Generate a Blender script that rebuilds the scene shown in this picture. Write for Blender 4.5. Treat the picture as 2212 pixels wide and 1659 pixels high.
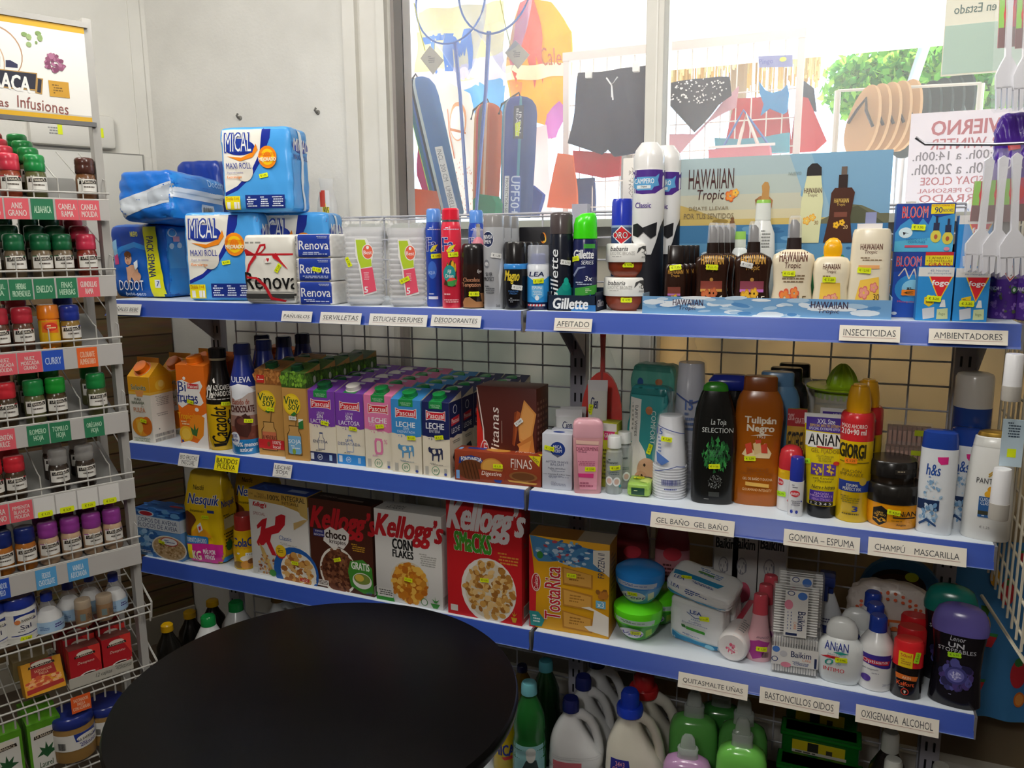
import bpy, bmesh, math, random
import numpy as np
from mathutils import Vector, Matrix
from mathutils.bvhtree import BVHTree
for _o in list(bpy.data.objects): bpy.data.objects.remove(_o)
SC = bpy.context.scene; COL = SC.collection
# ---------------------------------------------------------------- camera
CAM = Vector((0.689, -1.723, 1.55))
RT = Vector((0.92193, 0.38729, -0.0072)).normalized()
FW = Vector((-0.38166, 0.90830, -0.17157)).normalized()
RT = (RT - FW * RT.dot(FW)).normalized(); UP = RT.cross(FW)
FPX = 1721.3; IW, IH = 2212.0, 1659.0
cd = bpy.data.cameras.new('camera'); cam = bpy.data.objects.new('camera', cd); COL.objects.link(cam)
cam.matrix_world = Matrix(((RT.x, UP.x, -FW.x, CAM.x), (RT.y, UP.y, -FW.y, CAM.y), (RT.z, UP.z, -FW.z, CAM.z), (0, 0, 0, 1)))
cd.sensor_width = 36.0; cd.lens = 36.0 * FPX / IW; cd.clip_start = 0.02; cd.clip_end = 200
SC.camera = cam
# ---------------------------------------------------------------- light and exposure
SC.view_settings.view_transform = 'Standard'; SC.view_settings.look = 'None'
SC.view_settings.gamma = 1.0; SC.view_settings.use_curve_mapping = False
SC.view_settings.exposure = 0.18
SC.cycles.use_denoising = True
SC.cycles.max_bounces = 7; SC.cycles.diffuse_bounces = 3; SC.cycles.glossy_bounces = 3
SC.cycles.transmission_bounces = 4; SC.cycles.transparent_max_bounces = 14
SC.cycles.sample_clamp_indirect = 4.0; SC.cycles.caustics_reflective = False; SC.cycles.caustics_refractive = False
wd = bpy.data.worlds.new('sky'); SC.world = wd; wd.use_nodes = True
_n = wd.node_tree; _bg = _n.nodes['Background']
_sk = _n.nodes.new('ShaderNodeTexSky'); _sk.sky_type = 'HOSEK_WILKIE'; _sk.turbidity = 4.0; _sk.ground_albedo = 0.6
_sk.sun_direction = (0.35, 0.45, 0.82)
_n.links.new(_sk.outputs[0], _bg.inputs[0]); _bg.inputs[1].default_value = SKY_STRENGTH = 15.0
def lamp(name, kind, loc, energy, size=None, rot=(0, 0, 0), col=(1, 1, 1)):
    l = bpy.data.lights.new(name, kind); l.energy = energy; l.color = col
    if kind == 'AREA': l.shape = 'RECTANGLE'; l.size, l.size_y = size
    o = bpy.data.objects.new(name, l); COL.objects.link(o); o.location = loc; o.rotation_euler = rot
    return o
# fluorescent ceiling lamps of the shop, sun outside
for _x, _y, _e in ((0.95, -0.55, 13.5), (0.35, -0.55, 13.5), (-0.60, -0.55, 13.5), (-1.25, -0.55, 13.0), (0.4, -2.7, 42.0)):
    lamp('ceiling_lamp_light', 'POINT', (_x, _y, 2.48), _e, col=(1.0, 0.97, 0.925)).data.shadow_soft_size = 0.14
_s = lamp('sun', 'SUN', (3, 6, 8), 18.0, rot=(math.radians(-35), math.radians(24), 0), col=(1.0, 0.95, 0.86)); _s.data.angle = 0.02
# ---------------------------------------------------------------- pixel <-> place
def ray(px, py): return FW + RT * ((px - IW / 2) / FPX) - UP * ((py - IH / 2) / FPX)
def onZ(px, py, z): d = ray(px, py); return CAM + d * ((z - CAM.z) / d.z)
def onY(px, py, y): d = ray(px, py); return CAM + d * ((y - CAM.y) / d.y)
def onX(px, py, x): d = ray(px, py); return CAM + d * ((x - CAM.x) / d.x)
def depth(p): return (Vector(p) - CAM).dot(FW)
def pix(p):
    d = Vector(p) - CAM; z = d.dot(FW); return IW / 2 + FPX * d.dot(RT) / z, IH / 2 - FPX * d.dot(UP) / z
def xat(px, y, z):      # x of the place at height z, depth y that is seen in column px
    x = 0.0
    for _ in range(12):
        a = pix((x, y, z))[0]; b = pix((x + 1e-3, y, z))[0]; x += (px - a) / ((b - a) / 1e-3)
    return x
def facing(x, y): return math.atan2(CAM.x - x, -(CAM.y - y))
# ---------------------------------------------------------------- materials
MATS = {}
def lin(h):
    h = h.lstrip('#')
    if len(h) == 3: h = ''.join(c * 2 for c in h)
    v = [int(h[i:i + 2], 16) / 255 for i in (0, 2, 4)]
    return tuple(c / 12.92 if c <= 0.04045 else ((c + 0.055) / 1.055) ** 2.4 for c in v)
def M(spec):
    """'#rrggbb' card, '/g' glossy plastic, '/m' metal, '/k' matt, '/c' thin cloth or leaf, '/tNN' clear film of NN % cover, '/w' wrap"""
    if not isinstance(spec, str): return spec
    if spec in MATS: return MATS[spec]
    hx, _, k = spec.partition('/')
    m = bpy.data.materials.new('surface'); MATS[spec] = m; m.use_nodes = True; nt = m.node_tree; p = nt.nodes['Principled BSDF']
    c = (*lin(hx), 1); p.inputs['Base Color'].default_value = c; m.diffuse_color = c
    p.inputs['Roughness'].default_value = 0.45; p.inputs['Specular IOR Level'].default_value = 0.35
    if k == 'g': p.inputs['Roughness'].default_value = 0.22; p.inputs['Specular IOR Level'].default_value = 0.5
    elif k == 'w': p.inputs['Roughness'].default_value = 0.28; p.inputs['Specular IOR Level'].default_value = 0.5
    elif k == 'k': p.inputs['Roughness'].default_value = 0.9; p.inputs['Specular IOR Level'].default_value = 0.1
    elif k == 'm': p.inputs['Metallic'].default_value = 0.85; p.inputs['Roughness'].default_value = 0.3
    elif k == 'c':
        p.inputs['Roughness'].default_value = 0.9; p.inputs['Specular IOR Level'].default_value = 0.1
        t = nt.nodes.new('ShaderNodeBsdfTranslucent'); t.inputs[0].default_value = c
        x = nt.nodes.new('ShaderNodeMixShader'); x.inputs[0].default_value = 0.5; o = nt.nodes['Material Output']
        nt.links.new(p.outputs[0], x.inputs[1]); nt.links.new(t.outputs[0], x.inputs[2]); nt.links.new(x.outputs[0], o.inputs[0])
    elif k.startswith('t'):
        a = int(k[1:]) / 100; p.inputs['Roughness'].default_value = 0.15; p.inputs['Specular IOR Level'].default_value = 0.6
        t = nt.nodes.new('ShaderNodeBsdfTransparent'); x = nt.nodes.new('ShaderNodeMixShader'); x.inputs[0].default_value = a
        o = nt.nodes['Material Output']
        nt.links.new(t.outputs[0], x.inputs[1]); nt.links.new(p.outputs[0], x.inputs[2]); nt.links.new(x.outputs[0], o.inputs[0])
    return m
def noise_mat(c1, c2, scale=8.0, rough=0.6, bump=0.0, stretch=(1, 1, 1), detail=4.0, spec=0.3, bscale=None, trans=0.0, lo=0.35, hi=0.65):
    m = bpy.data.materials.new('surface'); m.use_nodes = True; nt = m.node_tree; p = nt.nodes['Principled BSDF']; N = nt.nodes.new; L = nt.links.new
    tc = N('ShaderNodeTexCoord'); mp = N('ShaderNodeMapping'); mp.inputs['Scale'].default_value = stretch; L(tc.outputs['Object'], mp.inputs[0])
    t = N('ShaderNodeTexNoise'); t.inputs['Scale'].default_value = scale; t.inputs['Detail'].default_value = detail; L(mp.outputs[0], t.inputs['Vector'])
    r = N('ShaderNodeValToRGB'); r.color_ramp.elements[0].color = (*lin(c1), 1); r.color_ramp.elements[1].color = (*lin(c2), 1)
    r.color_ramp.elements[0].position = lo; r.color_ramp.elements[1].position = hi
    L(t.outputs['Fac'], r.inputs[0]); L(r.outputs[0], p.inputs['Base Color'])
    p.inputs['Roughness'].default_value = rough; p.inputs['Specular IOR Level'].default_value = spec
    if bump:
        b = N('ShaderNodeBump'); b.inputs['Strength'].default_value = bump; b.inputs['Distance'].default_value = 0.01
        t2 = N('ShaderNodeTexNoise'); t2.inputs['Scale'].default_value = bscale or scale * 6; L(tc.outputs['Object'], t2.inputs['Vector'])
        L(t2.outputs['Fac'], b.inputs['Height']); L(b.outputs[0], p.inputs['Normal'])
    if trans:
        tr = N('ShaderNodeBsdfTranslucent'); L(r.outputs[0], tr.inputs[0]); x = N('ShaderNodeMixShader'); x.inputs[0].default_value = trans
        L(p.outputs[0], x.inputs[1]); L(tr.outputs[0], x.inputs[2]); L(x.outputs[0], nt.nodes['Material Output'].inputs[0])
    return m
# ---------------------------------------------------------------- 2-D art
TXT = {}
def text_geo(s, bold=0.0, shear=0.0):
    k = (s, bold, shear)
    if k in TXT: return TXT[k]
    cu = bpy.data.curves.new('lettering', 'FONT'); cu.body = s; cu.resolution_u = 2; cu.offset = bold; cu.shear = shear
    cu.align_x = 'CENTER'; cu.space_line = 0.85
    o = bpy.data.objects.new('lettering', cu); me = bpy.data.meshes.new_from_object(o)
    n = len(me.vertices); co = np.empty(n * 3, 'f'); me.vertices.foreach_get('co', co); co = co.reshape(-1, 3)[:, :2]
    fs = [tuple(p.vertices) for p in me.polygons]
    if n:
        lo = co.min(0); hi = co.max(0); co = (co - lo) / np.maximum(hi - lo, 1e-6)
    TXT[k] = (co, fs); bpy.data.meshes.remove(me); bpy.data.objects.remove(o); bpy.data.curves.remove(cu)
    return TXT[k]
# art items; u, v in percent of the face, v downwards
def R(u0, v0, u1, v1, c): return ('p', [(u0, v0), (u1, v0), (u1, v1), (u0, v1)], c)
def P(c, *pts): return ('p', list(pts), c)
def El(u, v, ru, rv, c, n=24): return ('p', [(u + ru * math.cos(i * 2 * math.pi / n), v + rv * math.sin(i * 2 * math.pi / n)) for i in range(n)], c)
def T(s, u0, v0, u1, v1, c, b=0.02, sh=0.0, rot=0): return ('t', s, (u0, v0, u1, v1), c, b, sh, rot)
def Ln(u0, v0, u1, v1, n, c, seed=1):      # rows of tiny print too small to read
    rnd = random.Random(seed); out = []; dv = (v1 - v0) / n
    for i in range(n):
        u = u0 + (u1 - u0) * rnd.random() * 0.15
        while u < u1 - 2:
            w = min((u1 - u0) * (0.06 + 0.14 * rnd.random()), u1 - u); out.append([(u, v0 + i * dv), (u + w, v0 + i * dv), (u + w, v0 + i * dv + dv * 0.5), (u, v0 + i * dv + dv * 0.5)]); u += w + (u1 - u0) * 0.03
            if rnd.random() < 0.06: break
    return ('m', out, c)
def Dots(u0, v0, u1, v1, n, r, cols, seed=1, asp=1.0, k=6):     # scattered flakes, petals, seeds
    rnd = random.Random(seed); out = []
    for i in range(n):
        while True:
            a, b = rnd.uniform(-1, 1), rnd.uniform(-1, 1)
            if a * a + b * b < 1: break
        u, v = (u0 + u1) / 2 + a * (u1 - u0) / 2, (v0 + v1) / 2 + b * (v1 - v0) / 2; rr = r * rnd.uniform(0.6, 1.2); ph = rnd.random() * 6
        e = rnd.uniform(0.5, 1); ca, sa = math.cos(ph), math.sin(ph)
        out.append(([(u + rr * (math.cos(j * 2 * math.pi / k) * ca - e * math.sin(j * 2 * math.pi / k) * sa), v + asp * rr * (math.cos(j * 2 * math.pi / k) * sa + e * math.sin(j * 2 * math.pi / k) * ca)) for j in range(k)], rnd.choice(cols)))
    return ('d', out)
def Flower(u, v, r, cols, asp=1.0):
    o = []
    for c, q in zip(cols, (1.0, 0.78)):
        for i in range(5):
            a = i * 2 * math.pi / 5; o.append(([(u + r * q * (0.62 * math.cos(a) + 0.42 * math.cos(j * math.pi / 5)), v + asp * r * q * (0.62 * math.sin(a) + 0.42 * math.sin(j * math.pi / 5))) for j in range(10)], c))
    return ('d', o)
def Bars(u0, v0, u1, v1, c='#111', seed=3, vert=True):
    rnd = random.Random(seed); out = []; a, b = (u0, u1) if vert else (v0, v1); p = a
    while p < b:
        w = (b - a) * rnd.choice((.012, .02, .035)); q = min(p + w, b)
        out.append([(p, v0), (q, v0), (q, v1), (p, v1)] if vert else [(u0, p), (u1, p), (u1, q), (u0, q)]); p = q + (b - a) * rnd.choice((.015, .025))
    return ('m', out, c)
def vmap(items, a, b):
    return [('p', [(u, v * a + b) for u, v in q[1]], q[2]) if q[0] == 'p' else ('t', q[1], (q[2][0], q[2][1] * a + b, q[2][2], q[2][3] * a + b)) + q[3:] for q in items]
class G:
    def __init__(s): s.bm = bmesh.new(); s.mats = []; s.fl = s.bm.faces.layers.int.new('smooth')
    def mi(s, c):
        c = M(c)
        if c not in s.mats: s.mats.append(c)
        return s.mats.index(c)
    def face(s, vs, c, sm=False):
        try: f = s.bm.faces.new(vs)
        except ValueError: return None
        f.material_index = s.mi(c); f.smooth = sm; return f
    def box(s, c, x0, y0, z0, x1, y1, z1, cols=None, bev=0.0):
        cols = cols or {}
        v = [s.bm.verts.new(p) for p in ((x0, y0, z0), (x1, y0, z0), (x1, y1, z0), (x0, y1, z0), (x0, y0, z1), (x1, y0, z1), (x1, y1, z1), (x0, y1, z1))]
        fs = []
        for k, q in (('front', (0, 1, 5, 4)), ('right', (1, 2, 6, 5)), ('back', (2, 3, 7, 6)), ('left', (3, 0, 4, 7)), ('top', (4, 5, 6, 7)), ('bottom', (3, 2, 1, 0))):
            fs.append(s.face([v[i] for i in q], cols.get(k, c)))
        if bev: bmesh.ops.bevel(s.bm, geom=list({e for f in fs for e in f.edges}), offset=bev, segments=2, affect='EDGES', profile=0.5)
        return s
    def prism(s, c, poly, axis, a, b, sm=False):      # polygon swept along an axis; poly points are the two other coordinates
        f = {'x': lambda p, t: (t, p[0], p[1]), 'y': lambda p, t: (p[0], t, p[1]), 'z': lambda p, t: (p[0], p[1], t)}[axis]
        A = [s.bm.verts.new(f(p, a)) for p in poly]; B = [s.bm.verts.new(f(p, b)) for p in poly]; n = len(poly)
        fs = [s.face(A, c), s.face(B[::-1], c)] + [s.face([A[i], A[i - 1], B[i - 1], B[i]], c, sm) for i in range(n)]
        bmesh.ops.recalc_face_normals(s.bm, faces=[q for q in fs if q]); return s
    def loft(s, prof, w, h, n=2.0, kd=1.0, segs=44, sm=0, M4=None, close=True):
        a2 = w / 2; runs = []; col = '#ffffff'
        for q in prof:
            if isinstance(q, (str, bpy.types.Material)): col = q
            else:
                q = list(q) + [None] * (5 - len(q)); z, a, b, cx, cy = q
                runs.append((col, z * h, a * a2, (a * a2 * kd) if b is None else b * a2, (cx or 0) * a2, (cy or 0) * a2))
        if sm:
            o = []
            for i in range(len(runs)):
                o.append(runs[i])
                if i + 1 < len(runs):
                    p0, p1, p2, p3 = runs[max(i - 1, 0)], runs[i], runs[i + 1], runs[min(i + 2, len(runs) - 1)]
                    if abs(p1[1] - p2[1]) < 1e-6: continue
                    for k in range(1, sm + 1):
                        t = k / (sm + 1)
                        def cr(j): return 0.5 * (2 * p1[j] + (p2[j] - p0[j]) * t + (2 * p0[j] - 5 * p1[j] + 4 * p2[j] - p3[j]) * t * t + (3 * p1[j] - p0[j] - 3 * p2[j] + p3[j]) * t ** 3)
                        o.append((p2[0], p1[1] + (p2[1] - p1[1]) * t, max(cr(2), 0), max(cr(3), 0), cr(4), cr(5)))
            runs = o
        rings = []
        for c, z, a, b, cx, cy in runs:
            if a < 1e-6: rings.append((c, [s.bm.verts.new((cx, cy, z))])); continue
            vs = []
            for i in range(segs):
                t = 2 * math.pi * (i + 0.5) / segs; ct, st = math.cos(t), math.sin(t)
                vs.append(s.bm.verts.new((cx + a * math.copysign(abs(ct) ** (2 / n), ct), cy + b * math.copysign(abs(st) ** (2 / n), st), z)))
            rings.append((c, vs))
        new = []
        for (c0, A), (c1, B) in zip(rings, rings[1:]):
            for i in range(segs):
                j = (i + 1) % segs
                if len(A) == 1 and len(B) == 1: continue
                if len(A) == 1: new.append(s.face([A[0], B[j], B[i]], c1, True))
                elif len(B) == 1: new.append(s.face([A[i], A[j], B[0]], c1, True))
                else: new.append(s.face([A[i], A[j], B[j], B[i]], c1, True))
        if close:
            if len(rings[0][1]) > 1: new.append(s.face(rings[0][1][::-1], rings[0][0]))
            if len(rings[-1][1]) > 1: new.append(s.face(rings[-1][1], rings[-1][0]))
        if M4 is not None:
            bmesh.ops.transform(s.bm, matrix=M4, verts=[v for _, r in rings for v in r])
        return s
    def tube(s, c, pts, r, segs=6, cap=True):
        pts = [Vector(p) for p in pts]; rings = []; n = len(pts)
        for i, p in enumerate(pts):
            d = (pts[min(i + 1, n - 1)] - pts[max(i - 1, 0)]).normalized()
            u = d.cross(Vector((0, 0, 1))) if abs(d.z) < 0.9 else d.cross(Vector((1, 0, 0))); u.normalize(); v = d.cross(u)
            rr = r[i] if isinstance(r, (list, tuple)) else r
            rings.append([s.bm.verts.new(p + (u * math.cos(2 * math.pi * k / segs) + v * math.sin(2 * math.pi * k / segs)) * rr) for k in range(segs)])
        for A, B in zip(rings, rings[1:]):
            for i in range(segs): s.face([A[i], B[i], B[(i + 1) % segs], A[(i + 1) % segs]], c, True)
        if cap: s.face(rings[0], c); s.face(rings[-1][::-1], c)
        return s
    def soft(s, c, w, d, h, e=5.0, crumple=0.0, seed=0, n=22, cols=None, M4=None, ez=None, pinch=None):
        """a filled bag: a box whose faces bulge and whose skin is crumpled; stands on z = 0"""
        rnd = random.Random(seed); ph = [rnd.uniform(0, 6.28) for _ in range(9)]; tmp = {}; ez = ez or e
        def P3(x, y, z):
            k = (round(x, 4), round(y, 4), round(z, 4))
            if k in tmp: return tmp[k]
            L = (abs(x) ** e + abs(y) ** e) ** (1 / e); L2 = (L ** ez + abs(z) ** ez) ** (1 / ez)
            X, Y, Z = x / L2, y / L2, z / L2
            if pinch: t = max(0.0, Z) ** 2; X *= 1 - pinch[0] * t; Y *= 1 - pinch[1] * t
            q = crumple * (math.sin(9 * X + 5 * Z + ph[0]) + math.sin(13 * Z - 6 * Y + ph[1]) + 0.8 * math.sin(17 * X + 11 * Y + 8 * Z + ph[2]) + 0.6 * math.sin(23 * Z + 15 * X + ph[3])) * 0.3
            v = s.bm.verts.new((X * (w / 2 + q), Y * (d / 2 + q), max(h / 2 + Z * (h / 2 + q * 0.5), 0.0))); tmp[k] = v; return v
        g = [-1 + 2 * i / n for i in range(n + 1)]; cols = cols or {}
        for ax, sg, nm in ((1, -1, 'front'), (1, 1, 'back'), (0, 1, 'right'), (0, -1, 'left'), (2, 1, 'top'), (2, -1, 'bottom')):
            for i in range(n):
                for j in range(n):
                    q = []
                    for a, b in ((g[i], g[j]), (g[i + 1], g[j]), (g[i + 1], g[j + 1]), (g[i], g[j + 1])):
                        p = [0, 0, 0]; p[ax] = sg; o = [k for k in range(3) if k != ax]; p[o[0]] = a; p[o[1]] = b; q.append(P3(*p))
                    if (ax == 1) == (sg > 0): q = q[::-1]
                    s.face(q, cols.get(nm, c), True)
        if M4 is not None: bmesh.ops.transform(s.bm, matrix=M4, verts=list(tmp.values()))
        return s
    def bvh(s): s.bm.normal_update(); return BVHTree.FromBMesh(s.bm)
    def art(s, items, O, U, V, tree=None, cell=0.006, eps=0.0003, step=None, reach=0.6):
        step = step or (0.00015 if tree is not None else 0.00005)
        O, U, V = Vector(O), Vector(U), Vector(V); lu, lv = U.length, V.length; N = V.cross(U).normalized(); un, vn = U / lu, V / lv
        for it in items:
            polys = []
            if it[0] == 'p': polys = [(it[1], it[2])]
            elif it[0] == 'm': polys = [(p, it[2]) for p in it[1]]
            elif it[0] == 'd': polys = it[1]
            t = bmesh.new(); ml = {}
            if it[0] == 't':
                bb = it[4]; co, fs = text_geo(it[1], 0.0, it[5]); u0, v0, u1, v1 = it[2]; c = it[3]; rot = it[6]
                if not len(co): t.free(); continue
                cu, cv = (u0 + u1) / 200 * lu, (v0 + v1) / 200 * lv; W_, H_ = (u1 - u0) / 100 * lu, (v1 - v0) / 100 * lv
                if abs(rot) == 90: W_, H_ = H_, W_
                ca, sa = math.cos(math.radians(rot)), math.sin(math.radians(rot)); k = s.mi(c); hl = H_ / (it[1].count('\n') + 1)
                if bb > 0.036: dd = min(bb, .07) * .75 * hl; sh = ((dd, dd * .7), (-dd, dd * .7), (dd, -dd * .7), (-dd, -dd * .7))
                elif bb > 0.016: dd = .014 * hl; sh = ((dd, 0), (-dd, 0))
                else: sh = ((0, 0),)
                for q, (sx, sy) in enumerate(sh):
                    vs = []
                    for x, y in co:
                        a, b = (x - 0.5) * W_ + sx, (0.5 - y) * H_ + sy; vs.append(t.verts.new((cu + a * ca + b * sa, cv - a * sa + b * ca, q * 0.00001)))
                    for f in fs:
                        try: t.faces.new([vs[i] for i in f]).material_index = k
                        except ValueError: pass
            else:
                dz = 0.0
                for p, c in polys:
                    try: t.faces.new([t.verts.new((u / 100 * lu, v / 100 * lv, dz)) for u, v in p]).material_index = s.mi(c)
                    except ValueError: pass
                    if it[0] == 'd': dz += 0.000004
            if tree is not None:
                bmesh.ops.triangulate(t, faces=[f for f in t.faces if len(f.verts) > 4])
                for ax in (0, 1):
                    cs = [v.co[ax] for v in t.verts]
                    if not cs: continue
                    q = math.floor(min(cs) / cell) + 1
                    while q * cell < max(cs):
                        pl = Vector((0, 0, 0)); pl[ax] = q * cell; no = Vector((0, 0, 0)); no[ax] = 1
                        bmesh.ops.bisect_plane(t, geom=t.verts[:] + t.edges[:] + t.faces[:], plane_co=pl, plane_no=no); q += 1
            mp = {}
            for v in t.verts:
                p = O + un * v.co.x + vn * v.co.y; e = eps + v.co.z
                if tree is not None:
                    hit = tree.ray_cast(p + N * reach, -N, reach * 2)
                    if hit[0] is None or hit[1].dot(N) < 0.12: continue
                    p = hit[0]; pass
                mp[v] = s.bm.verts.new(p + N * e)
            for f in t.faces:
                q = [mp.get(v) for v in f.verts]
                if None in q: continue
                try: nf = s.bm.faces.new(q)
                except ValueError: continue
                nf.material_index = f.material_index; nf.smooth = False
                nf.normal_update()
                if nf.normal.dot(N) < 0: nf.normal_flip()
            t.free(); eps += step + (len(polys) * 0.000004 if it[0] == 'd' else 0)
        return s
    def obj(s, name, parent=None, ang=40):
        me = bpy.data.meshes.new(name); s.bm.to_mesh(me)
        for m in s.mats: me.materials.append(m)
        try: me.set_sharp_from_angle(angle=math.radians(ang))
        except Exception: pass
        o = bpy.data.objects.new(name, me); COL.objects.link(o)
        if parent is not None: o.parent = parent
        return o
def tag(o, label, cat, group=None):
    o['label'] = label; o['category'] = cat
    if group: o['group'] = group
    return o
def struct(o): o['kind'] = 'structure'; return o
def thing(name, label, cat, loc, rz=0.0, group=None):
    o = bpy.data.objects.new(name, None); COL.objects.link(o); o.location = loc; o.rotation_euler = (0, 0, rz); o.empty_display_size = 0.03
    return tag(o, label, cat, group)
def dup(r, loc, label, group=None, rz=None, sticker=False):
    c = r.copy(); COL.objects.link(c); c.location = loc; c['label'] = label
    if rz is not None: c.rotation_euler = (0, 0, rz)
    if group: c['group'] = group
    for ch in list(r.children):
        if ch.name.startswith('price_sticker') and not sticker: continue
        d = ch.copy(); COL.objects.link(d); d.parent = c
        for g in list(ch.children):
            k = g.copy(); COL.objects.link(k); k.parent = d
    return c
YEL = '#e6f21a'; OR_ = '#ff8a1e'; WHT = '#e9e9e6'; GRN = '#b6ee2a'
def sticker(root, tree, px, py, price='1,95', rot=0, col=YEL, w=0.026, name='price_sticker'):
    """price sticker on the skin of a thing, where the photo shows it; tree is in the thing's own space"""
    R3 = Matrix.Rotation(root.rotation_euler[2], 4, 'Z') if root.rotation_euler[0] == 0 and root.rotation_euler[1] == 0 else root.rotation_euler.to_matrix().to_4x4()
    inv = (Matrix.Translation(root.location) @ R3).inverted()
    o = inv @ CAM; d = (inv.to_3x3() @ ray(px, py)).normalized(); hit = tree.ray_cast(o, d)
    if hit[0] is None: return None
    P0, N = hit[0], hit[1]
    if N.dot(d) > 0: N = -N
    zz = Vector((0, 0, 1)); Uv = zz.cross(N)
    if Uv.length < 0.3: Uv = Vector((1, 0, 0)) - N * N.x
    Uv.normalize(); Vv = -(N.cross(Uv)).normalized()
    a = math.radians(-rot); U2 = Uv * math.cos(a) + Vv * math.sin(a); V2 = -Uv * math.sin(a) + Vv * math.cos(a)
    h = w * 0.46; O = P0 - U2 * w / 2 - V2 * h / 2; g = G()
    shp = P(col, (8, 0), (30, 4), (70, 4), (92, 0), (100, 18), (97, 50), (100, 82), (92, 100), (70, 96), (30, 96), (8, 100), (0, 82), (3, 50), (0, 18))
    g.art([shp, T('€ ' + price, 16, 28, 84, 74, '#3d4416' if col != WHT else '#444444', 0.0)], O, U2 * w, V2 * h, tree, cell=0.006, eps=0.0022, step=0.0003, reach=0.03)
    return g.obj(name, root)
def lathe_frame(w, h, kd=1.0): return (-w / 2, -w / 2 * kd - 0.05, h), (w, 0, 0), (0, 0, -h)
def measure(px, z, rz, y, kd, box, back=0.0):
    l, r, t, b = px; c = (l + r) / 2
    if y is None:
        p = onZ(c, b, z); lo = {1.40: .010}.get(z, .03 if z > .9 else .05); hi = .09 if z > 1.3 else .2
        if z > .5 and not lo <= p.y <= hi: y2 = min(max(p.y, lo), hi); p = Vector((xat(c, y2, z), y2, z))
    else: p = Vector((xat(c, y, z), y, z))
    dp = depth(p); u = Vector((math.cos(rz), math.sin(rz), 0)); k = (p - CAM).dot(RT) / dp
    if box:
        w = (r - l) * dp / FPX / (u.dot(RT) - k * u.dot(FW)); h = onY(c, t, p.y).z - z; return p, w, h
    w = (r - l) * dp / FPX; dr = Vector((p.x - CAM.x, p.y - CAM.y, 0)).normalized()
    if y is None: p = p + dr * (w / 2 * kd)
    dp2 = depth(p); w *= dp2 / dp; h = onY(c, t, p.y).z - z
    return p, w, h
def Bx(name, cat, label, px, z, d, col, front=(), right=(), st=(), top=(), rz=0.0, y=None, cols=None, lean=0.0, group=None, h=None, w=None, soft=None, bev=0.0012, left=(), kw=None):
    """a carton, or with soft=(bulge exponent, crumple) a filled bag; px = front face left, right, top, base as seen"""
    rz = math.radians(rz); p, w_, h_ = measure(px, z, rz, y, 1, True); w = w or w_; h = h or h_
    g = G()
    if soft: g.soft(col, w, d, h, soft[0], soft[1], seed=sum(map(ord, label)), cols=cols, **(kw or {}))
    else: g.box(col, -w / 2, -d / 2, 0, w / 2, d / 2, h, cols, bev=bev)
    tr = g.bvh() if soft else None; q = 0.08 if soft else 0
    if front: g.art(front, (-w / 2, -d / 2 - q, h), (w, 0, 0), (0, 0, -h), tr, cell=0.008, eps=0.0009 if soft else 0.0002, step=0.00035 if soft else 0.00005)
    if right: g.art(right, (w / 2 + q, -d / 2, h), (0, d, 0), (0, 0, -h), tr, cell=0.009, eps=0.0009 if soft else 0.0002, step=0.00035 if soft else 0.00005)
    if left: g.art(left, (-w / 2 - q, d / 2, h), (0, -d, 0), (0, 0, -h), tr, cell=0.009, eps=0.0009 if soft else 0.0002, step=0.00035 if soft else 0.00005)
    if top: g.art(top, (-w / 2, d / 2, h + q), (w, 0, 0), (0, -d, 0), tr, cell=0.009, eps=0.0009 if soft else 0.0002, step=0.00035 if soft else 0.00005)
    tree = g.bvh(); o = g.obj(name); n = Vector((math.sin(rz), -math.cos(rz), 0))
    o.location = p - n * (d / 2) + Vector((0, 0, .0004)); o.rotation_euler = (math.radians(lean), 0, rz); tag(o, label, cat, group)
    for s_ in st: sticker(o, tree, *s_)
    o['_w'] = w; o['_h'] = h; o['_d'] = d
    return o
def Lf(name, cat, label, px, z, parts, st=(), rz=None, y=None, n=2.0, kd=1.0, group=None, fr=0.5, h=None, w=None, loc=None):
    """a bottle, can, jar or tube: parts = [(part name, profile, art, options)], all on one measure of width and height"""
    p, w_, h_ = measure(px, z, 0, y, kd, False) if px else (Vector(loc), w, h); w = w or w_; h = h or h_
    rz = facing(p.x, p.y) if rz is None else math.radians(rz)
    root = thing(name, label, cat, p, rz, group); allg = G()
    trees = []; made = []
    for pt in parts:
        nm, prof, art = pt[0], pt[1], pt[2] if len(pt) > 2 else (); op = dict(pt[3]) if len(pt) > 3 else {}
        g = G(); lab = op.pop('label', None); over = op.pop('art_on', None); ar2 = op.pop('right', None)
        pn, pk = op.pop('n', n), op.pop('kd', kd)
        if callable(prof): prof(g, w, h)
        else: g.loft(prof, w, h, n=pn, kd=pk, **op)
        if art: g.art(art, *lathe_frame(w, h, kd), tree=g.bvh(), cell=0.005, eps=0.0004)
        g.bm.normal_update(); trees.append(g)
        up = {'label': 0, 'nozzle': 1, 'clear_cap': 1}.get(nm); o = g.obj(nm, root if up is None or len(made) <= up else made[up]); made.append(o)
        if lab: o['label'] = lab
    if st:
        vs, fs = [], []
        for g in trees:
            b = len(vs); g.bm.verts.index_update(); vs += [v.co.copy() for v in g.bm.verts]; fs += [[b + v.index for v in f.verts] for f in g.bm.faces]
        tree = BVHTree.FromPolygons(vs, fs)
        for s_ in st: sticker(root, tree, *s_)
    root['_w'] = w; root['_h'] = h
    return root
ORD = ['front', 'second', 'third', 'fourth', 'fifth', 'sixth', 'seventh', 'eighth']
def Rows(r, n, dy, fmt, group, dx=0.0, start=1, **k):
    r['group'] = group; out = []
    for i in range(start, start + n):
        out.append(dup(r, (r.location.x + dx * i, r.location.y + dy * i, r.location.z), fmt.format(ORD[i]), group, **k))
    return out
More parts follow.
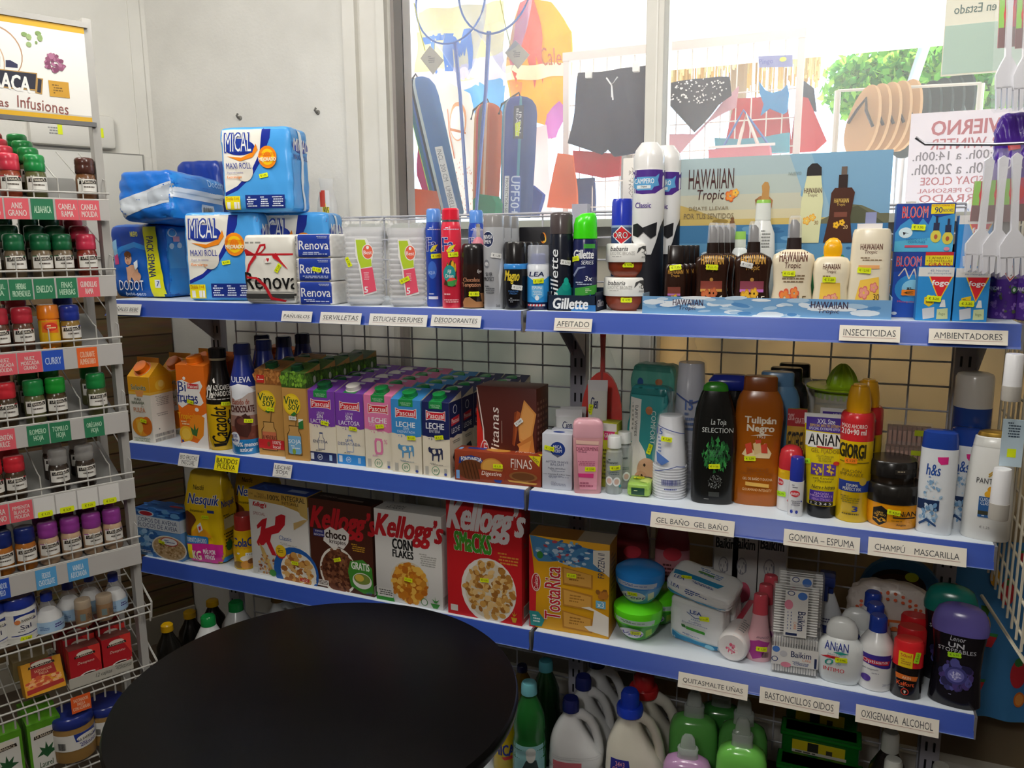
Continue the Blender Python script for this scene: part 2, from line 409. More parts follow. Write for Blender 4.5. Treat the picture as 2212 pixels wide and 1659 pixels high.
# ================================================================ the room
A_ = math.radians(24.5); EW = Vector((math.sin(A_), math.cos(A_), 0)); NW = Vector((math.cos(A_), -math.sin(A_), 0))   # along / out of the left wall
WY = 0.60; CORNER = Vector((-1.72, WY, 0))
plaster = noise_mat('#dcdad2', '#e6e4dc', 3.0, 0.75, 0.12, bscale=60, spec=0.2)
stucco = noise_mat('#d6d4cd', '#e0ded7', 5.0, 0.8, 0.08, bscale=90, spec=0.2)
dull = noise_mat('#5a5048', '#7a6e62', 2.0, 0.8)
def plank_mat():
    m = bpy.data.materials.new('surface'); m.use_nodes = True; nt = m.node_tree; N = nt.nodes.new; L = nt.links.new; p = nt.nodes['Principled BSDF']
    tc = N('ShaderNodeTexCoord'); mp = N('ShaderNodeMapping'); L(tc.outputs['Object'], mp.inputs[0]); mp.inputs['Rotation'].default_value = (math.radians(90), 0, 0)
    b = N('ShaderNodeTexBrick'); b.inputs['Color1'].default_value = (*lin('#6d5740'), 1); b.inputs['Color2'].default_value = (*lin('#8a7152'), 1); b.inputs['Mortar'].default_value = (*lin('#4a3b2b'), 1)
    b.inputs['Scale'].default_value = 1.0; b.inputs['Mortar Size'].default_value = 0.003; b.inputs['Brick Width'].default_value = 0.55; b.inputs['Row Height'].default_value = 0.072
    n = N('ShaderNodeTexNoise'); n.inputs['Scale'].default_value = 9; mp2 = N('ShaderNodeMapping'); mp2.inputs['Scale'].default_value = (1, 1, 6); L(tc.outputs['Object'], mp2.inputs[0]); L(mp2.outputs[0], n.inputs[0])
    x = N('ShaderNodeMix'); x.data_type = 'RGBA'; x.blend_type = 'MULTIPLY'; x.inputs[0].default_value = 0.6
    L(mp.outputs[0], b.inputs[0]); L(b.outputs[0], x.inputs[6]); L(n.outputs['Color'], x.inputs[7]); L(x.outputs[2], p.inputs['Base Color'])
    p.inputs['Roughness'].default_value = 0.75; p.inputs['Specular IOR Level'].default_value = 0.15; return m
def wallpt(s, off=0.0): q = CORNER - EW * s + NW * off; return (q.x, q.y)
def slab(name, poly, z0, z1, c, kind=True):
    o = G().prism(c, poly, 'z', z0, z1).obj(name)
    return struct(o) if kind else o
slab('floor', [(-5, -5), (2.3, -5), (2.3, WY + .2), (-5, WY + .2)], -0.06, 0.0, noise_mat('#3f342a', '#55483a', 4, 0.6))
slab('ceiling', [(-5, -5), (2.3, -5), (2.3, WY + .2), (-5, WY + .2)], 2.6, 2.68, plaster)
slab('wall_left', [wallpt(0), wallpt(5.2), wallpt(5.2, -.12), wallpt(-.1, -.12)], 0, 2.6, plaster)
slab('wall_rear', [(-5, -4.9), (2.3, -4.9), (2.3, -5), (-5, -5)], 0, 2.6, dull)
slab('wall_right', [(2.15, -5), (2.3, -5), (2.3, WY + .2), (2.15, WY + .2)], 0, 2.6, dull)
JX = xat(757, WY, 1.9); GX = xat(880, WY + .06, 1.9); MX0, MX1 = xat(1402, WY + .05, 1.9), xat(1440, WY + .05, 1.9); RX = 2.15
slab('wall_back', [(CORNER.x - .05, WY), (JX, WY), (JX, WY + .16), (CORNER.x - .05, WY + .16)], 0, 2.6, stucco)
slab('wall_header', [(JX, WY), (RX, WY), (RX, WY + .16), (JX, WY + .16)], 2.5, 2.6, plaster)
WZ = 1.36
o = G().prism(plank_mat(), [(0, 0), (5, 0), (5, .018), (0, .018)], 'z', 0, WZ).obj('trim_1'); o.location = (*wallpt(0), 0); o.rotation_euler = (0, 0, math.atan2(-EW.y, -EW.x)); struct(o)
o.location = (*wallpt(0.0), 0); 
slab('trim_2', [wallpt(0), wallpt(5), wallpt(5, .035), wallpt(0, .035)], WZ, WZ + .035, noise_mat('#7a6248', '#8b7355', 6, 0.6))
slab('baseboard_left', [wallpt(0), wallpt(5), wallpt(5, .03), wallpt(0, .03)], 0, .11, noise_mat('#9a9384', '#a8a192', 6, 0.6))
# thin plaster corner bead seen as a line down the wall
slab('trim_3', [wallpt(.02, -.01), wallpt(.06, -.01), wallpt(.06, .006), wallpt(.02, .006)], WZ + .035, 2.6, plaster)
# electrical cabinet and fuse cover on the left wall
def onwall(px, py, off=0.0):
    d = ray(px, py); t = ((CORNER + NW * off - CAM).dot(NW)) / d.dot(NW); return CAM + d * t
def wallbox(name, px, c, th, bev=0.004):
    l, t, r, b = px; a = onwall(l, (t + b) / 2); e = onwall(r, (t + b) / 2); zt = onwall((l + r) / 2, t).z; zb = onwall((l + r) / 2, b).z
    w = (e - a).dot(EW); g = G(); g.box(c, 0, -th, 0, w, 0, zt - zb, bev=bev); return g, a, w, zt - zb, zb
g, a, w, h, zb = wallbox('x', (70, 327, 318, 560), '#d9d8d1', .012, .002)
g.art([R(2, 0, 98, 1.2, '#8f8e88'), R(98, 0, 99.4, 100, '#8f8e88'), R(2, 98, 98, 99, '#8f8e88')], (0, -.012, h), (w, 0, 0), (0, 0, -h))
o = g.obj('cabinet_door'); o.location = (a.x, a.y, zb); o.rotation_euler = (0, 0, math.atan2(EW.y, EW.x)); tag(o, 'flat white electrical cabinet door set in the wall left of the corner', 'cabinet')
g, a, w, h, zb = wallbox('x', (58, 245, 243, 318), '#dddbd3', .035, .012)
o = g.obj('fuse_box_cover'); o.location = (a.x, a.y, zb); o.rotation_euler = (0, 0, math.atan2(EW.y, EW.x)); tag(o, 'long cream plastic fuse box cover with two yellow price tags on the wall', 'fuse box')
for u in (.34, .82):
    k = G(); k.box(YEL, u * w - .007, -.037, h * .32, u * w + .007, -.0352, h * .60); k.obj('price_sticker', o)
k = G(); k.art([Ln(20, 48, 36, 72, 3, '#8a8a88', 4)], (0, -.0352, h), (w, 0, 0), (0, 0, -h)); k.obj('print', o)
# two screw hooks in the back wall
for px, py, lb in ((519, 255, 'small grey screw hook left in the wall above the kitchen rolls'), (687, 243, 'round grey wall plug at right of the screw hook on the white wall')):
    p = onY(px, py, WY); g = G(); g.tube('#77756f', [(0, 0, 0), (0, -.012, 0), (0, -.018, .006), (0, -.012, .012)], .004); g.loft(['#8b8983', (0, 0), (0, 1), (1, .8), (1, 0)], .016, .006, M4=Matrix.Rotation(math.radians(90), 4, 'X'))
    o = g.obj('wall_hook'); o.location = p; tag(o, lb, 'hook')
# window: aluminium frame, sill, glass, lower panes with film
alu = noise_mat('#d9d6cd', '#e2dfd7', 6, 0.45, spec=0.4)
g = G()
for x0, x1, y0, y1, c in ((JX, JX + .045, -.02, .10, alu), (JX + .045, JX + .12, .0, .10, alu), (JX + .12, JX + .15, -.012, .09, alu), (JX + .15, GX - .012, .01, .10, alu), (GX - .012, GX, -.005, .10, '#8d8580')): g.box(c, x0, WY + y0, 0, x1, WY + y1, 2.5)
g.box(alu, MX0, WY - .01, 0, MX1, WY + .10, 2.5, bev=.004); g.box('#efece5', (MX0 + MX1) / 2 + .004, WY - .013, 0, (MX0 + MX1) / 2 + .009, WY - .01, 2.5)
g.box(alu, GX, WY, 0, RX, WY + .10, .12); g.box(alu, RX - .06, WY, 0, RX, WY + .1, 2.5)
g.box(alu, GX, WY - .005, 1.545, RX, WY + .10, 1.60)
struct(g.obj('window_frame'))
def glass(name, x0, x1, z0, z1, veil):  # milky translucent share puts glare haze over the view into the pane
    m = bpy.data.materials.new('pane'); m.use_nodes = True; nt = m.node_tree; N = nt.nodes.new; L = nt.links.new; nt.nodes.remove(nt.nodes['Principled BSDF'])
    t = N('ShaderNodeBsdfTransparent'); gl = N('ShaderNodeBsdfGlossy'); gl.inputs['Roughness'].default_value = 0.4; fr = N('ShaderNodeFresnel'); fr.inputs[0].default_value = 1.35
    d = N('ShaderNodeBsdfTranslucent'); d.inputs[0].default_value = (0.95, 0.92, 0.90, 1); x1_ = N('ShaderNodeMixShader'); x2 = N('ShaderNodeMixShader')
    n = N('ShaderNodeTexNoise'); n.inputs['Scale'].default_value = 2.2; tc = N('ShaderNodeTexCoord'); L(tc.outputs['Object'], n.inputs[0])
    mr = N('ShaderNodeMapRange'); mr.inputs[1].default_value = .3; mr.inputs[2].default_value = .7; mr.inputs[3].default_value = veil * .7; mr.inputs[4].default_value = veil * 1.3
    L(n.outputs['Fac'], mr.inputs[0]); L(mr.outputs[0], x1_.inputs[0]); L(t.outputs[0], x1_.inputs[1]); L(d.outputs[0], x1_.inputs[2])
    L(fr.outputs[0], x2.inputs[0]); L(x1_.outputs[0], x2.inputs[1]); L(gl.outputs[0], x2.inputs[2]); L(x2.outputs[0], nt.nodes['Material Output'].inputs[0])
    o = G().box(m, x0, WY + .045, z0, x1, WY + .051, z1).obj(name); return struct(o)
glass('window_1', GX, MX0, 1.60, 2.5, .08); glass('window_2', MX1, RX - .06, 1.60, 2.5, .08)
film = noise_mat('#948874', '#dcc49c', 2.6, 0.35, stretch=(1, 1, .8), detail=2.0, trans=0.6, lo=.3, hi=.72); film2 = noise_mat('#989a92', '#c4beb4', 3.0, 0.35, detail=2.0, trans=0.6)
struct(G().box(film2, GX, WY + .04, .12, MX0, WY + .052, 1.545).obj('window_3')); struct(G().box(film, MX1, WY + .04, .12, RX - .06, WY + .052, 1.545).obj('window_4'))
struct(G().box(noise_mat('#a9aca2', '#b6b8ae', 5, .5), JX, WY - .09, 1.60, RX, WY + .04, 1.622).obj('window_sill'))
# ================================================================ shelving
ZS = (1.40, 0.9636, 0.5823); YS = (0.0, 0.014, 0.043); Z0 = 0.10
white_metal = noise_mat('#dde6f0', '#e3ebf4', 5, 0.35, spec=0.4); blue_rail = noise_mat('#26439a', '#2e4ca2', 2.0, 0.30, spec=0.4, stretch=(.3, 1, 12))
grey_metal = noise_mat('#a9a9b6', '#b4b4c0', 5, 0.4, spec=0.4)
RH, RO = 0.045, 0.014
SIGNS = {(0, 0): [('PAÑALES BEBE', 242, 309, 668, 23, '#e6e4df'), ('PAÑUELOS', 613, 678, 683, 22, '#e6e4df'), ('SERVILLETAS', 696, 784, 687, 24, '#e6e4df'), ('ESTUCHE PERFUMES', 802, 926, 691, 25, '#e6e4df'), ('DESODORANTES', 935, 1042, 693, 24, '#e6e4df')],
         (0, 1): [('AFEITADO', 1200, 1281, 701, 27, '#ebe4d6'), ('INSECTICIDAS', 1813, 1944, 720, 33, '#ebe4d6'), ('AMBIENTADORES', 2005, 2176, 727, 31, '#ebe4d6')],
         (1, 0): [('BIO FRUTAS\nPASCUAL', 391, 433, 993, 27, '#e6e4df'), ('BATIDOS\nPULEVA', 469, 520, 1001, 31, '#f4e417'), ('LECHE\nSOJA', 595, 634, 1015, 28, '#e6e4df')],
         (1, 1): [('GEL BAÑO  GEL BAÑO', 1407, 1588, 1130, 32, '#ebe4d6'), ('GOMINA – ESPUMA', 1693, 1858, 1167, 34, '#ebe4d6'), ('CHAMPÚ    MASCARILLA', 1874, 2088, 1189, 38, '#ebe4d6')],
         (2, 0): [], (2, 1): [('QUITASMALTE UÑAS', 1466, 1617, 1478, 31, '#ebe4d6'), ('BASTONCILLOS OIDOS', 1641, 1814, 1513, 33, '#ebe4d6'), ('OXIGENADA  ALCOHOL', 1847, 2029, 1553, 36, '#ebe4d6')]}
NM = ('top', 'middle', 'third'); SD = ('left', 'right')
for i in range(3):
    for j in range(2):
        x0, x1 = ((-1.33, -.005), (.006, .99))[j]; z, y = ZS[i], YS[i]
        if i: x1 = min(x1, .985) if j else x1
        g = G(); g.box(white_metal, x0, y, -0.03 + z, x1, .40, z, bev=.002)
        sh = g.obj('shelf_board'); tag(sh, f'white metal {NM[i]} shelf with blue price rail, {SD[j]} bay of the shelving', 'shelf', 'metal shelves of the shelving')
        r = G(); pf = [(y - .001, z - .001), (y - .004, z), (y - .006, z - .002), (y - RO, z - RH + .004), (y - RO - .004, z - RH), (y - RO + .001, z - RH - .001), (y - .001, z - .012)]
        r.prism(blue_rail, pf, 'x', x0, x1); r.box('#8fa5dc/g', x0, y - RO - .0046, z - RH - .001, x1, y - RO - .003, z - RH + .0005); rail = r.obj('price_rail', sh); rail['label'] = 'blue price rail'
        for xe in (x0 + .012, x1 - .012):
            b = G(); b.prism(grey_metal, [(.40, z - .03), (.40, z - .16), (.36, z - .13), (.26, z - .06), (y + .03, z - .03)], 'x', xe - .002, xe + .002); b.obj('bracket', sh)
        b = G(); b.box('#c9ccd4/m', x1 - .001, y - .012, z - .05, x1 + .004, y + .03, z); b.obj('end_clip', sh)
        nv = Vector((0, -RH, -(RO - .004))).normalized(); nv = Vector((0, -math.cos(.22), -math.sin(.22)))
        for t, l, rr, cy, hp, c in SIGNS[(i, j)]:
            yy = y - .0105; a, e = onY(l, cy, yy), onY(rr, cy, yy); m = onY((l + rr) / 2, cy, yy); w = e.x - a.x; hh = hp * depth(m) / FPX * 1.04
            k = G(); Vv = Vector((0, -.30, -.954)).normalized(); Uv = Vector((1, 0, 0)); O = Vector((a.x, yy - .002, m.z)) - Vv * hh / 2 + Vector((0, -.0062, 0))
            hand = c == '#f4e417'; two = '\n' in t
            its = [R(0, 0, 100, 100, c), T(t, 7, 24 if not two else 14, 93, 66 if not two else 84, '#4a4a4a' if not hand else '#1c1a10', 0.012 if not hand else 0.03, 0.12 if j == 0 and not two else 0)]
            if not two: its.append(R(6, 74, 94, 76, '#b98a86' if j else '#c4a3a0'))
            elif hand: its += [R(8, 48, 60, 50, '#1c1a10'), R(8, 88, 92, 89.5, '#c65a2a')]
            else: its += [R(10, 52, 90, 53.5, '#8a8a8a'), R(10, 90, 80, 91.5, '#8a8a8a')]
            k.art(its, O, Uv * w, Vv * hh, eps=0.0006, step=.0003)
            k.art([R(0, 0, 100, 100, '#dddad2')], O + Uv * w, -Uv * w, Vv * hh, eps=0.0)
            k.obj('paper_sign', rail)['label'] = 'yellow handwritten paper sign' if hand else 'small white two line paper sign' if two else 'white paper sign reading ' + t.replace('   ', '')
for px_, lb in ((-1.31, 'slotted grey upright at the left end of the shelving'), (0.0, 'slotted grey upright between the two shelf bays'), (0.955, 'slotted grey upright at the right end of the shelving')):
    g = G(); g.box(grey_metal, px_ - .022, .402, 0, px_ + .022, .432, 1.66 if px_ < .5 else 1.42); k = 0.06
    while k < 1.40:
        for dx in (-.009, .009): g.box('#14141a', px_ + dx - .0025, .4005, k, px_ + dx + .0025, .4025, k + .025)
        k += .05
    tag(g.obj('shelf_upright'), lb, 'shelf upright', 'uprights of the shelving')
for x0, x1, lb in ((-1.24, -.03, 'white wire grid panel behind the left shelf bay'), (.03, .93, 'white wire grid panel behind the right shelf bay')):
    g = G(); wire = '#b9b9c0'; x = x0; zt = 1.638
    while x <= x1 + .001: g.tube(wire, [(x, .425, .15), (x, .425, zt)], .0026, 5); x += (x1 - x0) / round((x1 - x0) / .0885)
    z = .18
    while z < zt + .001: g.tube(wire, [(x0, .421, z), (x1, .421, z)], .0026, 5); z += .0604
    g.tube(wire, [(x0, .421, zt), (x1, .421, zt)], .0035, 5)
    tag(g.obj('wire_grid_panel'), lb, 'wire grid')
g = G(); g.box(white_metal, -1.33, -.05, .06, .985, .40, Z0, bev=.002); g.box('#22262f', -1.33, -.04, 0, .985, .38, .06); tag(g.obj('base_shelf'), 'low base shelf at the bottom of the shelving holding large bottles', 'shelf')
# ================================================================ goods, top shelf
Z = ZS[0]
def CAN(body, cap, cf=.18, art=(), sh=.06, capr=.95, bodyn='body', g='/g', stripe=None):
    pf = [body, (0, 0), (0, .93), (.012, 1)]
    if stripe:
        for zz, cc in stripe: pf += [(zz, 1), cc, (zz, 1)]
    pf += [(1 - cf - sh, 1), (1 - cf - sh * .4, .95), (1 - cf, .84), (1 - cf, 0)]
    return [(bodyn, pf, art), ('cap', [cap, (1 - cf, 0), (1 - cf, capr), (.965, capr * .98), (.99, capr * .9), (1, capr * .72), (1, 0)])]
# ---- nappies
DODOT = [R(0, 0, 100, 100, '#1560c0/w'), R(0, 0, 62, 30, '#123f9f/w'), P('#2f86d6/w', (0, 44), (20, 30), (45, 24), (66, 30), (66, 36), (45, 31), (22, 37), (4, 54)),
    P('#8fc6ee/w', (4, 24), (13, 20), (15, 42), (6, 44)), P('#c73a7c/w', (6, 42), (14, 40), (15, 54), (7, 55)), T('NUEVO', 40, 10, 52, 17, '#e8e04a'),
    El(32, 47, 6, 8, '#d9a98a/w'), El(32, 41, 6.5, 4.5, '#6b3f22/w'), El(39, 64, 10, 9, '#d9a98a/w'), El(45, 71, 8, 7, '#d3a080/w'), P('#d9a98a/w', (29, 58), (37, 60), (35, 80), (29, 80)), P('#d3a080/w', (42, 70), (52, 70), (52, 79), (40, 79)), El(30, 46.5, .9, .9, '#3a2a22'), El(34.5, 46.5, .9, .9, '#3a2a22'), El(32, 51, 2, .7, '#b86a5a'), P('#e9f0f4/w', (43, 52), (50, 48), (50, 58), (45, 62)),
    T('DODOT', 14, 76, 58, 90, '#0b2a86/w', .045), T('DODOT', 14, 76, 58, 90, '#f2f6fa/w', .012), T('bebé-seco', 24, 92, 60, 97, '#dff0ff/w'),
    P('#ecea1c/w', (64, 0), (86, 0), (96, 100), (72, 100)), T('PACK SEMANA', 70, 17, 82, 72, '#1a2a66/w', .02, 0, -90), P('#e8eef4/w', (79, 75), (88, 75), (89, 86), (80, 86)), T('7', 82, 77, 87, 84, '#23418a')]
DSIDE = [R(0, 0, 100, 100, '#2f8fe0/w'), R(8, 30, 52, 60, '#4aa5ea/w'), El(20, 12, 12, 6, '#dcecfa/w'), El(20, 12, 9, 4.5, '#3aa0e0/w'), El(16, 30, 7, 4, '#cfe6f8/w'), El(38, 29, 7, 4, '#cfe6f8/w'), R(20, 17, 38, 24, '#e8a5bc/w'), R(60, 2, 78, 98, '#dfe6ee/w'), R(68, 2, 71, 98, '#b9c6d8/w'), R(80, 0, 100, 100, '#1b57b4/w')]
Bx('nappy_pack', 'nappies', 'blue nappy pack standing at the left end, yellow PACK SEMANA band and a baby', (247, 366, 484, 641), Z, .15, '#1a62c2/w', DODOT, DSIDE, soft=(11, .003), rz=4)
lying = Bx('nappy_pack', 'nappies', 'blue nappy pack lying on the upright one, white tape across its end', (247, 360, 392, 490), Z + .217, .25, '#1d6cc8/w',
   [P('#cfd6de/w', (0, 62), (60, 40), (100, 22), (100, 62), (55, 76), (0, 98)), P('#b4bcc6/w', (58, 46), (98, 28), (98, 58), (60, 70))],
   [R(0, 0, 100, 100, '#2a86d8/w'), R(0, 34, 100, 54, '#e3e8ee/w'), R(0, 43, 100, 45, '#bcc8d4/w'), R(50, 60, 72, 94, '#dfe6ee/w'), Bars(52, 63, 70, 88), T('Dodot', 62, 8, 86, 22, '#bfe0ff')], soft=(7, .004), y=.01, h=.145)
lying.rotation_euler = (math.radians(-4), 0, math.radians(5))
Bx('nappy_pack', 'nappies', 'dark blue nappy pack leaning behind the kitchen rolls, pale blue swoosh', (394, 490, 345, 640), Z, .10, '#17378f/w', [P('#4fa3e6/w', (30, 40), (60, 28), (100, 24), (100, 27), (62, 32), (36, 44)), P('#b8daf4/w', (12, 36), (26, 33), (28, 48), (12, 48)), El(80, 36, 8, 4, '#c4ccd8/w')], soft=(8, .004), rz=6, y=.285)
# ---- kitchen rolls
def MICAL(cut=100):
    return [R(0, 0, 74, 100, '#f3efe4/w'), P('#4aa0e6/w', (0, 80), (24, 72), (44, 58), (60, 36), (70, 0), (100, 0), (100, 100), (0, 100)), P('#1c2f95/w', (62, 0), (74, 0), (72, 14), (58, 40), (42, 60), (22, 74), (0, 82), (0, 78), (22, 69), (42, 53), (56, 32)),
        El(28, 24, 22, 9, '#1c2f95/w'), P('#f08a1d/w', (10, 34), (30, 36), (46, 30), (52, 20), (54, 27), (46, 36), (28, 40)), El(27, 22, 20, 8, '#27409f/w'), T('MICAL', 7, 7, 46, 30, '#2b45a6/w', .045, .15), T('MICAL', 8, 8, 45, 29, '#f7f7f2/w', .015, .15),
        El(34, 52, 12, 12, '#ddd8cc/w'), T('MAXI ROLL', 8, 42, 44, 49, '#1c2f95/w', .01), T('Papel de cocina', 9, 52, 32, 55, '#9a93b8/w'), T('Extralargo', 9, 57, 30, 61, '#f08a1d/w', .02),
        El(68, 36, 13, 13, '#f08a1d/w'), El(68, 36, 9.5, 9.5, '#f6c61c/w'), El(68, 36, 6, 6, '#f08a1d/w'), T('PRODUCTO', 57, 31, 79, 35, '#e8711a/w', .03), T('MEJORADO', 56, 36.5, 80, 42, '#fff3d0/w', .04),
        R(4, 81, 26, 97, '#f3e21e/w'), T('Dobla 1=4', 6, 82, 24, 86, '#c77a16'), R(7, 88, 12, 96, '#f4f4ee/w'), R(17, 88, 21, 96, '#f4f4ee/w'), R(22, 88, 25, 96, '#f4f4ee/w'), R(34, 80, 90, 96, '#1b2f7f/w'), Ln(36, 82, 52, 95, 5, '#dfe6f4', 2), Ln(55, 82, 68, 95, 5, '#dfe6f4', 3), Ln(72, 82, 88, 95, 5, '#dfe6f4', 4)]
MSIDE = [R(0, 0, 100, 100, '#4aa0e6/w'), P('#1c2f95/w', (0, 0), (6, 0), (0, 20)), El(52, 22, 44, 8, '#2b45a6/w'), T('MICAL', 14, 13, 92, 28, '#f7f7f2/w', .03, .15), T('MAXI ROLL', 12, 32, 90, 38, '#1c2f95/w'), P('#e9f3fb/w', (40, 2), (52, 0), (66, 40), (58, 70), (74, 98), (60, 98), (46, 66), (52, 40))]
kr = Bx('kitchen_roll_pack', 'kitchen rolls', 'kitchen roll pack on the shelf beside the nappies, half behind the white napkins', (407, 568, 458, 642), Z, .12, '#4aa0e6/w', MICAL(), MSIDE, [(489, 567, '1,95', 10)], soft=(16, .0015), rz=14, y=.05)
Bx('kitchen_roll_pack', 'kitchen rolls', 'topmost kitchen roll pack, standing on the other rolls, white and blue MAXI ROLL wrap', (484, 634, 272, 447), Z + kr['_h'] - .002, .12, '#4aa0e6/w', MICAL(), MSIDE, [(570, 379, '1,95', 10)], soft=(16, .0015), rz=14, y=.065)
dup(kr, (kr.location.x + .155, kr.location.y + .105, Z), 'kitchen roll pack behind the white napkins, only its upper corner showing')
Bx('napkin_pack', 'napkins', 'white napkin pack printed with a red ribbon bow and black lettering', (532, 640, 507, 652), Z, .11, '#efece2/w', [R(0, 0, 100, 100, '#efece2/w'), Ln(0, 10, 96, 15, 1, '#9a9890', 7), P('#c3202b/w', (0, 27), (98, 27), (98, 29.5), (0, 30)), P('#c3202b/w', (24, 28), (34, 14), (46, 13), (46, 19), (36, 27), (30, 30)), P('#efece2/w', (30, 26), (37, 17), (43, 16.5), (42, 20), (35, 25)), P('#c3202b/w', (24, 28), (6, 20), (2, 23), (5, 28)), P('#c3202b/w', (22, 29), (10, 42), (2, 60), (5, 61), (14, 44), (28, 31)), P('#c3202b/w', (58, 30), (66, 26), (74, 36), (88, 50), (84, 48), (70, 38), (60, 34)),
    P('#f6f4ec', (40, 33), (54, 32), (55, 40), (44, 41)), T('I ♥', 44, 33.5, 52, 39, '#c3202b', .03), T('Renova', 1, 54, 106, 79, '#151515/w', .03), R(2, 82, 100, 84, '#8a8a86/w'), R(2, 85, 100, 92, '#3a3a38/w'), R(2, 93, 100, 94.5, '#8a8a86/w'), P('#c3202b/w', (6, 60), (26, 61), (44, 72), (56, 90), (84, 95), (80, 97), (52, 94), (40, 76), (24, 64), (6, 63))], st=[(601, 579, '1,20', 55)], soft=(16, .0015), rz=10, y=-.0)
bundle = thing('tissue_pack', 'bundle of three stacked blue and white paper tissue packets left of the clear cups', 'tissues', (0, 0, 0), 0)
def tissue(i):
    y0 = (505, 557, 608)[2 - i]; p, w, h = measure((637, 715, 505, 657), Z, math.radians(8), .004, 1, True); h /= 3
    g = G(); g.soft('#f1eee8/w', w, .10, h, 16, .0008, seed=i); art = [R(0, 4, 9, 96, '#d8d6d2/w'), Bars(2, 8, 7, 92, '#8a8a94', 5, False), R(11, 3, 97, 98, '#26409f/w'), T('Renova', 14, 28, 94, 66, '#f4f4f4/w', .03), Ln(18, 76, 90, 90, 2, '#c2cbe8', 3 + i), Ln(62, 10, 92, 22, 2, '#c2cbe8', 8)]
    g.art(art, (-w / 2, -.13, h), (w, 0, 0), (0, 0, -h), g.bvh(), cell=.008, eps=.0009, step=.0003); t = g.bvh(); o = g.obj('packet', bundle); o.location = (0, 0, i * h)
    if i == 0: bundle.location = (p.x, p.y + .05, Z); bundle.rotation_euler = (0, 0, math.radians(8))
    return g, h
gg = [tissue(i) for i in range(3)]
k = G(); k.bm.from_mesh(bundle.children[1].data); bpy.context.view_layer.update(); bmesh.ops.translate(k.bm, verts=k.bm.verts[:], vec=(0, 0, gg[0][1])); sticker(bundle, k.bvh(), 685, 582, '1,25', -10)
# ---- clear cups, bag
def cupstack(g, w, h):
    pf = ['#f4f4f6/t34', (0, 0), (0, .80)]; n = 14
    for i in range(n): z = .02 + .86 * i / n; pf += [(z, .84 + .10 * i / n), (z + .03, .97), (z + .045, .97)]
    pf += [(.93, 1.0), (.93, .9), (.2, .75)]; g.loft(pf, w, h, n=4, segs=32, close=False)
def bagtop(g, w, h):
    rnd = random.Random(7); g.loft(['#ffffff/t14', (.86, 1.01), (.95, .98, .5), (.985, .8, .25), (1.0, .9, .06), (1.05, 1.0, .10)], w, h, n=5, segs=30, close=False)
    for v in g.bm.verts: v.co += Vector((rnd.uniform(-1, 1), rnd.uniform(-1, 1), rnd.uniform(-1, 1))) * .006
CUPLAB = [P('#f4f4f0', (28, 20), (56, 20), (72, 36), (66, 52), (78, 84), (44, 88), (34, 50), (28, 40)), P('#b9d531', (30, 22), (52, 22), (56, 30), (66, 46), (66, 53), (40, 55), (34, 44)), El(58, 36, 14, 9, '#f4f4f0'), El(58, 36, 12, 8, '#ef6a4f'), T('Best', 48, 34.5, 68, 39, '#ffffff', .03), El(58, 31, 3.5, 2, '#ffffff'), P('#e8546e', (40, 56), (68, 54), (76, 82), (46, 86)), T('5', 47, 77, 55, 84, '#ffffff', .05), Ln(46, 60, 60, 70, 4, '#f6c0c8', 4)]
for a, lb, s in (((749, 834, 478, 662), 'left of the two bagged stacks of clear plastic cups, beside the tissues', (753, 566, '1,95', -65)), ((841, 924, 480, 664), 'right of the two bagged stacks of clear plastic cups, beside the blue spray can', (874, 605, '1,95', 25))):
    Lf('cup_pack', 'plastic cups', lb, a, Z, [('cups', cupstack), ('bag', bagtop), ('label', lambda g, w, h: g.loft(['#ffffff/t10', (.03, 1.0), (.9, 1.01)], w, h, n=5, close=False), CUPLAB)], [s], n=4, fr=.35)
Lf('produce_bag', 'bag', 'empty clear plastic bag with a yellow and red tag behind the tissues', (690, 742, 385, 640), Z, [('bag', lambda g, w, h: g.loft(['#f2f0ee/t25', (0, .9), (.5, 1), (.8, .8, .4), (.92, .5, .2), (1, .62, .3)], w, h, n=3, segs=20, close=False), [P('#ecd92a', (30, 22), (56, 20), (58, 44), (34, 46)), R(22, 10, 42, 24, '#d9422f'), R(44, 10, 60, 24, '#f4f0ec'), T('90/5', 34, 24, 54, 30, '#5a5420'), R(36, 60, 56, 85, '#86aee0'), Bars(38, 62, 54, 83, '#4a74b0')])], y=.335, kd=.25)
# ---- deodorants
FAART = lambda c: [Ln(12, 19, 88, 22, 2, '#d8dcf0', 2), T('Fa', 6, 29, 62, 43, '#f2f2f6', .05), T('Fa', 6, 29, 62, 43, '#1d2a8c', .02), P('#e6d92a', (24, 42), (50, 37), (72, 36), (50, 42), (30, 44))]
fb = Lf('spray_can', 'deodorant', 'royal blue deodorant spray with pale blue cap, front left of the red can', (923, 959, 451, 663), Z, [('body', ['#2347b0/g', (0, 0), (0, .93), (.012, 1), (.80, 1), (.835, .93), (.865, .84), (.865, 0)], FAART(0) + [El(36, 62, 26, 9, '#3f6fd0/g'), T('AQUA', 12, 63, 52, 67, '#a8c4f0'), Ln(12, 86, 80, 88, 1, '#d8e2f8', 3), R(10, 89, 66, 92, '#dfe8f6')]), ('cap', ['#5b8fdc/g', (.865, 0), (.865, .86), (.98, .84), (1, .7), (1, 0)])], [(942, 553, '1,95', 4)], fr=.25)
dup(fb, (fb.location.x + .055, fb.location.y + .13, Z), 'royal blue spray can with pale blue cap standing behind the red can')
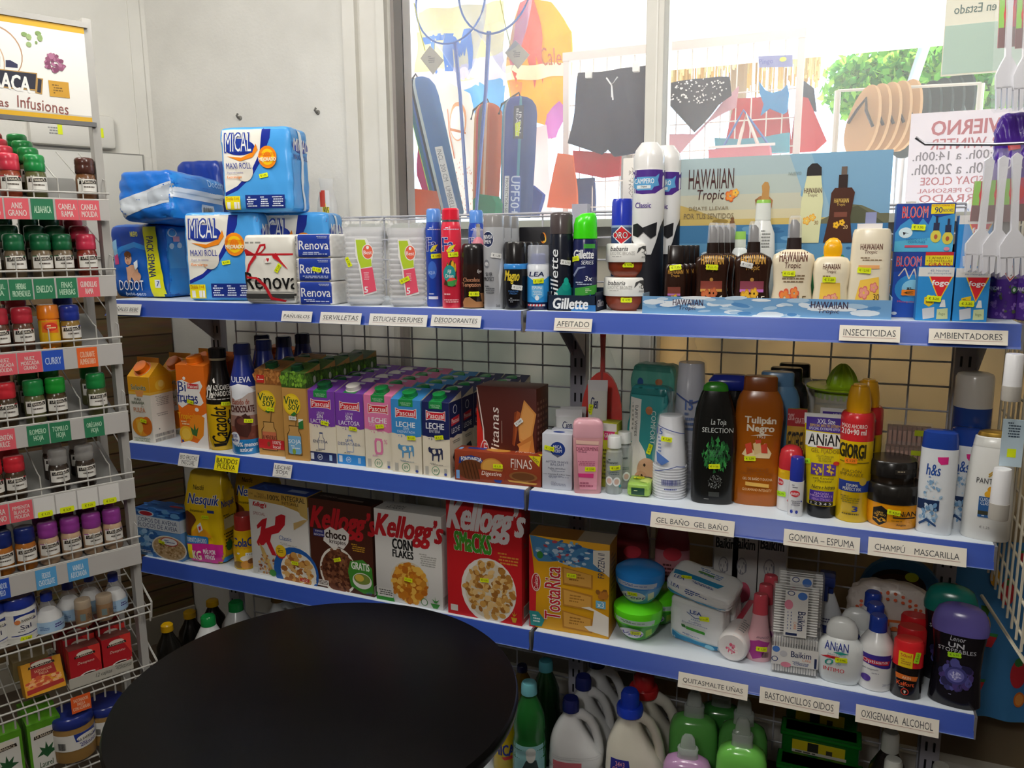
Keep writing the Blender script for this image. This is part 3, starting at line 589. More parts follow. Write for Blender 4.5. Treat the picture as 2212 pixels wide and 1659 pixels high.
Lf('spray_can', 'deodorant', 'bright red deodorant spray with red cap and a teal fruit label', (956, 999, 450, 666), Z, [('body', ['#e03048/g', (0, 0), (0, .93), (.012, 1), (.80, 1), (.835, .93), (.865, .84), '#7f8a8c/m', (.865, .86), (.885, .86), (.885, 0)], FAART(1) + [P('#4a2f1a', (30, 58), (46, 51), (66, 54), (74, 64), (68, 78), (30, 78), (10, 76)), Dots(20, 52, 76, 78, 26, 4, ['#3f7a3a', '#e8b51e', '#2f6a34'], 5), El(38, 65, 30, 8.5, '#1f8f92'), T('FIJI\nDream', 18, 61, 58, 69, '#f2f2f0', .02, .2), El(50, 73, 24, 4, '#e8443f'), P('#3b9446', (26, 73), (74, 71), (72, 76), (50, 78), (30, 77)), Ln(8, 85, 80, 88, 1, '#f8c8cc', 3), Ln(8, 91, 80, 95, 2, '#f8c8cc', 4)]), ('cap', ['#e0243c/g', (.885, 0), (.885, .86), (.985, .84), (1, .7), (1, 0)])], [(979, 550, '1,95', 4)], fr=.25)
Lf('perfume_bottle', 'perfume', 'small pink perfume bottle with pale gold pump behind the chocolate brown spray', (1020, 1050, 484, 660), Z, [('bottle', ['#e05a78/g', (0, 0), (0, .9), (.02, 1), (.74, 1), (.80, .7), (.84, .3), (.84, 0)], ()), ('pump', ['#d8d2b8/m', (.84, 0), (.84, .3), (1, .28), (1, 0)]), ('clear_cap', ['#f4eef0/t25', (.72, 1.02), (.84, .98), (.92, .7), (.96, .4)])], y=.17)
Lf('spray_can', 'deodorant', 'short black and chocolate brown body spray in front of the pink perfume', (998, 1049, 526, 667), Z, [('body', ['#2a1a16/g', (0, 0), (0, .93), (.02, 1), (.68, 1), (.68, 0)], [T('Ego', 66, 40, 84, 46, '#eeeae6', 0, .3), T('Chocolate\nTemptation', 3, 52, 80, 68, '#c48a68', .02), P('#a8764c', (5, 90), (14, 83), (34, 82), (60, 89), (84, 89), (95, 94), (90, 98), (8, 98)), P('#a8764c', (78, 76), (92, 76), (96, 90), (86, 92))]), ('cap', ['#1b1718/g', (.68, 0), (.68, .98), (.90, .97), (.97, .9), (1, .72), (.985, .35), (.95, .2), (.95, 0)])], [(1024, 635, '1,85', 0)], fr=.25)
nv_ = Lf('spray_can', 'deodorant', 'silver deodorant spray for men, front one of three, grey cap and navy disc', (1046, 1091, 462, 669), Z, [('body', ['#b9bbc0/g', (0, 0), (0, .93), (.012, 1), (.86, 1), (.86, 0)], [El(22, 26.5, 26, 8.5, '#e8ecf2'), El(22, 26.5, 24, 7.8, '#16264f'), T('NIVEA\nMEN', 3, 22, 42, 31, '#f2f4f8', .03), P('#dfe2e8', (70, 64), (100, 24), (100, 46), (74, 84)), El(14, 52, 12, 4.4, '#7c7f86'), T('48h', 6, 50, 22, 54, '#f0f0f0'), T('SILVER\nPROTECT', 2, 61, 48, 70, '#2a2c33', .03), Ln(4, 75, 50, 84, 4, '#5a5c62', 3), T('200', 58, 95, 76, 97.5, '#3a3c42')]), ('cap', ['#8e8c8c/g', (.86, 0), (.86, .98), (.97, .97), (.99, .9), (.975, .4), (.975, 0)])], [(1072, 552, '1,25', -8, WHT)], fr=.1)
Rows(nv_, 2, .07, 'silver deodorant spray for men, {} of three behind one another', 'silver deodorants', dx=-.010)
nv_['label'] = 'silver deodorant spray for men, front of three, navy disc and white price tag'
mg = Lf('spray_can', 'deodorant', 'black deodorant spray with gold script and a blue band, front of its row', (1089, 1139, 522, 670), Z, [('body', ['#141418/g', (0, 0), (0, .93), (.02, 1), (.60, 1), '#2f80c8/g', (.60, 1), (.665, 1), (.68, .93), (.68, 0)], [T('Magno', 4, 42, 66, 62, '#e0c430', .02, .3), T('MARINE\nFRESH', 20, 71, 62, 77, '#3a6aa8'), Ln(20, 82, 66, 90, 3, '#9a9ca4', 2), El(38, 50, 28, 8, '#141418')][:1] + [T('MARINE\nFRESH', 20, 71, 62, 77, '#3a6aa8'), Ln(20, 82, 66, 90, 3, '#9a9ca4', 2)]), ('cap', ['#1a1819/g', (.68, 0), (.68, .94), (.97, .93), (.995, .85), (1, .7), (1, 0)])], [(1117, 621, '2,75', -8, WHT)], fr=.1)
Rows(mg, 3, .06, 'black deodorant spray with gold script, {} in its row, only the cap showing', 'black deodorants', dx=-.006)
Lf('foam_can', 'shaving foam', 'white and blue shaving foam can with clear cap, left of the shaving gel tray', (1139, 1187, 529, 670), Z, [('body', ['#16234f/g', (0, 0), (0, .93), (.02, 1), (.12, 1), '#2f8fd6/g', (.12, 1), (.52, 1), '#e6eaf0/g', (.52, 1), (.68, 1), (.71, .93), (.71, 0)], [P('#e6eaf0', (4, 38), (96, 38), (96, 48), (66, 56), (50, 60), (34, 56), (4, 48)), T('LEA', 10, 41, 74, 48, '#16204e', .05, .15), P('#62b2e6', (20, 62), (72, 62), (72, 78), (46, 86), (20, 78)), T('ESPUMA', 22, 63, 66, 68, '#f0f6fa', .03), Ln(24, 70, 66, 78, 3, '#e0f0fa', 4), El(44, 81, 9, 4, '#e8f2fa'), R(3, 91, 80, 94, '#e6e2e6')] + [P('#d0303c', (6 + i * 14, 91), (12 + i * 14, 91), (10 + i * 14, 94), (4 + i * 14, 94)) for i in range(5)]), ('inner_cap', ['#3a4a94/g', (.71, 0), (.71, .72), (.85, .70), (.87, .5), (.87, 0)]), ('clear_cap', ['#e0e4ee/t35', (.70, .98), (.97, .96), (1, .88), (1, 0)])], [(1163, 607, '1,60', 4)], fr=.1)
Bx('gift_box', 'perfume box', 'black perfume gift box with an orange swirl behind the black deodorants', (1122, 1190, 491, 650), Z, .06, '#1d1c20', [El(76, 14, 9, 7, '#e0862a'), El(73, 13, 7, 5.5, '#1d1c20'), El(80, 16, 5, 4, '#f2c04a'), El(78, 15, 3.6, 3, '#1d1c20')], top=[R(0, 0, 100, 100, '#cfcac6')], y=.2)
# ---- shaving gel in its display tray
GLt = lambda c: [T('Gillette', 8, 34, 32, 93, '#e9ecee', .03, .1, 90)]
tr_ = thing('display_tray', 'dark blue cardboard display tray holding two shaving gel cans', 'display tray', (0, 0, 0))
p, w, h = measure((1182, 1286, 643, 672), Z, 0, None, 1, True); g = G(); d = .09; h = .036
g.box('#16243a', -w / 2, 0, 0, w / 2, .002, h); g.box('#16243a', -w / 2, d - .002, 0, w / 2, d, h * 1.4); g.box('#16243a', -w / 2, 0, 0, -w / 2 + .002, d, h * 1.2); g.box('#16243a', w / 2 - .002, 0, 0, w / 2, d, h * 1.2); g.box('#101a2c', -w / 2, 0, 0, w / 2, d, .002)
g.art([P('#2f6fae', (48, 100), (62, 60), (100, 60), (100, 100)), T('Gillette', 12, 18, 84, 86, '#eef0f2', .05, .15)], (-w / 2, 0, h), (w, 0, 0), (0, 0, -h)); g.art([T('Gillette', 14, 30, 70, 74, '#c8ccd2', .04, .15)], (w / 2, 0, h), (0, d, 0), (0, 0, -h))
g.obj('tray', tr_); tr_.location = p
zt = Z + .0025
Lf('foam_can', 'shaving gel', 'black shaving gel can with smoky cap, left in the shaving gel tray', (1187, 1238, 459, 650), zt, [('body', ['#0f6f72/g', (0, 0), (0, .93), (.012, 1), (.10, 1), '#161a26/g', (.16, 1), (.74, 1), (.78, .93), (.78, 0)], [P('#0f8f86', (0, 96), (20, 84), (55, 74), (96, 78), (96, 96)), El(70, 76, 18, 5, '#15a08e'), El(70, 71, 10, 4, '#1bb39e'), T('Gillette', 4, 38, 36, 94, '#eef0f2', .03, .15, 90), T('SHAVE GEL\nRASIERGEL', 32, 93, 92, 99, '#dcefee', .03)]), ('cap', ['#4a4142/g', (.78, 0), (.78, .97), (.97, .96), (.99, .88), (1, .7), (1, 0)])], [(1222, 567, '2,75', -8, WHT)], y=p.y + .042, fr=.1)
Lf('foam_can', 'shaving gel', 'navy shaving gel can with bright green slanted cap, right in the shaving gel tray', (1237, 1289, 460, 652), zt, [('body', ['#8f9aa4/g', (0, 0), (0, .93), (.012, 1), (.10, 1), '#1c2350/g', (.20, 1), (.70, 1), (.735, .93), (.735, 0)], [R(44, 32, 90, 36.5, '#3f9c3a'), T('Gillette', 4, 38, 84, 47, '#eef0f2', .04, .15), T('SERIES', 34, 49, 84, 53, '#dfe4ea', .03, .15), P('#8a94b4', (2, 64), (20, 56), (50, 55), (52, 56), (24, 58), (6, 66)), T('3x', 48, 65, 80, 70, '#eef0f2', .03, .2), Ln(10, 71, 78, 75, 2, '#b8c0d8', 3), P('#3f9c3a', (0, 78), (98, 74), (98, 84), (0, 86)), Ln(50, 78, 76, 83, 3, '#dff0d0', 5), El(70, 92, 13, 5, '#2f6fc0'), P('#2f6fc0', (64, 90), (72, 83), (78, 90)), Ln(10, 88, 50, 97, 4, '#404a66', 4)]), ('cap', ['#3fd416/g', (.735, 0), (.735, .985), (.80, .985), (.80, .95), (.88, .95), (.95, .86, None, .06), (.99, .60, None, .24), (1, .40, None, .36), (1, 0, None, .36)])], [(1243, 559, '2,25', 8)], y=p.y + .045, fr=.1)
# ---- bronzing cream jars
jar = [('bowl', ['#8a3a22/g', (0, 0), (0, .66), (.04, .70), (.10, .80), (.25, .90), (.45, .93), (.45, 0)], ()),
       ('lid', ['#ecebe6/g', (.45, 0), (.45, 1), (.47, 1.01), (.96, .98), (1, .93), (1, 0)], [T('babaria', 10, 9, 46, 22, '#4a4a4c', .02, .2), T('EXOTIC BRONZE', 10, 24, 60, 34, '#a8a6a2', 0), Ln(12, 37, 58, 41, 1, '#b4b2ae', 3), P('#4a4a4a', (64, 30), (67, 14), (76, 8), (88, 8), (86, 24), (80, 14), (74, 14), (70, 22)), T('·0', 74, 20, 84, 34, '#3a3a3a', 0), Ln(72, 38, 92, 44, 2, '#9a9894', 5)])]
j1 = Lf('cream_jar', 'cream jar', 'lower of the two stacked bronzing cream jars, white lid and brown bowl', (1303, 1405, 598, 673), Z, jar, [(1353, 648, '4,95', 0)], kd=1.0, fr=.2)
p1 = j1.location; H1 = j1['_h']
Lf('cream_jar', 'cream jar', 'upper of the two stacked bronzing cream jars, white lid and brown bowl', None, 0, jar, [(1357, 572, '4,95', 0)], fr=.2, w=j1['_w'], h=H1, loc=(p1.x + .004, p1.y + .004, Z + H1 + .0005))
# ---- insect sprays
Lf('spray_can', 'insect spray', 'blue insect spray with royal blue cap and red diamond behind the cream jars', (1318, 1365, 430, 660), Z, [('body', ['#3a5078/g', (0, 0), (0, .93), (.012, 1), (.74, 1), '#8fa4c0/g', (.76, .97), (.76, 0)], [P('#eef0f2', (2, 33), (46, 24), (98, 33), (46, 42)), P('#d0232e', (6, 33), (46, 25.4), (94, 33), (46, 40.6)), T('ORO', 8, 30, 74, 36, '#161616', .06), T('ORO', 8, 30, 74, 36, '#f2f2f2', .015)]), ('cap', ['#2238b8/g', (.76, 0), (.76, .97), (.97, .96), (1, .85), (1, 0)])], y=.16, fr=.2)
def CAMP(): return [('body', ['#f0f0f0/g', (0, 0), (0, .93), (.01, 1), (.84, 1), (.84, 0)], vmap([P('#4b2a86', (1, 20.5), (99, 20.5), (99, 36), (70, 42), (30, 42.5), (1, 41)), P('#5b9fd0', (4, 27), (70, 27), (82, 24), (78, 30), (82, 35), (66, 36), (60, 39), (16, 39), (4, 36)), T('CAMPERO', 6, 28.5, 66, 33, '#f4f8fa', .03), P('#e6eef2', (14, 34.5), (56, 34.5), (56, 37.5), (14, 37.5)), T('Original', 26, 35, 44, 37, '#404a54'), T('Classic', 10, 50, 58, 55, '#4a2a8a', .03),
    P('#191a22', (99, 64), (88, 72), (76, 86), (60, 99), (99, 99)), P('#191a22', (1, 84), (2, 99), (44, 99), (20, 94)), P('#17181d', (4, 70), (18, 69), (34, 73), (60, 70), (78, 68), (76, 80), (60, 83), (36, 77), (20, 82), (4, 80))], .643, 3.1) + [P('#191a22', (1, 66), (38, 66), (50, 74), (60, 66), (99, 66), (99, 99), (1, 99))]), ('cap', ['#e8e6e4/g', (.84, 0), (.84, .97), (.91, .97), (.955, .86), (.985, .62), (1, .5), (1, 0)])]
c1 = Lf('spray_can', 'insect spray', 'tall white spray can printed with a black bow tie and purple top, front of two', (1362, 1429, 309, 657), Z, CAMP(), y=.105, fr=.0)
dup(c1, (c1.location.x + .022, c1.location.y + .075, Z), 'tall white bow tie spray can standing half hidden behind its twin')
Bx('carton', 'carton', 'narrow white carton with sideways grey print left of the tall bow tie cans', (1341, 1366, 342, 655), Z, .05, '#e2ddd6', [T('AUTAN\n& TIW', 50, 6, 92, 26, '#a09a94', 0, 0, -90)], y=.20)
# ---- sun cream display
HW = lambda c: [T('HAWAIIAN', 0, 0, 0, 0, c)]
DX0, DX1 = onZ(1389, 676, Z).x, onZ(1923, 688, Z).x; DY = .012; PY = .17
disp = thing('display_stand', 'sun cream display with a beach picture back panel and a blue wave tray', 'display stand', ((DX0 + DX1) / 2, DY, Z))
W_ = DX1 - DX0; g = G(); fh = .038; bw = '#5d93c8'
WAVE = [R(0, 0, 100, 100, '#6f9fcb'), Dots(0, 0, 100, 100, 40, 5, ['#dfe9f1', '#a9c6de', '#8bb2d4', '#4f86bd'], 3, 3, 9), Dots(0, 0, 100, 60, 14, 6, ['#e9eff4', '#c4d8e8'], 8, 2.5, 9)]
g.box('#8fb2d2', -W_ / 2, 0, 0, W_ / 2, .002, fh); g.box('#9fb8cc', -W_ / 2, 0, 0, -W_ / 2 + .002, PY - .002, fh * 1.15); g.box('#9fb8cc', W_ / 2 - .002, 0, 0, W_ / 2, PY - .002, fh * 1.15); g.box('#a8bccc', -W_ / 2, 0, 0, W_ / 2, PY, .002)
def HLOGO(u0, v0, u1, v1, c, c2=None): m = v0 + (v1 - v0) * .55; return [T('HAWAIIAN', u0, v0, u1, m, c, .018), T('Tropic', u0 + (u1 - u0) * .2, m + (v1 - v0) * .03, u1 - (u1 - u0) * .22, v1, c2 or c, .0, .15)]
g.art(WAVE + HLOGO(13.5, 14, 26.5, 80, '#3a2440') + HLOGO(70, 12, 84, 80, '#3a2440'), (-W_ / 2, 0, fh), (W_, 0, 0), (0, 0, -fh)); g.obj('tray', disp)
pl, pr_ = onY(1462, 500, DY + PY).x, onY(1918, 500, DY + PY).x; pw = pr_ - pl; phh = onY(1690, 334, DY + PY).z - Z; g = G(); px0 = pl - (DX0 + DX1) / 2
g.box('#cfd3cf', px0, PY, 0, px0 + pw, PY + .003, phh)
SKY = [R(0, 0, 100, 12, '#a9bcc0'), R(0, 12, 100, 24, '#b4c0bb'), R(0, 24, 100, 34, '#c6c5b2'), R(0, 34, 100, 42, '#d3c9a5'), P('#7ba6c4', (62, 0), (100, 0), (100, 44), (74, 42), (60, 26)), P('#8fb2c6', (54, 0), (64, 0), (76, 42), (66, 42))]
PAN = SKY + [P('#c2a85e', (0, 30), (8, 33), (22, 40), (100, 40), (100, 44), (0, 44)), R(0, 40, 100, 44.5, '#cdb46a'), P('#6b6a50', (66, 44), (74, 39), (82, 32), (88, 33), (96, 38), (100, 38), (100, 44)), P('#54563f', (76, 44), (82, 35), (86, 33), (92, 38), (98, 44)), El(22, 41.5, 4, 1.6, '#9a7f3c'), R(0, 44, 100, 60, '#3f78a6'), R(0, 56, 100, 100, '#5b91b8'), Dots(0, 44, 100, 75, 60, 3, ['#89b3d2', '#2f6695', '#6ba0c8', '#c8dbe8'], 4, .5, 8),
    P('#a8744a', (38.6, 28), (41, 25.6), (45, 25.6), (47.2, 28.5), (46.8, 33), (45.2, 36.5), (46.4, 41), (47, 46), (41.6, 47), (42, 41), (41.6, 36), (39.4, 33)), P('#8a5f3a', (38.6, 28), (40.2, 27), (40.6, 34), (42, 40), (40.4, 38)), P('#b98a4e', (41.6, 19), (43, 16.6), (44.6, 17), (45.4, 20), (45.2, 26), (46, 31), (44.4, 34), (42.6, 32), (41.6, 28), (42, 23)), P('#b26ac8', (41.6, 45), (46.8, 43), (47.2, 49), (43, 50)), El(28, 40, .9, 1.5, '#7a5230'), P('#7a5230', (27, 41), (29, 41), (29.6, 46), (26.4, 46)),
    T('HAWAIIAN', 5.5, 7, 28, 20, '#4a2424', .012), T('Tropic', 10, 20.5, 23.5, 29, '#4a2424', 0, .15), Flower(26.5, 25, 2.6, ['#d8632e', '#e8903a'], 1.5), Flower(29, 23, 1.8, ['#e8a13a', '#f0bc4a'], 1.5), T('DÉJATE LLEVAR', 6, 31, 26, 34.5, '#8a7a5c', 0), T('POR TUS SENTIDOS', 3.5, 36, 28.5, 39.5, '#8a7a5c', 0), T('NUEVO', 54, 11, 60, 13, '#8c9a94', 0),
    P('#dcdcae', (62.5, 14), (69, 14), (70.5, 30), (69.5, 56), (60, 56), (60.5, 30)), P('#241d1f', (62.3, 14), (62.6, 9), (64.5, 6.4), (67, 6.4), (69, 9), (69.2, 14))] + HLOGO(61.6, 21.5, 69.6, 27.5, '#4a2424') + [Flower(63.4, 42, 1.8, ['#e8a13a', '#f2c65a'], 1.5), Flower(66, 40, 1.6, ['#e8a13a', '#f2c65a'], 1.5), T('30', 67, 42, 68.8, 44.5, '#8a6a3a'),
    P('#46200f', (74, 25), (75.5, 22), (83, 22), (84.5, 25), (83, 40), (84.6, 56), (71.5, 56), (73.5, 40)), R(77, 14, 81, 22, '#2a1712'), R(78, 9, 80.5, 14, '#6a5a50')] + HLOGO(75.5, 28.5, 82, 33.5, '#d8b45a') + [R(75.8, 37, 81.6, 40, '#7a4434'), Flower(77, 45, 1.5, ['#e0a01e', '#f2c02a'], 1.5), Flower(79.5, 43.5, 1.4, ['#e0a01e', '#f2c02a'], 1.5), T('20', 80.2, 45, 82.2, 47.5, '#e8c080')]
g.art(PAN, (px0, PY, phh), (pw, 0, 0), (0, 0, -phh)); g.obj('back_panel', disp)
zt = Z + .0025
def SUNART(c, ink, spf, fl, pr=None, band=None):
    o = HLOGO(18, 26 + 10, 82, 36 + 18, ink)
    if band: o += [R(18, 64, 80, 73, band[0]), R(18, 73, 80, 76, band[1]), El(49, 62.5, 5, 2, '#b0803a')]
    else: o += [Ln(22, 56, 78, 68, 4, '#8a7458', 3)]
    o += [Flower(34, 82, 15, fl, .62), Flower(56, 77.5, 11, fl, .62), T(spf, 64, 80, 84, 88, '#f0e8d8' if band else '#6a5230', 0)]
    return o
def spraytop(c, cc='#e8e8ea/t30'): return [('pump', [c, (.665, 0), (.665, .36), (.78, .33), (.78, 0)]), ('nozzle', ['#3a3434/g', (.78, 0), (.78, .24), (.92, .22), (.96, .12, None, -.05), (.96, 0)]), ('clear_cap', [cc, (.78, .33), (.97, .30), (1, .22), (1, 0)])]
sprof = lambda c: [c, (0, 0), (0, .92), (.02, 1), (.12, .98), (.30, .88), (.48, .94), (.56, 1), (.61, .92), (.645, .62), (.665, .40), (.665, 0)]
RowY = DY + .035
s1 = Lf('sunscreen_bottle', 'sun cream', 'brown sun oil bottle with flat black cap, front left corner of the sun cream tray', (1434, 1480, 530, 652), zt, [('body', ['#2b1710/g', (0, 0), (0, .95), (.02, 1), (.62, 1), (.70, .9), (.73, .7), (.73, 0)], HLOGO(16, 36, 84, 48, '#c8963c') + [R(16, 62, 74, 72, '#7a3a2c'), R(16, 72, 74, 75, '#b070b0'), Flower(34, 82, 13, ['#c88a1e', '#e0b02a'], .6), Flower(52, 78, 10, ['#c88a1e', '#e0b02a'], .6), T('15', 60, 83, 82, 90, '#e8e0d0', 0)]), ('cap', ['#1e1614/g', (.73, 0), (.73, .78), (.99, .76), (1, .7), (1, 0)])], [(1459, 578, '7,25', 8)], y=RowY, n=3, kd=.6, fr=.1)
Rows(s1, 3, .028, 'brown sun oil bottle with flat black cap, {} in the leftmost tray row', 'flat capped sun oils', dx=.006); s1['label'] = 'brown sun oil bottle with flat black cap, front left corner of the sun cream tray'
s2 = Lf('sunscreen_bottle', 'sun cream', 'dark brown sun spray with a 4 and orange flower, front of its row', (1499, 1571, 481, 652), zt, [('body', sprof('#2e1810/g'), SUNART(0, '#c8963c', '4', ['#b0522a', '#c86a3a'], band=('#8a3f34', '#d09a4a')))] + spraytop('#241814/g'), [(1538, 577, '11,75', -4)], y=RowY, n=3, kd=.55, fr=.1)
Rows(s2, 3, .032, 'dark brown sun spray, {} in the row behind the one marked 4', 'dark sun sprays', dx=.008); s2['label'] = 'dark brown sun spray with a 4 and orange flower, front of its row'
Lf('sunscreen_bottle', 'sun cream', 'dark brown sun spray with a 15 and yellow flower, white price tag', (1583, 1661, 478, 652), zt, [('body', sprof('#2e1810/g'), SUNART(0, '#c8963c', '15', ['#c88a1e', '#e8b42a'], band=('#8a3f50', '#c070c0')))] + spraytop('#241814/g'), [(1613, 572, '11,95', -12, WHT)], y=RowY, n=3, kd=.55, fr=.1)
Lf('sunscreen_bottle', 'sun cream', 'cream coloured sun spray with black pump and a 15', (1664, 1751, 466, 653), zt, [('body', sprof('#e9dcc0/g'), SUNART(0, '#5a2a1e', '15', ['#d8563a', '#e8863a']))] + spraytop('#2a2020/g'), [(1704, 591, '12,45', 0)], y=RowY, n=3, kd=.55, fr=.1)
cb = lambda c: [c, (0, 0), (0, .86), (.02, .95), (.15, 1), (.36, .90), (.55, 1), (.68, .98), (.74, .8), (.76, .5), (.76, 0)]
Lf('sunscreen_bottle', 'sun cream', 'small cream sun lotion bottle with round yellow cap', (1753, 1828, 513, 653), zt, [('body', cb('#ece0c4/g'), HLOGO(27, 33, 72, 46, '#5a2a1e') + [Ln(26, 48, 74, 52, 1, '#8a7458', 3), P('#f0c44a', (24, 57), (74, 57), (80, 96), (18, 96)), Flower(44, 80, 14, ['#d87a6a', '#e8a58a'], .6), Flower(60, 76, 10, ['#d87a6a', '#e8a58a'], .6), R(60, 88, 72, 96, '#4a62a8')]), ('cap', ['#f0b012/g', (.76, 0), (.76, .44), (.80, .49), (.88, .50), (.95, .40), (.99, .2), (1, 0)])], [(1791, 604, '7,20', 0)], y=RowY, n=3, kd=.6, fr=.0)
Lf('sunscreen_bottle', 'sun cream', 'cream sun lotion bottle with flat top marked 30, right end of the tray', (1829, 1914, 494, 656), zt, [('body', ['#eadfc6/g', (0, 0), (0, .86), (.02, .95), (.10, 1), (.5, .94), (.8, .92), (.95, .88), (.99, .82), (1, .7), (1, 0)], HLOGO(26, 17, 76, 29, '#5a2a1e') + [Ln(26, 32, 76, 37, 2, '#8a7458', 3), R(24, 41, 72, 45, '#e8a86a'), P('#f0c44a', (30, 58), (72, 54), (78, 96), (14, 96)), Flower(40, 72, 13, ['#d8706a', '#e89a8a'], .6), Flower(62, 66, 10, ['#d8706a', '#e89a8a'], .6), T('30', 62, 73, 76, 80, '#5a4020', 0), R(58, 86, 71, 95, '#4a62a8')]), ('tag', lambda g, w, h: (g.box('#d9d6d8', -.028, .0, h, .018, .003, h + .010), g.box('#8a90b8', -.014, .0, h + .010, .006, .003, h + .032)))], [(1867, 584, '12,95', -4)], y=RowY, n=3, kd=.6, fr=.0)
Lf('lotion_bottle', 'after sun', 'white lotion bottle with lime cap standing tall behind the dark sprays', (1612, 1666, 432, 655), zt, [('body', ['#e9ebe8/g', (0, 0), (0, .9), (.02, 1), (.55, 1), (.70, .92), (.78, .66), (.82, .56), (.82, 0)], [El(30, 26, 6, 2, '#2a2a2a'), Ln(44, 27, 80, 44, 6, '#8a8c8a', 3), Ln(44, 60, 80, 70, 4, '#3a3c3a', 4)]), ('cap', ['#e4e8e2/g', (.82, 0), (.82, .6), (.97, .55), '#9ad060/g', (.975, .55), (1, .5), (1, 0)])], y=DY + .125, kd=.5)
Lf('lotion_bottle', 'after sun', 'white lotion bottle with green cap low between the dark sprays', (1574, 1612, 500, 655), zt, [('body', ['#e4eae8/g', (0, 0), (0, .9), (.02, 1), (.66, 1), (.76, .8), (.80, .55), (.80, 0)]), ('cap', ['#dfe6dc/g', (.80, 0), (.80, .6), (.9, .6), '#9ad060/g', (.9, .6), (1, .55), (1, 0)])], y=DY + .115, kd=.6)
Lf('lotion_bottle', 'after sun', 'bottle with dark green rounded shoulders behind the small yellow capped lotion', (1751, 1833, 545, 655), zt, [('body', ['#2f7a3c/g', (0, 0), (0, .9), (.02, .96), (.5, 1), (.8, .9), (.95, .5), (1, .2), (1, 0)])], y=DY + .11, kd=.5)
# ---- insect plug-ins
BLOOM = [R(0, 0, 100, 100, '#3a8fc8'), P('#1f3f94', (0, 0), (100, 0), (100, 22), (70, 30), (62, 24), (56, 44), (46, 30), (36, 48), (24, 30), (8, 44), (0, 60)), P('#57b4d6', (0, 78), (100, 66), (100, 100), (0, 100)), T('BLOOM', 10, 5, 54, 30, '#1c2a6a', .055), T('BLOOM', 10, 5, 54, 30, '#e8f0f4', .035), T('BLOOM', 10, 5, 54, 30, '#d8233a', .01), R(59, 2, 98, 22, '#f0d81e'), T('90', 65, 8, 78, 20, '#1c2a6a', .03), T('NOCHES', 79, 12, 96, 18, '#1c2a6a', .03), T('NUEVO FORMATO', 60, 3, 96, 7, '#c03a2a', .01),
    El(18, 60, 12, 11, '#d8eef4'), Dots(8, 50, 28, 70, 12, 3, ['#d8eef4'], 3, .6, 3), P('#2a2a33', (13, 58), (24, 62), (18, 61), (15, 66)), T('MOSQUITOS\nCOMUNES', 20, 72, 56, 82, '#2a6aa0', 0), R(18, 86, 58, 91, '#d0506a'), El(70, 68, 9, 13, '#d8c84a'), El(90, 72, 9, 13, '#d8c84a'), R(65, 40, 75, 56, '#2a2f4a'), R(68, 26, 72, 42, '#2a2f4a'), R(85, 45, 95, 60, '#2a2f4a'), R(88, 32, 92, 46, '#2a2f4a'), El(70, 69, 3, 5, '#b0583a'), El(90, 73, 3, 5, '#b0583a'), El(90, 94, 5, 4, '#d88a9a')]
lowb = [R(0, 0, 100, 100, '#1f4fb0'), P('#1f3f94', (0, 0), (100, 0), (100, 24), (0, 30)), El(34, 56, 30, 22, '#2f8fd0'), El(34, 55, 18, 13, '#8fd0ea'), T('BLOOM', 4, 6, 46, 22, '#e8f0f4', .035), T('BLOOM', 4, 6, 46, 22, '#d8233a', .01), P('#e8d8c0', (8, 36), (18, 24), (20, 24), (10, 37)), P('#e8d8c0', (18, 24), (20, 24), (28, 40), (26, 41)), P('#e8d8c0', (26, 41), (34, 25), (36, 25), (28, 41)), P('#e8d8c0', (34, 25), (36, 25), (42, 44), (40, 45)), El(33, 58, 5, 2, '#2a2a33', 8), El(27, 57, 2, 1.6, '#2a2a33', 8), Ln(22, 54, 46, 62, 3, '#2a2a33', 6), R(52, 2, 98, 20, '#f0d81e'), T('1 APARATO\n+10 PASTILLAS', 54, 7, 96, 15, '#7a3a1a', .02), T('GRATIS', 58, 16, 94, 21, '#c03a2a', .04), R(52, 0, 98, 5, '#c8232a'), T('Mosquitos', 10, 74, 44, 78, '#d0506a', .02), El(6, 94, 5, 2.4, '#d8e0ea')]
b1 = Bx('repellent_box', 'insect repellent', 'tall blue insect repellent box under the other one, orange price tag and mosquito', (1922, 2050, 545, 681), Z, .09, '#24489c', lowb, st=[(1962, 632, '', 0, OR_)], y=.075, cols={'left': '#1f3a80'})
Bx('repellent_box', 'insect repellent', 'blue repellent box lying on top, reads 90 with two plug refills', (1930, 2056, 440, 543), Z + b1['_h'] + .0005, .08, '#2a5aa8', BLOOM, st=[(1984, 491, '3,95', -4)], y=.078, top=[R(0, 0, 100, 100, '#4a6ab0')])
FOGO = [R(0, 0, 100, 100, '#2a8ad0'), R(0, 0, 100, 17, '#e2e0dc'), T('45 Noches\nsin mosquitos', 26, 4, 92, 14, '#5a7a9a', 0.01), P('#f0c02a', (30, 17), (98, 17), (64, 64)), P('#d8232f', (34, 17), (94, 17), (64, 60)), T('fogo', 40, 24, 88, 36, '#f4f2f0', .04), P('#e8c41e', (22, 56), (50, 52), (50, 68), (36, 74), (22, 68)), Ln(25, 58, 47, 68, 4, '#5a5a2a', 3), P('#c8ccd2', (18, 78), (52, 74), (54, 94), (22, 98)), P('#e4e6e6', (66, 74), (72, 60), (80, 60), (84, 74)), P('#c8d4a0', (60, 78), (90, 76), (92, 96), (60, 97)), T('fogo', 66, 84, 84, 91, '#7a8a6a')]
f1 = Bx('refill_box', 'mosquito refill', 'light blue mosquito refill box with red triangle, left front of two', (1976, 2052, 578, 687), Z, .05, '#2a8ad0', FOGO, st=[(2017, 645, '3,20', -4)], left=[R(0, 0, 100, 100, '#2a7fc4')], y=.015)
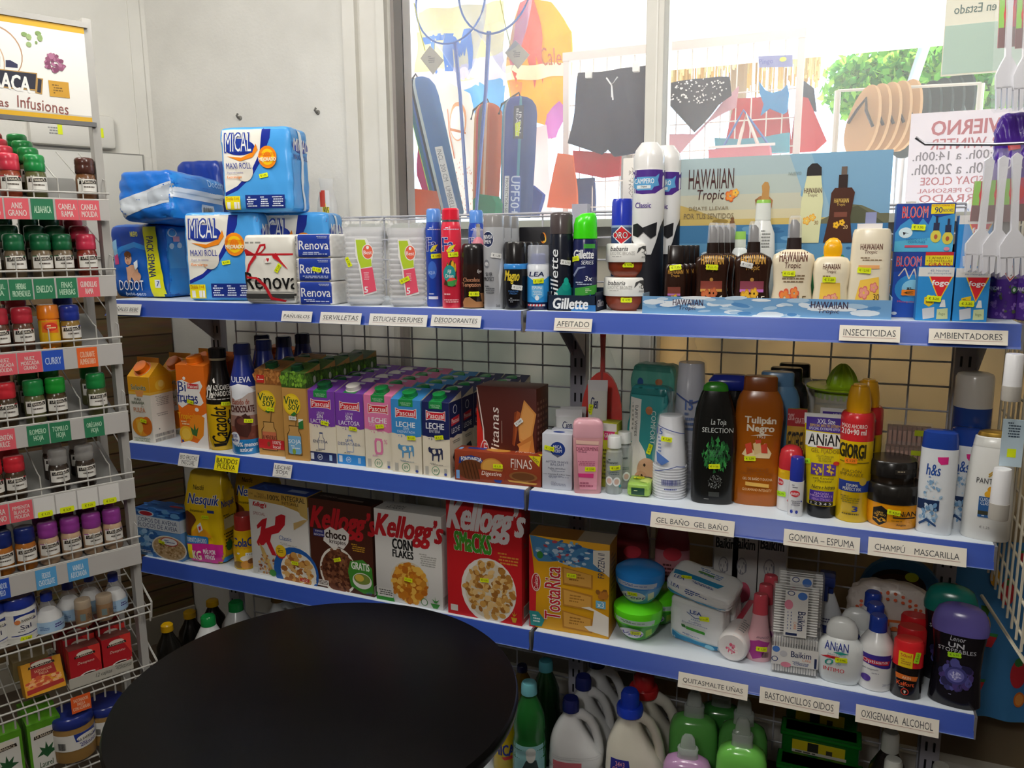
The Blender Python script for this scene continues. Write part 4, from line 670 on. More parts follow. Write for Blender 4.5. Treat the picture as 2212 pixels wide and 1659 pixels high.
f2 = Bx('refill_box', 'mosquito refill', 'light blue mosquito refill box with red triangle, right front, under the forks', (2056, 2130, 580, 690), Z, .05, '#2a8ad0', FOGO, st=[(2088, 656, '3,20', 0)], y=.015)
dup(f2, (f2.location.x + .004, f2.location.y + .056, Z + f2['_h']), 'light blue mosquito refill box set higher behind the front pair, beside the 90 box'); dup(f2, (f2.location.x + .004, f2.location.y + .056, Z), 'light blue mosquito refill box hidden under the raised one')
LAV = [Dots(4, 10, 96, 98, 90, 5, ['#6a4a9a', '#7a5aa8', '#4a2f7a', '#8a6ab0', '#4f5a3a'], 4, .5, 7), P('#e8e4e6', (58, 28), (78, 40), (58, 52), (38, 40)), P('#d0303c', (58, 29), (76.5, 40), (58, 51), (39.5, 40)), P('#f0ecec', (58, 31.5), (72, 40), (58, 48.5), (44, 40)), P('#1a1a1a', (55, 44), (54, 40), (58, 36), (60, 40), (62, 44)), T('LAVANDA !', -16, 58, 36, 63, '#e8e2ee', .02), El(72, 62, 8, 4.6, '#3a6a3a'), El(72, 62, 4, 2.4, '#d8e8d0'), T('RIDEX', 30, 4, 80, 9, '#f0ecf4')]
for a, lb in (((2134, 2200, 520, 690), 'purple lavender air freshener can, front left under the hanging forks'), ((2196, 2258, 520, 694), 'purple lavender air freshener can cut by the photo\'s right edge')):
    Lf('spray_can', 'air freshener', lb, a, Z, [('body', ['#4b2a80/g', (0, 0), (0, .93), (.012, 1), (.80, 1), (.84, .9), (.84, 0)], LAV), ('cap', ['#6f3fb0/g', (.84, 0), (.84, .92), (.98, .9), (1, .7), (1, 0)])], fr=.6)
# ================================================================ goods, middle shelf
Z = ZS[1]
def gable(name, cat, label, px, d, front, right, st=(), y=None, cap='#f07818/g', top='#e8a818', dh=.0):
    p, w, h0 = measure(px, Z, 0, y, 1, True); g = G(); hb = h0; rg = h0 + .040; d = d or w
    v = {k: g.bm.verts.new(c) for k, c in dict(a=(-w / 2, -d / 2, 0), b=(w / 2, -d / 2, 0), c=(w / 2, d / 2, 0), e=(-w / 2, d / 2, 0), A=(-w / 2, -d / 2, hb), B=(w / 2, -d / 2, hb), C=(w / 2, d / 2, hb), E=(-w / 2, d / 2, hb), r1=(-w / 2, 0, rg), r2=(w / 2, 0, rg)).items()}
    for q, c in (('abBA', '#eeeadf'), ('bcCB', '#eeeadf'), ('ceEC', '#eeeadf'), ('eaAE', '#eeeadf')): g.face([v[k] for k in q], c)
    g.face([v['A'], v['B'], v['r2'], v['r1']], top); g.face([v['C'], v['E'], v['r1'], v['r2']], top); g.face([v['B'], v['C'], v['r2']], top); g.face([v['E'], v['A'], v['r1']], top)
    g.box('#c9842a', -w / 2, -.0015, rg - .002, w / 2, .0015, rg + .014)
    g.art(front, (-w / 2, -d / 2, hb), (w, 0, 0), (0, 0, -hb)); g.art(right, (w / 2, -d / 2, hb), (0, d, 0), (0, 0, -hb)); t = g.bvh(); o = g.obj(name); o.location = (p.x, p.y + d / 2, Z); tag(o, label, cat)
    k = G(); sl = math.atan2(rg - hb, d / 2); k.loft(['#f2f0ea/g', (0, 0), (0, 1.25), (.12, 1.25), cap, (.12, 1), (.95, .96), (1, .85), (1, 0)], w * .5, .018, M4=Matrix.Translation((0, -d / 4, (hb + rg) / 2)) @ Matrix.Rotation(sl, 4, 'X')); k.obj('cap', o)
    for s_ in st: sticker(o, t, *s_)
    return o
sol = gable('juice_carton', 'juice carton', 'orange juice carton with pulp at the left end of the middle shelf', (287, 333, 815, 955), None,
    [R(0, 0, 100, 24, '#e8a41c'), R(0, 23, 100, 27, '#f0c04a'), T('Solevita', 14, 12, 82, 20, '#f4efe0', .05), T('Solevita', 14, 12, 82, 20, '#1f5a34', .02), P('#e8a05a', (30, 21), (72, 21), (64, 30), (38, 30)), T('PURA\nNARANJA', 12, 32, 70, 43, '#4a5a3a', .02), T('CON', 54, 44, 66, 46, '#9a9a8a'), T('PULPA', 18, 47, 72, 54, '#d88a5a', .02), El(50, 76, 44, 15, '#e8982a'), El(74, 74, 24, 14, '#d87020'), P('#f0b83a', (24, 66), (52, 64), (56, 80), (42, 90), (28, 82)), El(42, 77, 12, 8, '#f2c860'), T('NO EXPRIMIDO\n100% NATURAL', 10, 93, 84, 99, '#5a7a4a', .01)],
    [R(0, 0, 100, 24, '#e8a41c'), R(0, 23, 100, 27, '#f0c04a'), El(46, 14, 22, 8, '#f0c040'), El(50, 12, 12, 5, '#f6d878'), Ln(18, 30, 80, 46, 6, '#b0aca4', 3), Ln(20, 56, 70, 62, 2, '#b0aca4', 4), El(28, 80, 3, 1.4, '#8a8a8a'), Bars(8, 87, 92, 92, '#6a6a68', 4), Bars(8, 94, 92, 99, '#8a8a88', 5)], [(311, 909, '1,99', -8)])
Rows(sol, 2, .115, 'orange juice carton with pulp, {} in its row behind the end of the shelf', 'orange juice cartons', dx=.012); sol['label'] = 'orange juice carton with pulp, front left corner of the middle shelf, green price tag'
def brick(name, cat, label, px, d, cf, ct, front, right=(), top=(), st=(), cap='#1d7a3c/g', rise=.035, y=None, rz=0, capw=.42, flat=False, capy=-.18, caph=.014):
    """drink carton whose top slopes up to the back, with a screw cap"""
    rz = math.radians(rz); p, w, h = measure(px, Z, rz, y, 1, True); g = G(); H = h + rise
    v = {k: g.bm.verts.new(c) for k, c in dict(a=(-w / 2, -d / 2, 0), b=(w / 2, -d / 2, 0), c=(w / 2, d / 2, 0), e=(-w / 2, d / 2, 0), A=(-w / 2, -d / 2, h), B=(w / 2, -d / 2, h), C=(w / 2, d / 2, H), E=(-w / 2, d / 2, H)).items()}
    for q in ('abBA', 'bcCB', 'ceEC', 'eaAE'): g.face([v[k] for k in q], cf)
    g.face([v[k] for k in 'ABCE'], ct)
    sl = math.hypot(d, rise); g.art(front, (-w / 2, -d / 2, h), (w, 0, 0), (0, 0, -h)); g.art(right, (w / 2, -d / 2, h), (0, d, 0), (0, 0, -h)); g.art(top, (-w / 2, d / 2, H), (w, 0, 0), (0, -d, -rise)); t = g.bvh(); o = g.obj(name)
    o.location = p + Vector((-math.sin(rz), math.cos(rz), 0)) * d / 2; o.rotation_euler = (0, 0, rz); tag(o, label, cat)
    k = G(); k.loft([cap, (0, 0), (0, 1.1), (.15, 1.1), (.2, 1), (.92, .98), (1, .85), (1, 0)], w * capw, caph, M4=Matrix.Translation((0, d * capy, h + rise * (capy + .5))) @ Matrix.Rotation(math.atan2(rise, d), 4, 'X')); k.obj('cap', o)
    for s_ in st: sticker(o, t, *s_)
    return o
bif = brick('juice_carton', 'juice carton', 'orange tropical fruit drink carton with white splash, beside the orange juice', (392, 452, 790, 967), .075, '#e8701a', '#ec7a20',
    [P('#f4f0ea', (2, 20), (20, 18), (50, 22), (84, 18), (92, 24), (80, 32), (92, 44), (80, 48), (40, 46), (14, 52), (0, 48)), El(28, 16, 5, 2, '#f4f0ea'), El(66, 53, 7, 2.4, '#f4f0ea'), T('Bi', 4, 20, 32, 32, '#24347c', .03), T('frutas', 0, 32, 72, 46, '#24347c', .03), P('#24347c', (6, 44), (40, 41), (74, 40), (40, 44)), R(38, 22, 78, 28, '#c8202a'), T('Pascual', 41, 23, 75, 27, '#f4ece4', .02), T('Tropical', -4, 58, 56, 68, '#f2b21e', .03), Ln(4, 68, 52, 74, 2, '#f4d0a0', 3), El(70, 74, 34, 15, '#ef8f22'), El(22, 84, 24, 10, '#e8b02a'), El(22, 84, 16, 7, '#f0c44a'), P('#3f6a34', (44, 84), (38, 74), (50, 78), (54, 70), (58, 78), (68, 74), (60, 86)), P('#f2ece6', (0, 96), (30, 92), (60, 94), (84, 84), (92, 62), (82, 60), (100, 56), (100, 100), (0, 100)), El(8, 93, 4, 1.6, '#2a3a8a')], cols if False else [P('#f2ece6', (0, 80), (40, 92), (100, 94), (100, 100), (0, 100))], st=[(412, 868, '1,80', -12)], cap='#f07818/g', rise=.018, capw=.42, caph=.02)
Rows(bif, 1, .10, 'orange fruit drink carton, {} in its row, behind the black topped bottle', 'orange fruit drink cartons', dx=0)
dup(bif, (xat(604, .35, Z + .2), .35, Z), 'orange carton at the back of the shelf between the navy bottle caps')
BOT = lambda c1, c2, c3: None
Lf('milkshake_bottle', 'milkshake', 'yellow and black cocoa milkshake bottle with black cap', (454, 514, 752, 973), Z, [('body', ['#d8ae14/g', (0, 0), (0, .9), (.015, .97), (.10, 1), (.40, 1), (.46, .99), '#191512/g', (.50, .97), (.56, .95), (.66, .82), (.76, .64), (.84, .57), (.88, .55), '#a89a7a/g', (.885, .58), (.905, .58), (.905, 0)],
    [T('0%', 0, 35, 26, 48, '#f0ece4', .03), T('AZÚCARES\nAÑADIDOS', 26, 34, 84, 46, '#f0ece4', .01), Ln(4, 47, 92, 50, 2, '#d8d4cc', 2), T('Cacaolat', 14, 56, 66, 92, '#17120c', .03, .3, 90), P('#17120c', (60, 90), (74, 80), (76, 60), (80, 60), (80, 82), (62, 94)), P('#17120c', (14, 88), (20, 93), (62, 92), (60, 95), (20, 96)), El(78, 71, 10, 3.4, '#191512'), T('%', 73, 69, 83, 73, '#e8e0d0'), P('#f0ece4', (28, 30), (34, 28), (36, 33), (30, 33))]), ('cap', ['#1a1718/g', (.905, 0), (.905, .60), (.995, .59), (1, .5), (1, 0)])], [(487, 872, '2,25', -4)], fr=.45)
pul = Lf('milkshake_bottle', 'milkshake', 'chocolate milkshake bottle with navy blue neck and cap, sky blue foot', (505, 570, 742, 982), Z, [('body', ['#2a86c8/g', (0, 0), (0, .93), (.015, 1), (.14, 1), '#7a4438/g', (.17, 1), (.26, 1), '#8f6a5e/g', (.36, .96), '#b8a8a2/g', (.46, .92), (.58, .93), '#c8bebc/g', (.62, .92), '#1f2f80/g', (.72, .78), (.82, .60), (.88, .52), (.90, .50), (.90, 0)],
    [T('PULEVA', 2, 29, 70, 34, '#eef0f6', .03), P('#eef0f6', (6, 38), (30, 35), (60, 37), (86, 43), (60, 44), (34, 42), (20, 46), (40, 48), (20, 50), (4, 46)), T('Batido de', 10, 49, 62, 54, '#9a4a30', .02), T('CHOCOLATE', 4, 55, 76, 61, '#4a201a', .04), P('#4a2620', (14, 68), (24, 64), (40, 66), (60, 64), (66, 70), (62, 78), (50, 84), (24, 82), (12, 74)), El(40, 69, 20, 3.4, '#6a3a30'), P('#3a1a16', (34, 64), (48, 62), (62, 67), (54, 70)), El(12, 85, 13, 6, '#e8ecf4'), T('10%\nleche', 4, 81, 20, 88, '#2a3a8a', .02), T('40% menos\nazúcar', 8, 88.5, 80, 97, '#eef4fa', .04)]), ('cap', ['#1a2456/g', (.90, 0), (.90, .54), (.99, .53), (1, .45), (1, 0)])], [(537, 909, '2,35', -6)], fr=.45)
_lb = pul['label']; Rows(pul, 3, .092, 'navy capped milkshake bottle, {} in its row, behind the almond drink', 'navy capped milkshake bottles'); pul['label'] = _lb
dup(pul, (pul.location.x - .096, pul.location.y + .20, Z), 'navy capped milkshake bottle at the back, left of its row, before the orange carton')
VS = lambda kind: [T('ViVe', 2, 26, 60, 39, '#f4ecd8', .09)][:0] + [El(40, 36, 36, 12.5, '#e8c41a'), El(40, 36, 31, 10.5, '#f0d030'), T('Vive', 8, 27, 66, 36, '#1f4a2a', .03, .1), T('soy', 24, 36, 72, 45, '#1f4a2a', .03, .1), P('#2f7a34', (32, 48), (48, 44), (58, 46), (46, 50))]
def jarart(c, word, wc): return [P('#7a5a30', (56, 46), (60, 46), (54, 60), (50, 60)), P('#5a4020', (22, 60), (64, 60), (64, 66), (72, 70), (74, 94), (14, 94), (14, 70), (24, 66)), P('#c79a58', (24, 61), (62, 61), (62, 66), (70, 71), (71, 93), (17, 93), (17, 71), (26, 66)), P(c, (17, 72), (71, 72), (71, 91), (64, 93), (24, 93), (17, 91)), T(word, 18, 76, 70, 82, wc, .03), Ln(26, 83, 64, 88, 2, wc, 3)]
TOPP = lambda cols, bg: [R(0, 0, 100, 17, bg), Dots(-6, 0, 106, 15, 120, 5, cols, 9, .5)]
va = brick('soy_drink_carton', 'soya drink carton', 'kraft brown almond drink carton with a yellow disc and red band', (561, 616, 800, 984), .072, '#c2924e', '#8a6238', TOPP(['#b8763a', '#a0622e', '#c88a4a'], '#8f5a2c') + [R(6, 6, 36, 15, '#c8302a'), Ln(9, 8, 33, 13, 2, '#f4e0d0', 2)] + VS(0) + jarart('#c9714e', 'ALMENDRAS', '#5a2a1c') + [R(0, 81, 100, 92, '#c9282c'), T('100%\nlocal', 56, 82, 88, 91, '#f4e8e0', .02), El(40, 86.5, 6, 3, '#8a4a2c')][0:3], top=[Dots(0, 0, 100, 100, 60, 8, ['#8a5a2e', '#9a6a38'], 5, 1)], right=[R(0, 0, 100, 17, '#8f5a2c')], st=[(585, 884, '2,40', -4)], cap='#1c4a2c/g', rise=.018, rz=2)
vs_ = brick('soy_drink_carton', 'soya drink carton', 'kraft brown soya drink carton with green beans on top and a sky blue jar, front of its row', (617, 668, 806, 994), .072, '#c2924e', '#4a6a2a', TOPP(['#6a9a30', '#88b83a', '#4f7a26'], '#3a5a20') + VS(1) + jarart('#7ab4dc', 'SOJA', '#f0f6fa') + [El(40, 90, 7, 3.4, '#8aa83a'), R(64, 52, 84, 63, '#eef4ea'), P('#2f7a3c', (64, 56), (84, 53), (84, 63), (64, 63))], top=[Dots(0, 0, 100, 100, 60, 8, ['#4f6a26', '#3a5a20'], 5, 1)], right=[R(0, 0, 100, 17, '#3a5a20'), Dots(0, 0, 100, 15, 50, 5, ['#5a8a2c', '#4f7a26'], 3, .5), El(60, 9, 9, 4, '#d8dcc8')], st=[(633, 903, '2,40', 0, WHT)], cap='#1c4a2c/g', rise=.018, rz=2)
Rows(vs_, 4, .073, 'kraft soya drink carton with green beans and dark cap, {} in its row', 'soya drink cartons'); vs_['label'] = 'kraft brown soya drink carton with a sky blue jar, front of its row'
Rows(va, 2, .073, 'kraft almond drink carton, {} in its row', 'almond drink cartons'); va['label'] = 'kraft brown almond drink carton with a red band, front of its row'
CREAM = '#ece2cc'
def milk(px, c, words, mid, foot, st, label, cap='#1d8a44/g', side=False):
    wave = [(0, 47)] + [(i * 10, 47 + (i % 3 - 1) * .8) for i in range(11)]
    top_ = R(0, 0, 100, 46, c), P(c, (0, 40), (100, 44), (100, 48), (84, 49.5), (70, 47.6), (52, 48.6), (36, 46.6), (20, 47.2), (0, 45)), Dots(20, 48, 70, 50.5, 7, 1.6, [c], 4, .7)
    logo = [P('#f4ece6', (14, 11), (26, 13), (76, 13), (86, 11), (86, 25), (76, 23.5), (26, 23.5), (14, 25)), P('#cf2030', (16, 12), (27, 14), (75, 14), (84, 12), (84, 24), (75, 22.5), (27, 22.5), (16, 24)), T('Pascual', 19, 14.5, 81, 21.5, '#f8f2ec', .025)]
    bott = [R(0, 0, 0, 0, c)]
    if foot: bott = [R(0, 86, 100, 100, foot), El(40, 93, 9, 4, '#dfe4ec'), El(40, 93, 7.6, 3.4, foot), T('89', 35, 91.6, 45, 94.6, '#e8ecf2', 0), R(6, 88, 18, 97, '#d8dce4'), R(74, 89, 84, 97, '#9ab8d8')]
    else: bott = [El(46, 92, 14, 6, '#3f8a58'), El(46, 92, 12, 5.2, CREAM), T('89', 39, 89.6, 53, 94.4, '#3f7a58', .01), R(8, 87, 20, 98, '#b8b4a8'), R(78, 88, 88, 98, '#b8b4a8'), El(83, 96, 5, 1.8, '#3a4a9a')]
    sd = [R(0, 0, 100, 46, c), P(c, (0, 45), (30, 48), (60, 46), (100, 48), (100, 44), (0, 44)), El(46, 11, 16, 6, '#dfe2ea'), El(46, 11, 13, 5, c), P('#cf2030', (14, 22), (80, 20), (80, 30), (14, 32)), T('Pascual', 18, 23, 76, 29, '#f8f2ec', .02), T('LECHE', 16, 35, 82, 42, '#eef0f4', .03), Ln(20, 52, 80, 57, 2, '#8a867c', 4), P('#2a2c3a', (22, 74), (36, 66), (70, 64), (80, 70), (74, 80), (66, 74), (40, 76), (36, 82)), Ln(14, 88, 80, 96, 3, '#b0aca0', 5)]
    o = brick('milk_carton', 'milk carton', label, px, .072, CREAM, c, list(top_) + logo + words + mid + bott, sd, [R(28, 72, 72, 100, '#1f8a44'), R(30, 8, 66, 22, '#c8cad0')], st, cap=cap, rise=.020, rz=1, capw=.44, capy=-.16)
    k = G()
    if cap != '#ece6e0/g': pass
    return o
tabf = lambda: [R(26, 0, 74, 9, '#1f8a44'), T('NUEVO TAPÓN\nSOSTENIBLE', 32, 3, 68, 8, '#bfe0c4', 0)]
bottle_ol = lambda c: [P(c, (41, 58), (53, 58), (53, 64), (59, 68), (59, 82), (35, 82), (35, 68), (41, 64)), P(CREAM, (42, 60), (52, 60), (52, 64.6), (57.6, 68.6), (57.6, 81.2), (36.4, 81.2), (36.4, 68.6), (42, 64.6))]
cow = lambda c: [P(c, (20, 62), (26, 60), (30, 62), (56, 62), (70, 61), (74, 64), (74, 76), (70, 76), (69, 69), (62, 70), (60, 79), (56, 79), (56, 71), (40, 72), (38, 79), (34, 79), (34, 70), (28, 68), (22, 67)), P(CREAM, (36, 64), (46, 63), (50, 68), (42, 70), (36, 68)), P(CREAM, (58, 63), (66, 64), (64, 69), (58, 68))]
MK = [((669, 728, 845, 998), '#7a3fa8', tabf() + [T('LECHE', 36, 29, 62, 32, '#e8dff0', 0), T('SIN\nLACTOSA', 12, 32.5, 80, 45, '#f2eef6', .03)], bottle_ol('#4a5580') + [T('ENTERA', 18, 69, 70, 73, '#4a5070', 0), Ln(24, 83, 74, 85.5, 1, '#8a867c', 3)], '#1f2a5c', [(702, 914, '1,40', -6)], 'purple lactose free milk carton reading ENTERA, front of the leftmost milk row', '#1b5a34/g'),
      ((730, 790, 850, 1004), '#7a3fa8', [T('LECHE', 36, 27, 62, 30, '#e8dff0', 0), T('SIN\nLACTOSA', 10, 31, 84, 44.5, '#f2eef6', .03)], bottle_ol('#7a9ad0') + [T('SEMI\nDESNATADA', 4, 64, 84, 73, '#4a6090', 0), Ln(24, 83, 74, 85, 1, '#8a867c', 3)], '#2f86d0', [(763, 926, '1,40', -4)], 'purple lactose free milk carton with a white cap, front of the second milk row', '#ece6e0/g'),
      ((791, 851, 855, 1013), '#e07aa8', tabf() + [T('LECHE', 16, 30, 80, 37, '#f6ecf2', .04), T('DESNATADA', 18, 38, 78, 42, '#f0c4dc', 0)], [P('#e07aa8', (38, 58), (60, 58), (64, 62), (64, 76), (60, 80), (38, 80), (34, 76), (34, 62)), P(CREAM, (44, 61), (54, 61), (57, 64), (57, 74), (54, 77), (44, 77), (41, 74), (41, 64)), T('%', 68, 59, 80, 65, '#e07aa8', 0), Ln(24, 81, 74, 84, 1, '#e0a8c0', 3)], None, [(821, 921, '1,25', 8)], 'pink topped skimmed milk carton with a big 0, front of its row', '#1d8a44/g'),
      ((849, 912, 864, 1022), '#3a8acb', tabf() + [T('LECHE', 16, 30, 80, 37, '#eef4fa', .04), T('SEMI\nDESNATADA', 20, 37.5, 80, 45, '#d8eaf8', 0.01)], cow('#5a9ac8') + [Ln(24, 82, 74, 85, 2, '#8a9ca8', 3)], None, [(889, 946, '1,15', 2)], 'sky blue topped milk carton with a cow, front of its row', '#1d8a44/g'),
      ((915, 973, 869, 1030), '#1b2358', tabf() + [T('LECHE', 14, 28, 80, 36, '#eef0f6', .04), T('ENTERA', 26, 37, 66, 41, '#dfe2ee', .01)], cow('#2a2f50') + [Ln(24, 82, 74, 85, 2, '#8a867c', 3)], None, [(949, 945, '1,15', 8)], 'navy blue topped milk carton with a dark cow, front of its row', '#1d8a44/g')]
NMK = ('purple milk carton, {} in the leftmost milk row', 'purple milk carton, {} in the row led by a white cap', 'pink topped milk carton, {} in its row', 'sky blue topped milk carton, {} in its row', 'navy topped milk carton, {} in its row')
for i, a in enumerate(MK):
    o = milk(*a[:6], a[6], a[7]); lb = o['label']; Rows(o, 4, .0735, NMK[i], ('left purple milk row', 'second purple milk row', 'pink milk row', 'sky blue milk row', 'navy milk row')[i], dx=-.001); o['label'] = lb
    if i == 4:
        for k in (3, 4): dup(o, (o.location.x + .078, o.location.y + .0735 * k, Z), ('navy topped milk carton at the back right, nearer of two behind the brown biscuit box', 'navy topped milk carton at the back right, farther of two, against the grid')[k - 3], 'navy milk pair behind the biscuits')
# ---- biscuits
Bx('biscuit_box', 'biscuits', 'tall dark brown biscuit box with cinnamon sticks, standing behind the flat one', (1031, 1158, 837, 992), Z, .085, '#55231c', [P('#c8281e', (0, 20), (10, 50), (14, 100), (0, 100)), P('#e8d8d0', (0, 2), (1.5, 2), (12, 46), (15, 100), (13.5, 100), (10, 46)), El(13, 74, 8, 16, '#e8dcd4'), El(13, 74, 7, 14.6, '#c42a24'), T('Cuétara', 8.5, 61, 17.5, 87, '#f2e8e0', .02, 0, 90), T('Napolitanas', 24, 22, 42, 112, '#f2e8e0', .01, .15, 90), Ln(42, 36, 45, 84, 1, '#d8c0b0', 2), P('#d8301e', (44, 100), (60, 84), (96, 100)), P('#a8542a', (60, 60), (68, 24), (74, 26), (64, 62)), P('#8a3f1e', (64, 26), (67, 25), (63, 62), (60, 60)), P('#d8924a', (70, 40), (80, 12), (100, 26), (90, 62), (72, 56)), P('#e0a05a', (72, 42), (81, 15), (97, 27), (88, 58), (74, 53)), P('#c87c3a', (68, 60), (94, 48), (98, 70), (88, 98), (72, 88), (82, 74)), P('#d8924a', (72, 62), (92, 54), (84, 76), (70, 70))],
   [Ln(8 + i * 22, 14, 24 + i * 22, 90, 12, '#9a6a5a', 3 + i) for i in range(4)], [(1121, 912, '2,60', 40, WHT)], cols={'top': '#5f2c24'}, y=.065)
Bx('biscuit_box', 'biscuits', 'flat chestnut brown biscuit box at the shelf front, blue flag and yellow corner', (981, 1167, 979, 1048), Z, .05, '#8f3a20', [P('#1f3a8a', (6, 22), (20, 14), (30, 20), (34, 30), (30, 44), (14, 40), (5, 44)), T('FONTANEDA', 8, 20, 32, 34, '#f4f2f0', .04), El(20, 62, 16, 34, '#6a3a1e'), El(44, 48, 13, 30, '#c88a3a'), El(44, 48, 11, 26, '#d8a04a'), P('#8f3a20', (28, 58), (60, 60), (58, 92), (30, 88)), T('Digestive', 32, 62, 55, 80, '#f2e6da', .03, .15), T('FINAS', 66, 14, 90, 44, '#f0e6dc', -.005), P('#ecd81e', (86, 0), (100, 0), (98, 34)), T('NUEVO', 90, 8, 98, 18, '#4a5a2a', .02, 0, -45), El(80, 70, 16, 16, '#8a5a30'), El(80, 70, 13, 12, '#6a3f20'), P('#c89a4a', (62, 84), (96, 88), (94, 94), (64, 90)), P('#1f3a8a', (46, 88), (56, 88), (54, 98), (48, 96)), R(2, 66, 6, 94, '#7aa8e0'), Ln(66, 46, 88, 52, 1, '#d8b8a0', 2)] + [P('#4a2a14', (8 + i * 4, 34), (9 + i * 4, 34), (20 + i * 4 - 6, 92), (19 + i * 4 - 6, 92)) for i in range(5)], [], [(1076, 1007, '1,25', 2)], rz=4, top=[P('#1f3a8a', (12, 30), (34, 24), (32, 60), (12, 56)), El(48, 50, 14, 30, '#c88a3a'), T('FINAS', 68, 20, 90, 60, '#e0c8b8', -.005), R(3, 40, 7, 80, '#7aa8e0'), P('#ecd81e', (94, 60), (100, 60), (100, 100))])
# ---- right bay
md = Bx('carton', 'aftershave', 'silver grey after shave balsam carton with a navy disc, front of its row', (1171, 1235, 938, 1058), Z, .045, '#c9ccd6', [El(52, 27, 25, 13, '#1e3a8a'), T('MICA\nDERM', 36, 20, 66, 33, '#eef0f4', .02), P('#5a5f78', (36, 36), (64, 38), (52, 42)), T('AFTER SHAVE\nBALSAM', 12, 48, 88, 57, '#6a6f8a', .005), T('Pieles sensibles', 20, 60, 78, 63, '#5a5e74', 0), Ln(26, 64, 76, 68, 2, '#8a8ea4', 3), T('con Vitamina E y Aloe Vera', 5, 71, 95, 74, '#4a4e64', 0), Ln(16, 75, 90, 80, 3, '#8a8ea4', 5), Ln(24, 86, 80, 94, 3, '#9a9eb0', 6)], [], [(1187, 968, '1,95', -10)], top=[El(50, 50, 20, 20, '#1e3a8a')], rz=6)
Rows(md, 2, .05, 'silver grey after shave carton, {} in its row', 'after shave cartons', dx=.006); md['label'] = 'silver grey after shave balsam carton with a navy disc, front of its row'
def tube(px, label, body, art, capc, ct=.13, y=None, st=(), cat='cream tube', foot=.8, up=True, crimp='#dfe0e2/g', rz=None, fr=.3):
    if up: pr = [body, (ct, .0), (ct, foot, foot * .8), (ct + .10, foot * 1.02, foot * .75), (.5, .92, .45), (.9, .99, .10), crimp, (.9, .99, .10), (.93, 1.0, .04), (1, 1.0, .03), (1, 0)]
    return Lf('tube', cat, label, px, Z, [('body', pr, art), ('cap', [capc, (0, 0), (0, foot * .92, foot * .74), (.01, foot * .96, foot * .77), (ct, foot * .98, foot * .78), (ct, 0)])], st, y=y, kd=.6, rz=rz, fr=fr)
CIEN = [T('Cien', 16, 16, 52, 27, '#1f2a5a', .02, .15), T('CREMA\nEXPRESS', 16, 36, 66, 46, '#b0b2ac', 0), T('Aloe Vera', 10, 52, 52, 58, '#2f7a3c', .02), El(66, 74, 20, 9, '#3f9a54'), T('100%', 54, 71, 78, 77, '#d8ecd8', .01), P('#2f7a3c', (4, 86), (24, 80), (40, 90), (60, 92), (84, 84), (96, 96), (4, 96))]
tube((1268, 1310, 821, 960), 'white hand cream tube standing upright in front of the red dustpan', '#e3e5e0/g', CIEN, '#3f8a4a/g', y=.13, st=[(1276, 884, '0,95', 80)])
for i, (a, lb) in enumerate((((1200, 1256, 884, 1005), 'white cream tube behind the after shave cartons, nearer of two'), ((1210, 1265, 878, 998), 'white cream tube behind the after shave cartons, farther of two'))):
    tube(a, lb, '#dfe1e0/g', [T('Cien', 26, 16, 62, 26, '#1f2a5a', .02, .15), Ln(20, 30, 80, 36, 1, '#6a6a8a', 2)], '#e0e0e0/g', y=.115 + .035 * i)
dm = Lf('toner_bottle', 'toner', 'pink facial toner bottle with pale pink flip cap', (1237, 1301, 904, 1067), Z, [('body', ['#e8a8ae/t78', (0, 0), (0, .86), (.03, .92), (.5, .97), (.75, 1), (.77, .96), (.77, 0)], ()), ('label', lambda g, w, h: None, ()), ('cap', ['#e3aab6/g', (.76, 0), (.76, 1.0), (.80, 1.02), (.93, 1.0), (.97, .92), (1, .7), (1, 0)])], y=None, n=5, kd=.5, fr=.3)
k = G(); k.loft(['#e8a8ae/t5', (.02, .88), (.5, .98), (.75, 1.01)], dm['_w'], dm['_h'], n=5, kd=.5, close=False); tt = k.bvh(); k2 = G()
k2.art([P('#f2c8b8', (10, 27), (86, 28), (85, 33), (11, 32)), P('#eea0b4', (11, 33), (85, 34), (80, 94), (24, 94)), T('DIADERMINE', 12, 36, 84, 41, '#8a3a50', .02), Ln(16, 42, 82, 44, 1, '#a8607a', 3), Ln(16, 55, 74, 62, 3, '#c86a8a', 4), P('#d83a80', (18, 72), (70, 72), (69, 78), (20, 77)), Ln(20, 84, 68, 92, 2, '#b05a74', 5)], *lathe_frame(dm['_w'], dm['_h'], .5), tree=tt, cell=.007, eps=.0012)
for ch in list(dm.children):
    if ch.name.startswith('label'): bpy.data.objects.remove(ch)
k2.obj('label', dm); sticker(dm, tt, 1275, 1013, '2,50', 0)
cbt = [('body', ['#e6eceb/t35', (0, 0), (0, .92), (.02, 1), (.66, 1), (.74, .9), (.78, .55), (.82, .5), (.82, 0)], [Ln(8, 38, 70, 42, 1, '#3a4a4a', 2), T('Biseven', 8, 41, 72, 46, '#2a3a3a', .02), Ln(10, 60, 80, 66, 2, '#5a6a6a', 4), El(24, 76, 20, 8, '#f0f2f0'), El(66, 77, 22, 8, '#f0f2f0'), El(24, 76, 13, 5, '#d8b8a8'), El(66, 77, 14, 5, '#d8b8a8'), R(80, 84, 92, 86, '#2a9aa8'), R(84, 82, 88, 88, '#2a9aa8')]), ('liquid', ['#b8c6c4/t40', (.02, 0), (.02, .9), (.62, .92), (.62, 0)]), ('cap', ['#eceeec/g', (.80, 0), (.80, .80), (.985, .78), (1, .7), (1, 0)])]
b = Lf('lotion_bottle', 'lotion bottle', 'small clear bottle with white cap beside the pink toner, front of two', (1307, 1344, 941, 1069), Z, cbt, [(1329, 1011, '1,80', 4)], fr=.3)
